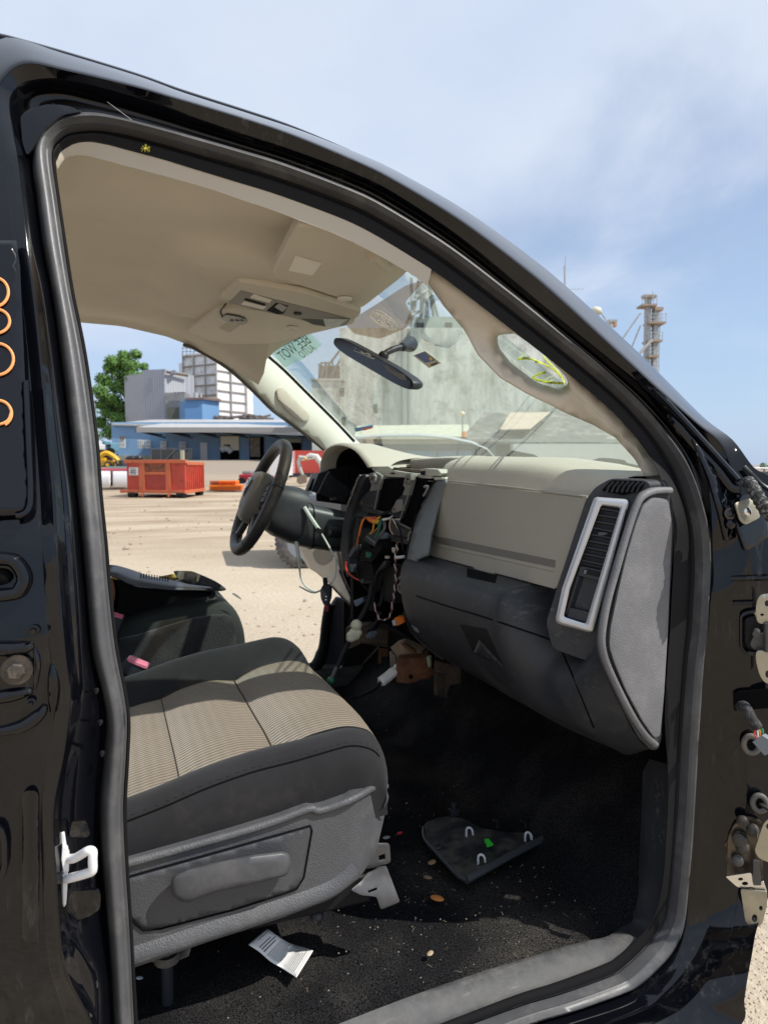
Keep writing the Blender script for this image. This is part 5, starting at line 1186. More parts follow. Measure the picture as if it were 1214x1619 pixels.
# stitched seam along the near edge
st_ = [rows[i][4*2] for i in range(0, len(rows)-8)]
mb = MB(); mb.tube([p+V((0,-.0005,.0)) for p in st_], .0016, 5); mb.build('seat_seam', VOID, seat)
mb = MB()
P_ = cr([p+V((0,.006,.004)) for p in st_], 3)
acc = 0; last = P_[0]; on = False; seg = []
tot = 0
stitches = []
for a, b in zip(P_, P_[1:]):
    tot += (b-a).length
    if tot > .011: stitches.append((a, b)); tot = 0
for a, b in stitches:
    d = (b-a).normalized(); mb.box(a, (.006, .0014, .0014))
mb.build('seat_stitching', mat('stitch', (.012,.012,.013), .8), seat)['kind'] = 'stuff'
# cross seams of the insert
for xs, nm in ((.255, 'insert_seam'), (.095, 'insert_seam')):
    i = min(range(len(rows)), key=lambda k: abs(rows[k][nc//2].x - xs)); mb = MB(); mb.tube([p+V((0,0,.0006)) for p in rows[i][ja:jb+1]], .0015 if xs > .2 else .001, 5); mb.build(nm, mat('seam_brown', (.04,.033,.025), .9), seat)
# ---- grey side shield with recline handle
tz = lambda x, y: (x/1.897, 860+y/1.897)
TY = 1.038
def tfn_(dy=0.0): return lambda px, py: PY(px, py, TY + dy + .05*sstep(560, 615, px))
SO = [(300,975),(378,958),(560,908),(700,868),(830,828),(925,792),(945,795),(975,790),(1050,762),(1130,718),(1155,722),(1166,758),(1150,830),(1128,925),(1080,1000),(1000,1062),(850,1120),(620,1195),(400,1272),(300,1300)]
mb = MB(); patch(mb, rc([tz(*p) for p in SO], [0,0,0,0,0,6,4,6,0,8,8,0,0,14,14,14,0,0,0,0], 4), tfn_(), 12)
tr_ = mb.build('seat_side_shield', SEATP, seat, recalc=False, solid=.03, bevel=.004, angle=40)
edge_ = [tz(*p) for p in ((300,975),(378,960),(560,910),(700,871),(830,831),(925,795),(950,800),(985,793),(1060,764),(1135,722),(1156,728))]
mb = MB(); mb.tube(cr([tfn_(-.001)(*p) for p in edge_], 4), .0065, 10); mb.build('shield_edge', SEATP, tr_)
low_ = [tz(*p) for p in ((300,1240),(400,1215),(600,1150),(800,1085),(920,1045),(1000,1010),(1060,960))]
mb = MB(); mb.tube(cr([tfn_(.006)(*p) for p in low_], 4), .020, 14, flat=.5); mb.build('shield_ridge', SEATP, tr_)
RP = [(300,1020),(378,1000),(600,938),(932,845),(936,860),(912,1000),(890,1035),(850,1050),(700,1098),(480,1155),(430,1160),(405,1140),(385,1108),(300,1090)]
mb = MB(); patch(mb, rc([tz(*p) for p in RP], [0,0,0,3,3,8,8,0,0,8,8,8,4,0], 3), tfn_(-.0015), 12)
rp = mb.build('shield_panel', mat('panel_plastic', (.058,.060,.066), .5, bump=(420,.6), vor=True, dust=(10,.5,.85,(.17,.16,.15),.35), bumpd=.0007), tr_, recalc=False, solid=.002)
mb = MB(); mb.tube(cr([tfn_(-.002)(*tz(*p)) for p in RP[1:13]], 1), .0014, 5); mb.build('panel_gap', VOID, rp)
# handle: a flat paddle standing 3 cm off the panel
HZ = [(512,1012),(522,995),(560,976),(650,955),(760,932),(850,921),(868,930),(873,950),(866,985),(856,996),(800,1012),(650,1045),(570,1075),(545,1076),(518,1055)]
hp3 = rc([tz(*p) for p in HZ], 5, 3)
mb = MB(); cxy = sum((V(p) for p in hp3), V((0,0)))/len(hp3)
def hrow(k, dy, ky=None): return [PY(cxy.x+(p[0]-cxy.x)*k, cxy.y+(p[1]-cxy.y)*(ky or k), TY+dy) for p in hp3]
mb.loft([hrow(.86, -.002, .7), hrow(.95, -.010, .85), hrow(1.0, -.018), hrow(1.0, -.026), hrow(.985, -.031, .94), hrow(.95, -.034, .84), hrow(.80, -.0352, .5), hrow(.4, -.0355, .15), hrow(.01, -.0355, .003)], cu=True)
hd = mb.build('recline_handle', mat('handle_plastic', (.058,.060,.067), .42, bump=(300,.2), dust=(9,.48,.8,(.22,.21,.2),.4), bumpd=.0006), tr_, angle=60)
# steel feet under the front of the seat
bz = lambda x, y: (560+x/1.856, 1100+y/1.856)
mb = MB(); patch(mb, rc([bz(*p) for p in ((20,545),(40,520),(95,500),(108,535),(134,605),(78,628),(66,590),(20,585),(-10,570))], 3, 2), lambda x, y: PY(x, y, 1.09-.02*sstep(1370, 1430, y)), 8, [[bz(*p) for p in ((40,572),(66,562),(68,569),(42,579))]]); ft = mb.build('seat_foot', STEEL, seat, recalc=False, solid=.004, bevel=.001)
mb = MB(); patch(mb, rc([bz(*p) for p in ((45,450),(65,434),(104,434),(108,490),(60,505),(30,510))], 4, 2), lambda x, y: PY(x, y, 1.10), 8, [[bz(*p) for p in ((72,470),(90,464),(92,480),(74,486))]]); mb.build('seat_bracket', STEEL, seat, recalc=False, solid=.004, bevel=.001)
mb = MB(); mb.box((.05, 1.12, .70), (.72, .04, .05)); mb.box((.05, 1.58, .70), (.72, .04, .05)); mb.box((.05, 1.35, .76), (.66, .52, .06)); mb.build('seat_frame', BLK, seat, bevel=.004)
mb = MB(); p = PZ(500, 1445, .68); mb.ell(p, (.012,.02,.016)); mb.build('rail_end', DARKP2, seat)
# ---- driver seat: cushion with carpeted inner side, cover torn open
dz_ = lambda x, y: (150+x/4.496, 880+y/4.496)
DS = [V((.375,2.04,0))]
mb = MB(); rows = []
# (x, top z) of the near edge, front rounded
nearp = [(-.34,.955,.80),(-.2,.975,.79),(-.05,1.00,.78),(.08,1.025,.78),(.18,1.035,.785),(.26,1.038,.79),(.31,1.030,.80),(.345,1.005,.81),(.365,.965,.825),(.370,.92,.84),(.362,.87,.85)]
for y, k, zz in ((2.06,.0,0),(2.045,.0,0),(2.045,.25,0),(2.05,.5,0),(2.055,.8,0),(2.07,.95,.0),(2.10,1.0,.002),(2.15,1.0,-.006),(2.2,1,-.012),(2.35,1,-.02),(2.5,1,-.012),(2.56,1,.0),(2.60,.97,0),(2.625,.8,0),(2.63,.3,0)):
    rows.append([V((x, y, zl+(zt-zl)*k+zz*sstep(.3,0,abs(x)-.1))) for x, zt, zl in nearp])
mb.loft(along(cross(rows, 2), 3)); ds = mb.build('front_seat', SEATO, TRUCK, angle=70)
mb = MB(); CPp = rc([dz_(*p) for p in ((60,610),(300,560),(560,480),(700,440),(850,415),(940,415),(985,440),(1005,480),(1005,660),(800,760),(500,820),(250,850),(60,850))], [0,0,0,0,0,10,8,8,6,0,0,0,0], 3)
patch(mb, CPp, lambda x, y: PY(x, y, 2.037), 11); mb.build('carpet_side', mat('grey_felt', (.02,.02,.021), .95, bump=(260,.9), dust=(5,.46,.7,(.085,.08,.068),.7), bumpd=.003, sheen=.3), ds, recalc=False, solid=.008, bevel=.003)
# dark hollow where the cover is gone, foam block, folded-back vinyl flap
mb = MB(); patch(mb, rc([dz_(*p) for p in ((95,150),(180,170),(300,215),(560,240),(835,240),(840,280),(740,292),(560,330),(380,385),(230,430),(150,430),(95,300))], 5, 2), lambda x, y: PY(x, y, 2.030), 11); mb.build('torn_opening', VOID, ds, recalc=False)
mb = MB(); rf = []
FT = [(70,95),(95,64),(150,64),(220,82),(300,108),(380,138),(470,155),(560,172),(640,192),(740,212),(820,226),(842,238)]
FB = [(75,150),(100,132),(150,140),(200,162),(250,188),(330,202),(430,218),(540,230),(640,232),(740,233),(815,238),(845,262)]
top_ = cr([PY(*dz_(*p), 2.16) for p in FT], 3); bot = cr([PY(*dz_(*p), 2.02) for p in FB], 3)
mb.loft([[p+V((0,.10,-.03)) for p in top_], [p+V((0,.04,-.004)) for p in top_], top_, [lerp(a, b, .35)+V((0,0,.006)) for a, b in zip(top_, bot)], [lerp(a, b, .75)+V((0,0,.006)) for a, b in zip(top_, bot)], bot])
fl = mb.build('torn_flap', VINYL, ds, angle=70, solid=.004)
mb = MB(); mb.tube(cr([PY(*dz_(*p), 2.018) for p in ((800,238),(835,240),(845,262),(835,285),(815,280))], 3), .006, 8); mb.build('flap_hem', BLK, fl)
mb = MB()
for k in range(26):
    t = k/25; x = lerp(100, 260, t) if k < 15 else lerp(330, 520, (k-15)/10)
    for q in (0, 1, 2):
        y = (75 + (x-100)*.30 + q*16) if x < 270 else (135 + (x-330)*.14 + q*12)
        c = PY(*dz_(x, y), lerp(2.15, 2.06, (q+1)/3.3)); mb.box(c+V((0,-.006,.006)), (.0035,.0035,.0035))
mb.build('flap_perforation', VOID, fl)['kind'] = 'stuff'
mb = MB(); mb.prism([PY(*dz_(*p), 2.03) for p in ((100,160),(130,135),(160,160),(188,265),(170,415),(110,410))], (.02,.07,0)); mb.build('foam_block', FOAM, ds, bevel=.004)
mb = MB(); mb.tube(cr([PY(*dz_(*p), 2.025) for p in ((108,160),(120,200),(128,260),(112,360))], 3), .007, 6); mb.build('foam_edge', mat('scorched_foam', (.16,.07,.03), .9), ds)
mb = MB(); mb.prism([PY(*dz_(*p), 2.26) for p in ((455,142),(540,125),(575,120),(600,160),(560,168),(500,158))], (0,.05,-.01)); mb.build('foam_block', FOAM, ds, bevel=.004)
mb = MB(); patch(mb, rc([dz_(*p) for p in ((555,100),(690,102),(755,128),(840,165),(900,200),(945,238),(880,248),(760,210),(650,190),(600,165))], 5, 2), lambda x, y: PY(x, y, 2.22+.0004*(950-y)), 9); mb.build('seat_cover', mat('cover_grey', (.035,.036,.042), .7, bump=(200,.4), dust=(12,.5,.8,(.25,.24,.2),.4)), ds, recalc=False, solid=.01)
for pts in ([(560,103),(605,103),(640,110),(630,160),(605,168)], [(728,125),(755,128),(738,178),(722,180)]):
    mb = MB(); patch(mb, [dz_(*p) for p in pts], lambda x, y: PY(x, y, 2.215+.0004*(950-y)), 6); mb.build('cover_patch', mat('grey_green_lining', (.17,.18,.15), .8), ds, recalc=False)
mb = MB(); patch(mb, rc([dz_(*p) for p in ((970,262),(990,258),(1030,285),(1050,310),(1010,290))], 2, 2), lambda x, y: PY(x, y, 2.035), 5); mb.build('cover_patch', mat('pale_lining', (.28,.28,.24), .8), ds, recalc=False)
mb = MB(); mb.box((0, 2.33, .70), (.6, .5, .12)); mb.build('seat_frame', BLK, ds)
# ---- buckles
def buckle(body_px, btn_px, Y, strap):
    mb = MB(); mb.prism([PY(*dz_(*p), Y) for p in rc(body_px, 12, 3)], (.01, .03, 0)); b = mb.build('seat_belt_buckle', DARKP2, TRUCK, bevel=.003)
    mb = MB(); mb.prism([PY(*dz_(*p), Y-.003) for p in rc(btn_px, 8, 3)], (.004, .018, .004)); mb.build('buckle_button', PINK, b, bevel=.0015)
    mb = MB(); mb.prism([PY(*dz_(*p), Y+.006) for p in rc(strap, 10, 3)], (.01, .02, 0)); mb.build('buckle_stalk', DARKP2, b, bevel=.003)
    return b
buckle([(165,800),(220,728),(245,725),(378,785),(380,810),(345,880),(300,860),(180,825)], [(228,735),(240,727),(372,778),(378,792),(365,802),(240,750)], 1.69, [(165,810),(190,828),(345,880),(350,895),(215,985),(140,985)])
buckle([(90,420),(110,410),(200,440),(195,470),(150,580),(90,590)], [(112,408),(198,434),(200,444),(112,420)], 2.00, [(90,560),(160,560),(130,640),(80,640)])
mb = MB(); mb.prism([PZ(*dz_(*p), .80) for p in ((355,880),(385,845),(520,812),(440,880))], (0,0,-.02)); mb.build('seat_shim', mat('white_card', (.7,.7,.66), .7), TRUCK, bevel=.001)
# ---- things bolted to the floor under the dash
fz = lambda x, y: (440+x/3.794, 880+y/3.794)
def fb(name, pts, Y, vec, m, par=None, bev=.002, r=2):
    mb = MB(); mb.prism([PY(*fz(*p), Y) for p in rc(pts, r, 2)], vec); return mb.build(name, m, par or TRUCK, bevel=bev)
fw = fb('firewall_bracket', [(405,425),(520,415),(660,440),(655,545),(500,520),(425,555),(405,500)], 2.05, (.04,.05,0), BROWNM)
fb('bracket_rim', [(505,490),(655,505),(655,520),(505,515)], 2.04, (.0,.02,0), mat('worn_edge', (.20,.16,.11), .5, metal=.4), fw)
rbx = fb('rusty_mount', [(708,625),(715,615),(890,605),(905,620),(935,690),(920,712),(880,735),(780,765),(705,755)], 1.72, (.05,.09,0), RUST, None, .006, 6)
fb('mount_lip', [(845,715),(930,680),(938,700),(900,735),(850,735)], 1.715, (.02,.03,0), RUST, rbx, .004, 5)
mb = MB(); p = PY(*fz(795, 722), 1.716); mb.cyl(p, p+V((.002,.01,0)), .006, n=14); mb.build('mount_hole', VOID, rbx)
fb('mount_slope', [(670,545),(740,520),(860,570),(860,605),(715,615),(700,580)], 1.76, (.05,.06,0), mat('sandy_metal', (.27,.19,.12), .8, var=(30,.4)), rbx)
fb('mount_bar', [(740,530),(760,525),(830,575),(815,588)], 1.74, (.01,.02,0), RUST, rbx); fb('mount_side', [(665,570),(705,600),(708,650),(672,675)], 1.78, (.03,.03,0), mat('pale_brown', (.30,.24,.18), .7), rbx)
fb('green_hose', [(885,600),(910,600),(915,660),(898,668)], 1.70, (.01,.01,0), mat('pale_green_hose', (.40,.46,.30), .5), rbx, .003, 6)
pd = fb('floor_bracket', [(935,620),(1000,640),(1095,650),(1095,760),(1030,770),(1000,850),(930,830)], 1.66, (.03,.05,0), mat('dark_bracket', (.05,.04,.035), .5, metal=.3, dust=(20,.45,.75,(.18,.13,.09),.7)))
fb('bracket_face', [(935,700),(1005,715),(1000,850),(930,830)], 1.655, (.004,.0,0), mat('grey_brown', (.14,.115,.09), .5, metal=.3, var=(30,.4)), pd)
fb('support_rail', [(660,420),(690,420),(900,555),(885,570),(670,440)], 1.80, (.02,.03,0), BLK)
fb('pedal_bracket', [(600,560),(655,565),(655,600),(620,600),(612,648),(598,640)], 1.95, (.01,.02,0), RUST)
oc = fb('orange_connector', [(685,385),(705,362),(752,365),(758,395),(715,415),(690,415)], 1.70, (.02,.02,0), ORANGE, None, .003, 5); fb('connector_lock', [(680,385),(700,380),(708,412),(688,416)], 1.695, (.01,.01,0), plain('pale_grey', (.5,.5,.52)), oc)
wf = lambda x, y, Y: PY(*fz(x, y), Y)
def fwire(name, pts, r, m, par=None):
    mb = MB(); mb.tube(cr([wf(*p) for p in pts], 4), r, 8); return mb.build(name, m, par or TRUCK)
fwire('green_lead', [(745,360,1.71),(755,340,1.73),(765,310,1.76)], .003, GREENC, oc)
bl = fb('blue_grey_connector', [(450,265),(505,245),(515,265),(470,300),(460,295)], 1.86, (.02,.02,0), mat('slate_connector', (.16,.20,.27), .5), None, .002, 3); fwire('dark_lead', [(510,250,1.86),(550,240,1.86),(600,260,1.88)], .003, BLK, bl)
cbl = fwire('console_cable', [(560,170,1.84),(545,260,1.83),(510,340,1.82),(470,410,1.82),(440,480,1.82),(400,560,1.81),(365,640,1.80),(335,705,1.79),(315,745,1.78)], [.0075]*12+[.007]*30, BLK)
fwire('cable_core', [(350,665,1.792),(335,700,1.785),(322,730,1.78)], .006, STEEL, cbl)
mb = MB()
for k in range(8): mb.ell(wf(455+random.uniform(-22,22), 452+k*5+random.uniform(-12,12), 1.80), (.014,.010,.011))
mb.ell(wf(468,412,1.80), (.016,.012,.016)); mb.build('cream_clip', mat('cream_tape', (.62,.60,.44), .6), cbl)
mb = MB(); mb.ell(wf(315,742,1.775), (.010,.010,.010)); mb.build('cable_tip', GREENC, cbl)
fwire('clamp', [(545,455,1.80),(575,430,1.82),(600,390,1.85),(620,340,1.87)], .008, BLK, cbl); fb('clamp_head', [(520,480),(545,450),(565,465),(545,495)], 1.79, (.02,.01,0), plain('steel_blue', (.10,.12,.15)), cbl)
wc = fwire('white_plugged_cable', [(712,660,1.74),(690,690,1.73),(650,725,1.72),(610,755,1.71)], [.009]*4+[.014]*8+[.009]*3, WHITE); fwire('cable_tail', [(612,755,1.71),(585,790,1.68),(540,815,1.66),(480,840,1.64),(430,848,1.62)], .0045, BLK, wc)
for pts in ([(95,545,2.0),(102,580,2.0),(108,615,2.0)], [(365,665,1.85),(380,690,1.85),(388,708,1.85)], [(180,650,2.1),(210,670,2.1)]): fwire('floor_stud', pts, .009, DARKP2)
fwire('loom_branch', [(655,60,1.78),(600,100,1.82),(575,200,1.84),(560,300,1.84),(560,320,1.84)], .006, BLK); fwire('loom_branch', [(600,300,1.86),(620,260,1.86),(625,180,1.87)], .007, BLK)
fwire('loom_branch', [(500,145,1.83),(540,155,1.84),(580,150,1.85)], .006, mat('loom_grey', (.05,.05,.05), .5))
# ------------------------------------------------------------------ the yard
def zg(x, y):
    d = x*HF.x + y*HF.y; l = x*HR.x + y*HR.y
    if d < 1: return 0.0
    return 2.0*sstep(31, 84, d)*sstep(.34, .22, l/d)
def GP(px, dist, dz=0.0):
    """point on the ground under an image column, dist metres ahead"""
    p = EYE + (HF + HR*((px-CXP)/F))*dist; return V((p.x, p.y, zg(p.x, p.y)+dz))
def HZ_(px, py, dist): return PD(px, py, dist)
def pix(z, dist): return HOR - (z-EYE.z)/dist*F
def _dirt(t, b, co):
    def nz(s, d=6, r=.6, v=None):
        q = t.node('ShaderNodeTexNoise'); q.inputs['Scale'].default_value = s; q.inputs['Detail'].default_value = d; q.inputs['Roughness'].default_value = r; t.lk(v or co, q.inputs['Vector']); return q.outputs['Fac']
    def rng(a, lo, hi, o0=0, o1=1):
        q = t.node('ShaderNodeMapRange'); q.inputs['From Min'].default_value = lo; q.inputs['From Max'].default_value = hi; q.inputs['To Min'].default_value = o0; q.inputs['To Max'].default_value = o1; t.lk(a, q.inputs['Value']); return q.outputs[0]
    def mixc(f, a, c):
        q = t.node('ShaderNodeMix', data_type='RGBA'); t.lk(f, q.inputs['Factor'])
        for k, v in ((6, a), (7, c)):
            if isinstance(v, tuple): q.inputs[k].default_value = v
            else: t.lk(v, q.inputs[k])
        return q.outputs[2]
    mp = t.node('ShaderNodeMapping'); mp.inputs['Rotation'].default_value = (0, 0, YAW); mp.inputs['Scale'].default_value = (.10, .36, 1); t.lk(co, mp.inputs[0])
    a = mixc(rng(nz(.25, 8), .35, .68), (.52, .445, .34, 1), (.41, .335, .25, 1))
    # wheel ruts run across the yard in the middle distance
    spv = t.node('ShaderNodeVectorMath', operation='DOT_PRODUCT'); t.lk(co, spv.inputs[0]); spv.inputs[1].default_value = tuple(HF)
    band = rng(spv.outputs['Value'], 9.5, 15); band2 = rng(spv.outputs['Value'], 44, 36)
    rut = rng(nz(1.6, 7, .65, mp.outputs[0]), .40, .58)
    m = t.node('ShaderNodeMath', operation='MULTIPLY'); t.lk(rut, m.inputs[0]); t.lk(band, m.inputs[1])
    m3 = t.node('ShaderNodeMath', operation='MULTIPLY_ADD'); t.lk(m.outputs[0], m3.inputs[0]); m3.inputs[1].default_value = .7; m3.inputs[2].default_value = 0
    a = mixc(m3.outputs[0], mixc(band, a, (.47, .39, .29, 1)), (.24, .175, .12, 1))
    # greyer gravel further out by the buildings
    far = rng(spv.outputs['Value'], 42, 55); a = mixc(far, a, (.30, .25, .20, 1))
    fine = nz(26, 5, .7); a2 = t.node('ShaderNodeVectorMath', operation='SCALE'); t.lk(a, a2.inputs[0]); t.lk(rng(fine, .25, .75, .78, 1.2), a2.inputs['Scale'])
    # loose pebbles
    vo = t.node('ShaderNodeTexVoronoi'); vo.inputs['Scale'].default_value = 70; t.lk(co, vo.inputs['Vector'])
    pb = rng(vo.outputs['Distance'], .10, .34, 1, 0); vc = t.node('ShaderNodeSeparateColor'); t.lk(vo.outputs['Color'], vc.inputs[0])
    near = rng(spv.outputs['Value'], 9, 3); mm = t.node('ShaderNodeMath', operation='MULTIPLY'); t.lk(pb, mm.inputs[0]); t.lk(near, mm.inputs[1])
    pc = mixc(vc.outputs[0], (.22, .13, .08, 1), (.55, .47, .38, 1)); fin = mixc(mm.outputs[0], a2.outputs[0], pc)
    t.lk(fin, b.inputs['Base Color'])
    bp = t.node('ShaderNodeBump'); bp.inputs['Strength'].default_value = .55; bp.inputs['Distance'].default_value = .03; ad = t.node('ShaderNodeMath', operation='ADD'); t.lk(fine, ad.inputs[0]); t.lk(mm.outputs[0], ad.inputs[1])
    t.lk(ad.outputs[0], bp.inputs['Height']); t.lk(bp.outputs[0], b.inputs['Normal'])
DIRT = mat('yard_dirt', (.45, .37, .27), .95, spec=.1, extra=_dirt)
mb = MB(); rows = []
rad = [0.0, 1, 2, 4, 7, 11, 16, 22, 28] + [31+2.2*k for k in range(26)] + [92, 110, 150, 250, 500, 1200, 3500]
for r in rad:
    row = []
    for k in range(120):
        a = 2*math.pi*k/120; x, y = r*math.sin(a)+1, r*math.cos(a)+1
        row.append(V((x, y, zg(x, y) + (.03*noise.noise(V((x*.4, y*.4, 0))) if 6 < r < 30 else 0))))
    rows.append(row)
mb.loft(rows, cu=True); structure(mb.build('ground', DIRT, None, angle=180))
# small stones close to the truck on both sides: nobody could count them
mb = MB()
for k in range(800):
    if k < 200: x, y = random.uniform(.9, 2.6), random.uniform(-.4, .95)
    elif k < 420: x, y = random.uniform(-.8, 2.0), random.uniform(2.9, 6.5)
    else:
        d_ = random.uniform(6, 34); l_ = random.uniform(-.46, -.05); q_ = (HF+HR*l_)*d_; x, y = q_.x, q_.y
    s = random.uniform(.006, .02) if k < 420 else random.uniform(.008, .035)*(.5+random.random()**3); mb.ell((x, y, zg(x, y)+s*.3), (s*random.uniform(.7,1.4), s, s*.6), None, 6, 4)
g = mb.build('gravel', mat('gravel_stone', (.36,.29,.22), .9, var=(30,.4)), None); g['kind'] = 'stuff'; g['label'] = 'loose stones scattered on the dirt yard'; g['category'] = 'gravel'
# ---- helpers for upright boxes facing the viewer's heading
def face_box(mb, pxl, pxr, zb, zt, dist, depth, dr=None):
    """box whose near face spans two image columns; dr = distance of its right end when the face is oblique"""
    dr = dist if dr is None else dr
    a = EYE + (HF + HR*((pxl-CXP)/F))*dist; b = EYE + (HF + HR*((pxr-CXP)/F))*dr
    u = (b-a); u.z = 0; n = V((-u.y, u.x, 0)).normalized()
    if n.dot(HF) < 0: n = -n
    q = [a, b, b+n*depth, a+n*depth]
    return mb.hexa([V((p.x, p.y, zb)) for p in q], [V((p.x, p.y, zt)) for p in q])
zat = lambda py, d: EYE.z + (HOR-py)/F*d
def fpart(name, pxl, pxr, pyt, pyb, d, depth, m, par, dr=None, bev=0):
    mb = MB(); face_box(mb, pxl, pxr, zat(pyb, d), zat(pyt, d), d, depth, dr); return mb.build(name, m, par, smooth=False, bevel=bev)
def corr(name, c, sc, amount=.35, rough=.6, dirt=(.2,.17,.13), axis='X', rot=0):
    """ribbed sheet metal"""
    def ex(t, b, co):
        mp = t.node('ShaderNodeMapping'); mp.inputs['Rotation'].default_value = (0, 0, rot); t.lk(co, mp.inputs[0])
        wv = t.node('ShaderNodeTexWave'); wv.bands_direction = axis; wv.inputs['Scale'].default_value = sc; t.lk(mp.outputs[0], wv.inputs['Vector'])
        nz = t.node('ShaderNodeTexNoise'); nz.inputs['Scale'].default_value = .5; nz.inputs['Detail'].default_value = 8; nz.inputs['Roughness'].default_value = .7; t.lk(co, nz.inputs['Vector'])
        r = t.node('ShaderNodeMapRange'); r.inputs['From Min'].default_value = .5; r.inputs['From Max'].default_value = .8; r.inputs['To Max'].default_value = amount; t.lk(nz.outputs['Fac'], r.inputs['Value'])
        m1 = t.node('ShaderNodeMix', data_type='RGBA'); m1.inputs[6].default_value = c+(1,); m1.inputs[7].default_value = tuple(v*.8 for v in c)+(1,); t.lk(wv.outputs['Fac'], m1.inputs['Factor'])
        m2 = t.node('ShaderNodeMix', data_type='RGBA'); t.lk(m1.outputs[2], m2.inputs[6]); m2.inputs[7].default_value = dirt+(1,); t.lk(r.outputs[0], m2.inputs['Factor']); t.lk(m2.outputs[2], b.inputs['Base Color'])
        bp = t.node('ShaderNodeBump'); bp.inputs['Strength'].default_value = .5; bp.inputs['Distance'].default_value = .03; t.lk(wv.outputs['Fac'], bp.inputs['Height']); t.lk(bp.outputs[0], b.inputs['Normal'])
    return mat(name, c, rough, extra=ex)
BLUEW = corr('blue_siding', (.21,.38,.60), 2.2, .25, rot=YAW); BLUED = corr('shaded_blue_siding', (.22,.36,.54), 2.2, .3, rot=YAW)  # second siding is the covered dock's copy, its shade mixed into the colour
ROOFW = mat('white_metal_roof', (.42,.42,.41), .45, var=(1.2,.12), dust=(.8,.5,.8,(.35,.30,.25),.5))
CONC = mat('grey_concrete', (.30,.29,.28), .85, var=(2,.25)); GREYS = corr('grey_sheet', (.27,.28,.32), 1.2, .3, rot=YAW); GREYL = corr('light_grey_sheet', (.42,.43,.46), 1.2, .3, rot=YAW)
WINW = plain('window_white', (.75,.75,.74), .5)
# ---- blue warehouse with loading dock
D0 = 84.0
wh_ = thing('warehouse', 'long blue metal warehouse with a white lean-to roof over a loading dock', 'warehouse', GP(340, D0))
mb = MB(); face_box(mb, 179, 520, 1.6, zat(668, D0), D0, 14); mb.build('wall', BLUEW, wh_, smooth=False)
fpart('dock_wall', 262, 545, 677, 729, D0-.6, .4, BLUED, wh_)
# roof: lean-to slab with its eave low on the near side
def rp_(px, py, d): return PD(px, py, d)
mb = MB(); q = [rp_(217,675,D0-7), rp_(560,688,D0-7), rp_(560,664,D0+10), rp_(300,663,D0+10)]; mb.hexa([p+V((0,0,-.25)) for p in q], q); mb.build('roof', ROOFW, wh_, smooth=False)
mb = MB(); q = [rp_(177,669.5,D0-.4), rp_(320,674,D0-.4), rp_(330,663,D0+10), rp_(240,663.5,D0+10)]; mb.hexa([p+V((0,0,-.2)) for p in q], q); mb.build('roof', ROOFW, wh_, smooth=False)
fpart('fascia', 218, 556, 676.0, 684, D0-7.05, .1, mat('roof_edge', (.30,.29,.28), .6), wh_)
for x in (245, 288, 330, 375, 425, 470):
    mb = MB(); mb.tube([rp_(x-30, 681, D0-6.5), rp_(x+12, 688, D0-1)], .10, 6); mb.tube([rp_(x-30, 681, D0-6.5), rp_(x+16, 700-8, D0-.8)], .08, 6); mb.build('roof_strut', mat('strut_dark', (.05,.055,.07), .6), wh_)
def window(par, x0, x1, y0, y1, d, bars=2, dark=(.28,.31,.33)):
    f = fpart('window', x0, x1, y0, y1, d, .12, WINW, par); g = fpart('pane', x0+1, x1-1, y0+1, y1-1.5, d-.03, .04, mat('pane_grey', dark, .2), f)
    for k in range(1, bars+1):
        x = x0+(x1-x0)*k/(bars+1); fpart('mullion', x-.4, x+.4, y0, y1, d-.06, .04, WINW, f)
    fpart('mullion', x0, x1, (y0+y1)/2-.4, (y0+y1)/2+.4, d-.06, .04, WINW, f)
for x0, x1, y0, y1, b in ((190.5,200,694,708,2), (219.8,229,696,709,1), (231,240,696,709,1), (255.5,265,698,711,2), (285,295.5,699,712,1)): window(wh_, x0, x1, y0, y1, D0-.75)
fpart('vent_hood', 191, 199, 690, 694, D0-.9, .3, plain('hood_brown', (.14,.11,.09)), wh_)
fpart('door', 318, 329, 700, 727, D0-.75, .1, plain('door_white', (.66,.66,.68), .5), wh_)
for x0, x1, y0 in ((349,379,689), (395,418,691), (452,477,694), (494,505,698)):
    f = fpart('doorway', x0, x1, y0, 730, D0-.72, .1, VOID, wh_)
    fpart('door_frame', x0-1.2, x0, y0-1, 730, D0-.8, .2, BLUED, f)
fpart('daylight', 350, 379, 690, 712, D0-.78, .04, mat('sunlit_yard', (.78,.72,.58), .8), wh_); fpart('daylight_window', 355, 365, 703, 709, D0-.82, .04, BLK, wh_)
mb = MB(); mb.tube(cr([PD(x, y, D0-.9) for x, y in ((350,712),(355,709),(362,711),(366,715))], 4), .35, 8); mb.build('white_van_front', plain('van_white', (.75,.75,.75)), wh_)
fpart('daylight', 396, 412, 692, 722, D0-.78, .04, mat('dim_shelves', (.24,.20,.16), .8, var=(3,.5)), wh_); fpart('rolled_door', 452, 477, 694, 700, D0-.85, .1, plain('beige_roll', (.42,.38,.30)), wh_)
fpart('dock_edge', 300, 560, 727, 733, D0-4, 3.5, CONC, wh_); fpart('footing', 184, 300, 720, 727, D0-1.0, 1, mat('mossy_concrete', (.28,.28,.22), .9, var=(3,.4)), wh_)
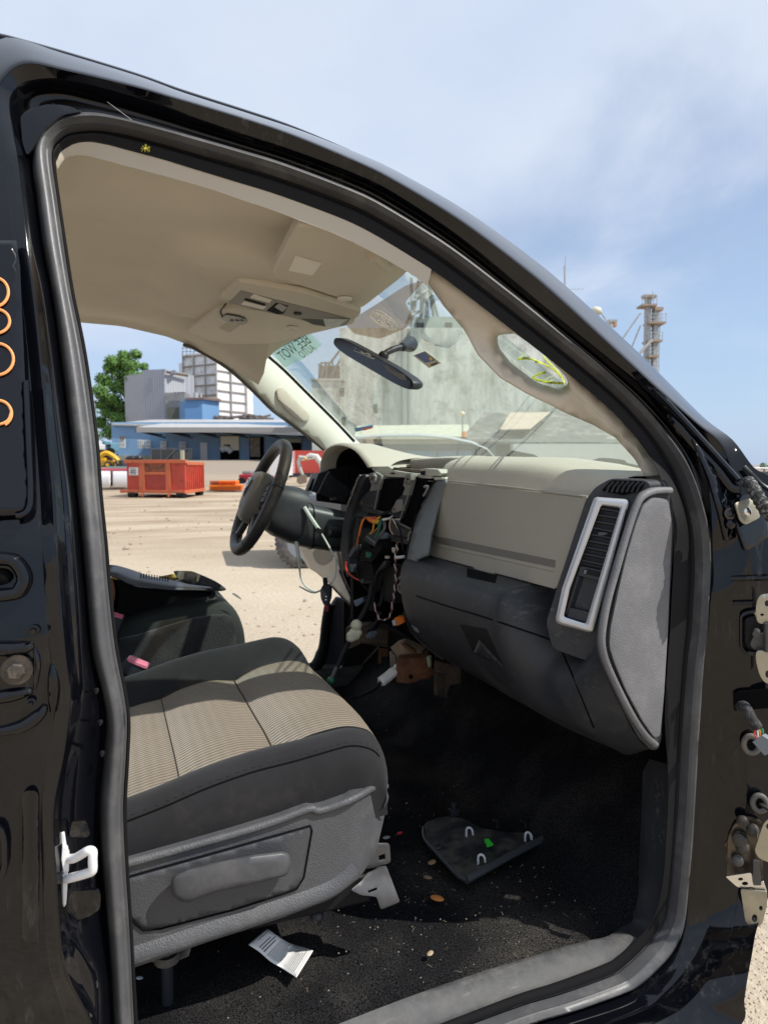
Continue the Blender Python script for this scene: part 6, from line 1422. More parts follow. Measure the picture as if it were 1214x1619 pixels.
# railing of the ramp
rl = thing('dock_railing', 'grey pipe and mesh railing along the warehouse ramp', 'railing', GP(278, D0-4.5))
for x in (241, 256, 276, 300, 304): fpart('post', x-.7, x+.7, 709, 731, D0-4.5, .1, CONC, rl)
fpart('rail', 240, 305, 709, 710.4, D0-4.55, .08, CONC, rl); fpart('mesh_panel', 242, 275, 711, 728, D0-4.45, .03, mat('mesh_grey', (.13,.13,.12), .7), rl); fpart('mesh_panel', 277, 303, 714, 730, D0-4.45, .03, mat('mesh_light', (.17,.17,.15), .7), rl)
mb = MB(); mb.tube([PD(262,727,D0-4.6), PD(277,712,D0-4.6)], .08, 6); mb.build('stair_rail', CONC, rl)
pl = thing('concrete_bollard', 'tan square post on a pale slab behind the red dumpster', 'bollard', GP(289, 60)); fpart('post', 286.5, 291.5, 712, 732, 60, .3, mat('tan_post', (.42,.38,.28), .8), pl); fpart('slab', 283, 296, 730, 733, 59.7, .8, CONC, pl)
# ---- grey mill block, blue annex, gridded white tower
ml = thing('mill_building', 'plain grey stepped mill block rising behind the warehouse roof', 'mill building', GP(262, 104))
fpart('tower', 230.5, 264, 587, 672, 104, 8, corr('mill_grey', (.36,.37,.42), .8, .2, rot=YAW), ml, dr=103); fpart('side_block', 264, 297.5, 588, 672, 103, 10, GREYL, ml, dr=106); fpart('annex', 264.5, 295, 622, 672, 102.5, 3, mat('annex_grey', (.24,.235,.24), .7, var=(1,.2)), ml)
fpart('panel', 240, 256, 599, 620, 103.6, .4, mat('panel_grey', (.20,.205,.23), .6), ml); fpart('doorway', 268, 289, 645, 665, 102.2, .4, mat('olive_opening', (.10,.105,.08), .7), ml)
for x, y in ((262,585.5),(274,588),(277,587)): fpart('roof_vent', x, x+3, y, y+5, 103, 1, GREYS, ml)
mb = MB(); mb.tube([PD(264,588,102.8), PD(297,594,105.5)], .18, 6); mb.build('eave', BROWNM, ml)
for k in range(7): 
    mb = MB(); mb.ell(PD(277+k*2.6, 620+random.uniform(-1,1), 102), (.18,.2,.12)); mb.build('rooftop_bird_spike', GREYL, ml)
ba = thing('mill_annex', 'small bright blue metal annex in front of the gridded white tower', 'annex', GP(322, 98)); fpart('wall', 295, 322, 630, 668, 98, 6, corr('annex_blue', (.13,.27,.47), 1.6, .25, rot=YAW), ba, dr=98); fpart('wall', 322, 349, 632, 668, 98, 6, corr('annex_blue_light', (.17,.32,.52), 1.6, .25, rot=YAW), ba, dr=100)
mb = MB(); q = [PD(294,630,97.7), PD(322,628.5,97.7), PD(350,632,99.7), PD(345,629,106), PD(300,628,106)]; mb.prism(q, (0,0,-.25)); mb.build('roof', mat('rusty_edge', (.16,.10,.08), .7), ba, smooth=False)
mb = MB(); mb.cyl(PD(310,629,98.5), PD(310,621,98.5), .35, n=10); mb.build('roof_vent', ROOFW, ba); mb = MB(); mb.cyl(PD(318,630,98.5), PD(318,622,98.5), .15, n=8); mb.build('roof_vent', ROOFW, ba)
wt = thing('grain_tower', 'tall white panelled tower with rusty girts and a railed roof', 'tower', GP(345, 122))
TWA = mat('tower_white', (.78,.78,.80), .5, dust=(.7,.5,.8,(.38,.28,.2),.5)); TWB = mat('tower_grey', (.82,.81,.81), .6, dust=(.9,.45,.75,(.25,.18,.13),.6))
fpart('shaft', 292, 345, 564, 668, 122, 9, TWB, wt, dr=118); fpart('shaft', 345, 392.5, 576 if False else 570, 668, 118, 9, TWA, wt, dr=124)
for k in range(7):
    y = 566+k*15.5
    fpart('girt', 291.5, 345.2, y, y+1.8, 121.7, .3, mat('girt_rust', (.30,.25,.20), .7), wt, dr=117.7); fpart('girt', 345, 393, y+4.5, y+6, 117.7, .3, mat('girt_grey', (.36,.33,.29), .7), wt, dr=123.7)
for x, d in ((292.5,121.5),(309,120.3),(327,119),(345,117.4),(368,120.4),(392,123.4)): fpart('corner_post', x-.7, x+.7, 560, 668, d, .3, mat('post_grey', (.40,.37,.33), .6), wt)
for x in range(293, 330, 6): fpart('roof_rail_post', x-.3, x+.3, 552, 566, 121, .1, BROWNM, wt)
fpart('roof_rail', 292, 330, 552.5, 553.5, 121, .1, BROWNM, wt); fpart('roof_rail', 292, 330, 558, 558.7, 121, .1, BROWNM, wt)
rp2 = thing('scrap_pile', 'low rust brown heap on the skyline beside the white tower', 'scrap pile', GP(385, 100)); mb = MB()
for k in range(22): mb.box(PD(random.uniform(350,420), 660+random.uniform(-1.5,3), 100), (random.uniform(1,2.6), 1, .3), Matrix.Rotation(random.uniform(-.3,.3), 3, 'Y'))
mb.build('heap', mat('scrap', (.17,.13,.11), .8, var=(2,.4)), rp2)
# ---- trees
def leafmat(n, a, b):
    def ex(t, bs, co):
        nz = t.node('ShaderNodeTexNoise'); nz.inputs['Scale'].default_value = .9; nz.inputs['Detail'].default_value = 5; t.lk(co, nz.inputs['Vector'])
        m = t.node('ShaderNodeMix', data_type='RGBA'); m.inputs[6].default_value = a+(1,); m.inputs[7].default_value = b+(1,)
        r = t.node('ShaderNodeMapRange'); r.inputs['From Min'].default_value = .35; r.inputs['From Max'].default_value = .65; t.lk(nz.outputs['Fac'], r.inputs['Value']); t.lk(r.outputs[0], m.inputs['Factor']); t.lk(m.outputs[2], bs.inputs['Base Color'])
        bs.inputs['Subsurface Weight'].default_value = 0
    return mat(n, a, .6, spec=.3, extra=ex)
LEAF = leafmat('broad_leaf', (.06,.14,.025), (.15,.28,.06)); BARK = mat('bark', (.10,.075,.055), .9, var=(6,.4))
def tree(name, label, px, d, zb, blobs, leafm=LEAF, n=26, size=.45, trunk=.45, group=None):
    base = GP(px, d); base.z = zb; T = thing(name, label, 'tree', base, group)
    mb = MB(); tops = [PD(b[0], b[1], d+b[3]) for b in blobs]; hi = max(tops, key=lambda p: p.z)
    mb.tube(cr([base, lerp(base, hi, .4)+V((.2,0,0)), lerp(base, hi, .8)], 4), [trunk*(1-.8*k/9) for k in range(9)], 8)
    for p in tops: 
        a = lerp(base, hi, min(.75, max(.15, (p.z-base.z)/(hi.z-base.z)*.6))); mb.tube([a, lerp(a, p, .5)+V((0,0,-.2)), p], [trunk*.35, trunk*.22, .04], 6)
    mb.build('trunk', BARK, T)
    mb = MB()
    for b in blobs:
        c = PD(b[0], b[1], d+b[3]); r = b[2]/F*d
        for k in range(int(n*(b[2]/10)**2)+14):
            v = V((random.gauss(0,1), random.gauss(0,1), random.gauss(0,1))).normalized()*r*random.uniform(.45, 1.02); v.z *= .85
            if random.random() < .12: v *= 1.15
            p = c+v; nrm_ = (v.normalized()+V((random.uniform(-.7,.7), random.uniform(-.7,.7), random.uniform(-.2,.9)))).normalized()
            u = nrm_.orthogonal().normalized(); u = Matrix.Rotation(random.uniform(0, 6.28), 3, nrm_) @ u; w_ = nrm_.cross(u); s = size*random.uniform(.6, 1.3)
            mb.add([p-u*s*.5, p+w_*s*.28, p+u*s*.5, p-w_*s*.28], [(0,1,2,3)])
    mb.build('crown', leafm, T, smooth=False, recalc=False); return T
tree('broadleaf_tree', 'tall full green tree to the left of the grey mill block', 197, 112, 2.0,
     [(178,572,13,0),(196,562,11,1),(215,560,10,0),(208,578,14,-1),(228,580,8,0),(190,590,15,1),(210,598,15,-2),(172,583,9,0),(165,600,14,0),(160,620,15,-1),(168,638,14,1),(226,596,10,0),(216,630,12,1),(186,575,13,1),(200,572,12,0),(192,650,15,1),(186,610,14,0),(206,620,15,-1),(222,612,9,1),(180,632,13,-1),(200,642,15,0),(172,652,14,0),(190,664,16,-2),(208,664,13,0),(160,668,12,0),(176,682,15,-1),(195,684,14,0),(157,640,9,1),(220,640,8,0)], n=430, size=.40)
tree('broadleaf_tree', 'bushy green tree low behind the utility pole', 150, 120, 2.0, [(145,650,12,0),(150,668,14,0),(142,684,12,0),(158,688,12,0)], n=70, size=.5, trunk=.3)
tree('broadleaf_tree', 'small green treetop over the scrap pile', 397, 150, 2.0, [(396,660,5,0),(402,662,4,0)], n=120, size=.6, trunk=.2)
tree('broadleaf_tree', 'small dark treetop on the skyline at the right edge', 1206, 160, 0, [(1206,735,4.5,0),(1203,739,4,0),(1211,738,4,0)], n=160, size=.6, trunk=.2, leafm=leafmat('far_leaf', (.10,.16,.08), (.16,.22,.12)))
# ---- utility pole
up_ = thing('utility_pole', 'wooden utility pole with crossarm at the far left behind the yard', 'utility pole', GP(140, 88)); 
mb = MB(); mb.cyl(GP(140, 88), PD(140, 610, 88), .16, .11, 8); mb.build('pole', BARK, up_); fpart('crossarm', 134, 152, 617, 619, 87.8, .12, BARK, up_); fpart('crossarm', 136, 147, 631, 632.4, 87.8, .12, BARK, up_)
mb = MB(); mb.cyl(PD(146,638,87.6), PD(146,652,87.6), .35, n=10); mb.build('transformer', GREYL, up_)
# ---- skid-steer loader
sk_ = thing('skid_loader', 'yellow skid-steer loader parked left of the red dumpster', 'loader', GP(165, 62)); LY = plain('machine_yellow', (.72,.40,.02), .45); d = 62
fpart('body', 155, 168, 724, 737, d, 1.6, LY, sk_, bev=.05); fpart('body', 167, 180, 728, 736, d-.2, 1.4, LY, sk_, bev=.05); fpart('cab', 160, 172, 715, 727, d+.3, 1.2, BLK, sk_, bev=.04)
mb = MB(); mb.tube(cr([PD(x, y, d-.4) for x, y in ((158,722),(168,716),(178,720),(186,727),(188,733))], 4), .22, 6); mb.build('lift_arm', LY, sk_)
mb = MB(); mb.prism([PD(x, y, d-.6) for x, y in ((183,727),(192,728),(196,737),(184,738))], HF*1.6); mb.build('bucket', DARKP2, sk_)
for x in (170, 184): 
    mb = MB(); p = PD(x, 735, d-.5); mb.cyl(p, p+HF*.4, .30, n=18); w1 = mb.build('wheel', mat('tyre', (.03,.028,.026), .8, dust=(6,.4,.7,(.2,.16,.11),.6)), sk_, angle=30); mb = MB(); mb.cyl(p-HF*.02, p+HF*.1, .14, n=14); mb.build('rim', LY, w1)
mb = MB()
for k in range(9): mb.tube([PD(random.uniform(150,190), 738, d+1), PD(random.uniform(150,190), 713+random.uniform(0,8), d+1)], .05, 5)
mb.build('guard_bars', BLK, sk_)
# ---- trucks beyond, by the left edge of the warehouse
tt = thing('box_truck', 'teal truck body parked at the corner of the warehouse', 'truck', GP(172, 76)); fpart('body', 157, 167, 698, 713, 76, 2, plain('teal', (.03,.16,.22)), tt, bev=.05); fpart('cab', 167, 179, 700, 714, 75.5, 2, plain('pale_teal', (.14,.30,.38)), tt, bev=.1); fpart('windscreen', 170, 177, 703, 707, 75.4, .05, GLASSD, tt)
for x in (160, 174):
    mb = MB(); p = PD(x, 714, 75.4); mb.cyl(p, p+HF*.4, .42, n=14); mb.build('wheel', BLK, tt)
wtk = thing('pickup', 'white truck front half hidden behind the yellow loader', 'truck', GP(150, 72)); fpart('body', 144, 157, 702, 711, 72, 2, plain('dull_white', (.6,.6,.6)), wtk, bev=.1); fpart('cab', 146, 155, 697, 703, 72.3, 1.6, plain('dull_white_b', (.55,.56,.58)), wtk, bev=.1); fpart('bumper', 144, 157, 711, 714, 71.9, .3, BLK, wtk)
# ---- removed pickup beds stacked in a row
def bed(label, x0, x1, yt, yb, d, m, extra=None):
    b = thing('pickup_bed', label, 'pickup bed', GP((x0+x1)/2, d), 'removed pickup beds stacked left of the dumpster')
    mb = MB(); rows = []
    for (yy, oo) in ((yb, .05), (lerp(yb, yt, .25), 0), (lerp(yb, yt, .6), -.06), (lerp(yb, yt, .9), 0), (yt, .10)): rows.append([PD(x, yy, d+oo) for x in (x0, x0+1, (x0+x1)/2, x1-1, x1)])
    mb.loft(rows); mb.build('bed_side', m, b, solid=.08)
    fpart('bed_floor', x0+.5, x1-.5, lerp(yb, yt, .45), lerp(yb, yt, .35), d+.1, 1.5, m, b); fpart('bed_rail', x0, x1, yt-.5, yt+.8, d-.02, .12, DARKP2, b); return b
WB = mat('bed_white', (.78,.78,.80), .3, coat=.5); bed('white pickup bed lying at the left edge beneath the red one', 152, 175, 746.5, 770.5, 37.5, WB)
b2 = bed('white pickup bed next to the corner of the red dumpster', 179.5, 207, 747, 769.5, 37.8, WB)
mb = MB(); mb.prism([PD(x, y, 37.75) for x, y in ((176,748),(182,752),(184,757),(181,766),(175,769))], HF*.4); mb.build('wheel_arch', BLK, b2)
bed('dark red pickup bed stacked on the white ones', 150, 208, 742, 747, 38.6, mat('bed_red', (.30,.03,.045), .3, coat=.5)); bed('dull green pickup bed behind the dark red one', 170, 206, 739.5, 743, 41, plain('bed_green', (.09,.16,.13), .4)); 
bag = thing('rubbish_bags', 'black plastic bags heaped behind the red dumpster', 'rubbish bags', GP(212, 46)); mb = MB(); mb.ell(PD(209,725,46), (.42,.4,.22)); mb.ell(PD(219,724.5,46), (.35,.4,.22)); mb.build('bag_heap', mat('bin_bag', (.012,.012,.014), .25), bag)
# ---- roll-off dumpster
DR = mat('dumpster_red', (.46,.055,.03), .55, dust=(2.2,.50,.72,(.13,.055,.03),.75), var=(3,.12)); DO = mat('dumpster_orange', (.55,.13,.05), .55, dust=(3,.48,.72,(.16,.07,.035),.7))
dm = thing('dumpster', 'rusty red roll-off dumpster standing on the dirt yard', 'dumpster', GP(262, 31))
dF, dR_ = 31.0, 30.2                                    # front-left corner distance / front-right corner distance
pA = lambda px, z: (lambda d: V((EYE + (HF+HR*((px-CXP)/F))*d).to_tuple()[:2] + (z,)))(lerp(dF, dR_, (px-201)/(293-201)))
fl_, fr_ = pA(201.5, 0), pA(293.5, 0); bk = (EYE + (HF+HR*((323-CXP)/F))*33.4); bk.z = 0; sv = bk-fr_; ft_ = fl_+sv
uu = (fr_-fl_); hh0, hh1 = .30, 1.62; n_ = V((-uu.y, uu.x, 0)).normalized()
if n_.dot(HF) < 0: n_ = -n_
def quadwall(a, b, z0, z1, t, m, nm, par=dm, inn=None):
    u = (b-a).normalized(); nn = V((-u.y, u.x, 0)) if inn is None else inn
    mb = MB(); mb.hexa([V((p.x,p.y,z0)) for p in (a, b, b+nn*t, a+nn*t)], [V((p.x,p.y,z1)) for p in (a, b, b+nn*t, a+nn*t)]); return mb.build(nm, m, par, bevel=.01)
su = sv.normalized(); inn_s = -uu.normalized()
quadwall(fl_, fr_, hh0, hh1, .06, DR, 'end_wall', inn=n_); sw = quadwall(fr_+n_*.06, bk, hh0, hh1-.1, .06, DR, 'side_wall', inn=inn_s); quadwall(fl_+n_*.06, ft_, hh0, hh1, .06, DR, 'side_wall', inn=-inn_s); quadwall(ft_, bk, hh0, hh1-.1, .06, DR, 'end_wall', inn=-n_)
mb = MB(); mb.hexa([V((p.x,p.y,.24)) for p in (fl_, fr_, bk, ft_)], [V((p.x,p.y,.30)) for p in (fl_, fr_, bk, ft_)]); mb.build('floor', DO, dm)
quadwall(fl_-uu.normalized()*.10-n_*.06, fr_+uu.normalized()*.06-n_*.06, hh1-.12, hh1+.03, .16, DO, 'top_rail', inn=n_)
quadwall(fr_-inn_s*.05+n_*.1, bk-inn_s*.05, hh1-.20, hh1-.06, .16, DO, 'top_rail', inn=inn_s)
quadwall(fl_-uu.normalized()*.30-n_*.10, fr_+uu.normalized()*.05-n_*.10, .20, .34, .20, DO, 'base_rail', inn=n_); quadwall(fr_-inn_s*.06, bk-inn_s*.06, .20, .34, .12, DO, 'base_rail', inn=inn_s)
for k in range(9):
    a = lerp(fr_, bk, (k+.6)/9.2)-inn_s*.06; quadwall(a, a+su*.07, .34, hh1-.2, .06, DR, 'side_rib', inn=inn_s)
U_ = uu.normalized()
def fa(t): return fl_ + uu*t - n_*.05
for t0, t1, z0, z1, m in ((.22,.32,.34,1.5,DO), (.68,.76,.34,1.5,DO), (.32,.68,1.0,1.12,DO)): quadwall(fa(t0), fa(t1), z0, z1, .05, m, 'end_frame', inn=n_)
quadwall(fa(.32)+n_*.042, fa(.68)+n_*.042, 1.14, 1.48, .01, mat('rust_panel', (.30,.085,.04), .6, dust=(6,.42,.6,(.10,.05,.03),.9)), 'end_panel', inn=n_)
mb = MB(); mb.prism([fa(t)+n_*.048+V((0,0,z)) for t, z in ((.44,1.0),(.56,1.0),(.66,.36),(.36,.36))], n_*-.006); mb.build('hook_recess', mat('hook_rust', (.10,.03,.02), .7, var=(6,.4)), dm)
quadwall(fa(.33)+n_*.040, fa(.675)+n_*.040, .37, .99, .008, mat('recess_red', (.36,.045,.03), .6, var=(3,.2)), 'recess_panel', inn=n_)
quadwall(fl_+uu*.04-n_*.004, fl_+uu*.20-n_*.004, .98, 1.32, .003, WINW, 'placard', inn=n_)
for z, h in ((1.26,.03),(1.18,.05),(1.10,.05),(1.03,.025)): quadwall(fl_+uu*(.055+.01*random.random())-n_*.006, fl_+uu*(.18-.02*random.random())-n_*.006, z-h/2, z+h/2, .002, INK, 'placard_line', inn=n_)
for t, z in ((.10,0),(.93,0)):
    p = fl_+uu*t; mb = MB(); mb.cyl(p+V((0,0,.14))-U_*.18, p+V((0,0,.14))+U_*.18, .14, n=14); mb.build('roller', BLK, dm)
p = bk-sv*.12; mb = MB(); mb.cyl(p+V((0,0,.14))+inn_s*.3, p+V((0,0,.14)), .14, n=14); mb.build('roller', BLK, dm)
for t in (.27, .72): quadwall(fa(t)-n_*.08, fa(t+.03)-n_*.08, .05, .22, .08, DO, 'skid_lug', inn=n_)
# ---- orange pallet-rack beams in a stack
pr = thing('rack_stack', 'stack of orange rack beams on the dirt beside the dumpster', 'rack beams', GP(356, 36)); OR2 = mat('rack_orange', (.80,.20,.02), .5, var=(3,.2))
for x0, x1, y0, y1, dd, m in ((331,382,767,775.5,36,OR2),(346,373,760,767,36.2,OR2),(332,350,760,767,36.4,mat('rack_faded', (.48,.20,.13), .6))): 
    for k in range(3):
        yy = lerp(y0, y1, k/3); fpart('beam', x0, x1, yy, yy+(y1-y0)/3-.35, dd+.1*k, .9, m, pr)
for k in range(14): fpart('beam_end', 345+k*2.7, 346+k*2.7, 767.5, 775.5, 35.9, .05, mat('rack_shade', (.45,.10,.015), .6), pr)
# ---- red pickup shell, white trailer edge, container, excavator
rd = thing('red_pickup', 'red pickup body low on the dirt behind the steering wheel', 'pickup', GP(405, 44)); RP_ = mat('car_red', (.36,.015,.03), .3, coat=.6)
fpart('bed', 378, 402, 750, 761, 44, 1.8, RP_, rd, bev=.05); fpart('hood', 402, 431, 752, 763, 43.6, 1.8, RP_, rd, bev=.12); fpart('cab', 383, 398, 744, 751, 44.5, 1.4, plain('primer_grey', (.22,.20,.20)), rd, bev=.1)
for x in (382, 421):
    mb = MB(); p = PD(x, 760.5, 43.5); mb.cyl(p, p+HF*.3, .22, n=16); mb.build('wheel', BLK, rd)
tp = thing('white_trailer', 'white upright trailer end standing beside the red container', 'trailer', GP(441, 47)); fpart('panel', 427, 455, 713, 752, 47, 4, plain('trailer_white', (.72,.72,.70), .5), tp); fpart('bumper', 427, 456, 752, 759, 46.8, .4, CONC, tp)
ct = thing('shipping_container', 'bright red corrugated container behind the small excavator', 'container', GP(490, 50)); mb = MB(); face_box(mb, 457, 530, zat(757, 50), zat(712.5, 50), 50, 2.5); mb.build('box', corr('container_red', (.55,.07,.05), 6, .15, rot=YAW), ct, smooth=False)
for k in range(5): fpart('ladder_rung', 457, 466, 718+k*7, 719.5+k*7, 49.8, .1, plain('pink_white', (.7,.45,.45)), ct)
for x in (457.5, 465): fpart('ladder_rail', x, x+1.3, 713, 750, 49.8, .1, plain('pink_white_b', (.7,.45,.45)), ct)
fpart('skid', 457, 530, 748, 757, 49.7, .5, DARKP2, ct)
exv = thing('mini_excavator', 'white mini excavator with raised boom in front of the red container', 'excavator', GP(490, 41)); EW = plain('excavator_white', (.55,.55,.52), .4)
mb = MB(); mb.tube([PD(x, y, 41) for x, y in ((512,747),(508,733),(500,722),(490,720),(484,724))], [.16,.17,.19,.15,.12], 8); mb.build('boom', EW, exv)
mb = MB(); mb.tube([PD(x, y, 41) for x, y in ((484,724),(474,723),(472,730),(475,743),(479,752))], [.11,.13,.13,.11,.08], 8); mb.build('dipper', mat('dipper_grey', (.42,.42,.38), .5), exv)
mb = MB(); mb.tube([PD(x, y, 40.9) for x, y in ((500,724),(486,726),(476,727))], .05, 8); mb.build('ram', CHROME, exv); mb = MB(); mb.ell(PD(483,725,40.85), (.09,.09,.08)); mb.build('lamp', LY, exv)
mb = MB(); mb.prism([PD(x, y, 40.8) for x, y in ((470,754),(478,750),(484,752),(484,763),(474,766),(469,762))], HF*.5); mb.build('bucket', mat('bucket_brown', (.20,.15,.11), .7), exv); fpart('cab', 505, 530, 735, 752, 41.5, 1.2, mat('cab_blue', (.10,.13,.20), .4), exv, bev=.05); fpart('track', 500, 532, 752, 762, 41.2, 1.4, BLK, exv, bev=.1)
# ---- vehicle standing close by on the far side: its front wheel and bumper corner show under the dash
nv = thing('parked_vehicle', 'dark parked vehicle whose wheel and shadow show beneath the dash', 'vehicle', GP(500, 9.6)); TY_ = mat('grey_tyre', (.06,.06,.065), .8, dust=(20,.4,.7,(.25,.23,.2),.7), bump=(30,.5))
c = GP(478, 9.75, .37); ax = HF*.96 - HR*.26; ax.normalize(); mb = MB(); mb.lathe(c, ax, [(-.12,.24),(-.11,.33),(-.07,.37),(.07,.37),(.11,.33),(.12,.24)], 36); tw = mb.build('wheel', TY_, nv, angle=40)
mb = MB(); mb.lathe(c, ax, [(-.125,.10),(-.12,.235),(.0,.235)], 24); mb.build('rim', mat('dull_rim', (.20,.22,.25), .5, metal=.3), tw)
mb = MB()
for k in range(36):
    a = 2*math.pi*k/36; u = ax.orthogonal().normalized(); w_ = ax.cross(u); mb.box(c+(u*math.cos(a)+w_*math.sin(a))*.37, (.03,.03,.03))
mb.build('tread', TY_, tw)['kind'] = 'stuff'
lx = -ax; along_ = V((ax.y, -ax.x, 0)); along_ = along_ if along_.dot(HR) > 0 else -along_
bb = MB(); o_ = c + along_*.9 + ax*(-.0)
def vb(l0, l1, w0, w1, z0, z1, m, nm, bev=.06):
    mb = MB(); q = [c+along_*l+ax*w_ for l, w_ in ((l0,w0),(l1,w0),(l1,w1),(l0,w1))]; mb.hexa([V((p.x,p.y,z0)) for p in q], [V((p.x,p.y,z1)) for p in q]); return mb.build(nm, m, nv, bevel=bev, seg=3)
vb(-.40, 4.2, -.08, 1.75, .66, 1.02, plain('vehicle_grey', (.05,.055,.06), .3, coat=.8), 'body', .10); vb(1.2, 3.6, .05, 1.6, 1.0, 1.5, GLASSD, 'cabin', .15)
c2 = c+along_*2.9; mb = MB(); mb.lathe(c2, ax, [(-.12,.24),(-.11,.33),(-.07,.37),(.07,.37),(.11,.33),(.12,.24)], 36); mb.build('wheel', TY_, nv, angle=40)
# ---- concrete grain elevator seen through the windshield
def _wall(t, b, co):
    mp = t.node('ShaderNodeMapping'); mp.inputs['Scale'].default_value = (.45, .45, .10); t.lk(co, mp.inputs[0])
    n1 = t.node('ShaderNodeTexNoise'); n1.inputs['Scale'].default_value = 1.3; n1.inputs['Detail'].default_value = 9; n1.inputs['Roughness'].default_value = .72; t.lk(mp.outputs[0], n1.inputs['Vector'])
    n2 = t.node('ShaderNodeTexNoise'); n2.inputs['Scale'].default_value = .55; n2.inputs['Detail'].default_value = 10; n2.inputs['Roughness'].default_value = .75; t.lk(co, n2.inputs['Vector'])
    r1 = t.node('ShaderNodeMapRange'); r1.inputs['From Min'].default_value = .40; r1.inputs['From Max'].default_value = .66; t.lk(n1.outputs['Fac'], r1.inputs['Value'])
    r2 = t.node('ShaderNodeMapRange'); r2.inputs['From Min'].default_value = .50; r2.inputs['From Max'].default_value = .70; r2.inputs['To Max'].default_value = .7; t.lk(n2.outputs['Fac'], r2.inputs['Value'])
    m1 = t.node('ShaderNodeMix', data_type='RGBA'); m1.inputs[6].default_value = (.74,.77,.71,1); m1.inputs[7].default_value = (.32,.345,.30,1); t.lk(r1.outputs[0], m1.inputs['Factor'])
    m2 = t.node('ShaderNodeMix', data_type='RGBA'); m2.inputs[7].default_value = (.13,.13,.10,1); t.lk(m1.outputs[2], m2.inputs[6]); t.lk(r2.outputs[0], m2.inputs['Factor']); t.lk(m2.outputs[2], b.inputs['Base Color'])
WALL = mat('stained_pale_green_concrete', (.5,.55,.46), .9, spec=.1, extra=_wall)
E = 72.0
ge = thing('grain_elevator', 'huge stained pale green concrete grain elevator beyond the windshield', 'grain elevator', GP(760, E))
fpart('wall', 538, 955, 522, 760, E, 16, WALL, ge); fpart('wall', 494, 539, 602, 760, E-.6, 12, WALL, ge)
fpart('parapet', 492, 546, 600, 603, E-.8, 1, mat('wall_cap', (.42,.45,.40), .8), ge); fpart('penthouse', 656, 930, 505, 525, E+2, 8, mat('penthouse_grey', (.27,.32,.29), .8, var=(.6,.3)), ge)
fpart('head_house', 508, 538, 580, 602, E+3, 5, mat('head_brown', (.22,.19,.16), .8, var=(1,.3)), ge)
for x in (658, 702): fpart('opening', x, x+11, 514, 523, E+1.9, .2, VOID, ge)
for x, y in ((538,614),(590,640),(540,660)): fpart('opening', x, x+7, y, y+14, E-.75, .2, mat('opening_dark', (.08,.09,.08), .8), ge)
for x in (637, 646.5): 
    mb = MB(); mb.cyl(PD(x, 520, E-.5), PD(x, 740, E-.5), .22, n=10); mb.build('downpipe', mat('pipe_grey', (.22,.27,.27), .5), ge)
mb = MB()
for a, b_ in (((510,590),(548,540)),((520,600),(552,545)),((530,600),(556,550)),((505,575),(505,602)),((515,572),(515,602))): mb.tube([PD(a[0],a[1],E+2), PD(b_[0],b_[1],E+2)], .12, 6)
for x in (508, 514, 520, 526): mb.tube([PD(x, 572, E+2.5), PD(x, 584, E+2.5)], .08, 5)
mb.tube([PD(508,574,E+2.5), PD(526,574,E+2.5)], .08, 5); mb.build('spout_frame', mat('frame_brown', (.20,.17,.14), .7), ge)
lg = thing('conveyor_tower', 'lattice conveyor tower and spouts above the elevator wall', 'grain leg', PD(668, 506, E+4)); mb = MB()
for a, b_ in (((652,520),(650,440)),((644,560),(662,440)),((640,520),(668,445)),((668,505),(676,440)),((676,440),(697,520)),((676,440),(686,505)),((656,470),(690,450)),((648,500),(668,490)),((646,480),(664,470))): mb.tube([PD(a[0],a[1],E+1), PD(b_[0],b_[1],E+4)], .16, 6)
mb.build('lattice', mat('leg_grey', (.28,.30,.30), .6), lg); mb = MB(); mb.cyl(PD(670,500,E+3), PD(674,380,E+3), .5, n=8); mb.build('casing', GREYL, lg)
# elevator leg tower that clears the A-pillar
d = 95
tw_ = thing('leg_tower', 'galvanised elevator leg tower with railed platforms on the skyline right of the pillar', 'elevator tower', GP(1025, d)); GAL = mat('galvanised', (.40,.41,.40), .5, metal=.3, var=(2,.2)); RUSTY = mat('platform_rust', (.34,.26,.20), .7)
for x0, x1, yt in ((1014,1022,472),(1027,1034,490)): fpart('casing', x0, x1, yt, 720, d, .7, GAL, tw_)
for x in (1012, 1024, 1036): fpart('leg_post', x-.5, x+.5, 490, 720, d+.6, .1, GAL, tw_)
for k in range(22): fpart('lattice', 1012, 1036, 490+k*6, 490.8+k*6, d+.6, .08, GAL, tw_)
for x0, x1, y in ((1008,1031,486),(1019,1046,513),(1018,1041,541),(1020,1036,565)):
    pf = fpart('platform', x0, x1, y-1, y+2, d-.8, 2.2, RUSTY, tw_)
    for k in range(5): fpart('rail_post', lerp(x0, x1-.8, k/4), lerp(x0, x1-.8, k/4)+.6, y-13, y, d-.8, .08, GAL, pf)
    fpart('rail', x0, x1, y-13, y-12.3, d-.8, .06, GAL, pf); fpart('rail', x0, x1, y-7, y-6.4, d-.8, .06, GAL, pf)
for x, y, r in ((1020,470,4.2),(1034,484,4)): 
    mb = MB(); mb.ell(PD(x, y, d), (r/F*d, r/F*d, r/F*d*.9)); mb.build('head_cover', mat('head_rust', (.5,.42,.36), .6, var=(3,.3)), tw_)
fpart('motor', 1010, 1030, 471, 475, d-.5, 1, RUSTY, tw_); fpart('motor', 1028, 1041, 490, 495, d-.5, 1, RUSTY, tw_)
for a, b_, r, m in (((984,535),(1012,495),.12,GAL),((998,550),(1012,515),.12,GAL),((1009,560),(1031,537),.22,ROOFW),((1031,460),(1031,475),.05,GAL)):
    mb = MB(); mb.tube([PD(a[0],a[1],d-.9), PD(b_[0],b_[1],d-.9)], r, 8); mb.build('spout', m, tw_)
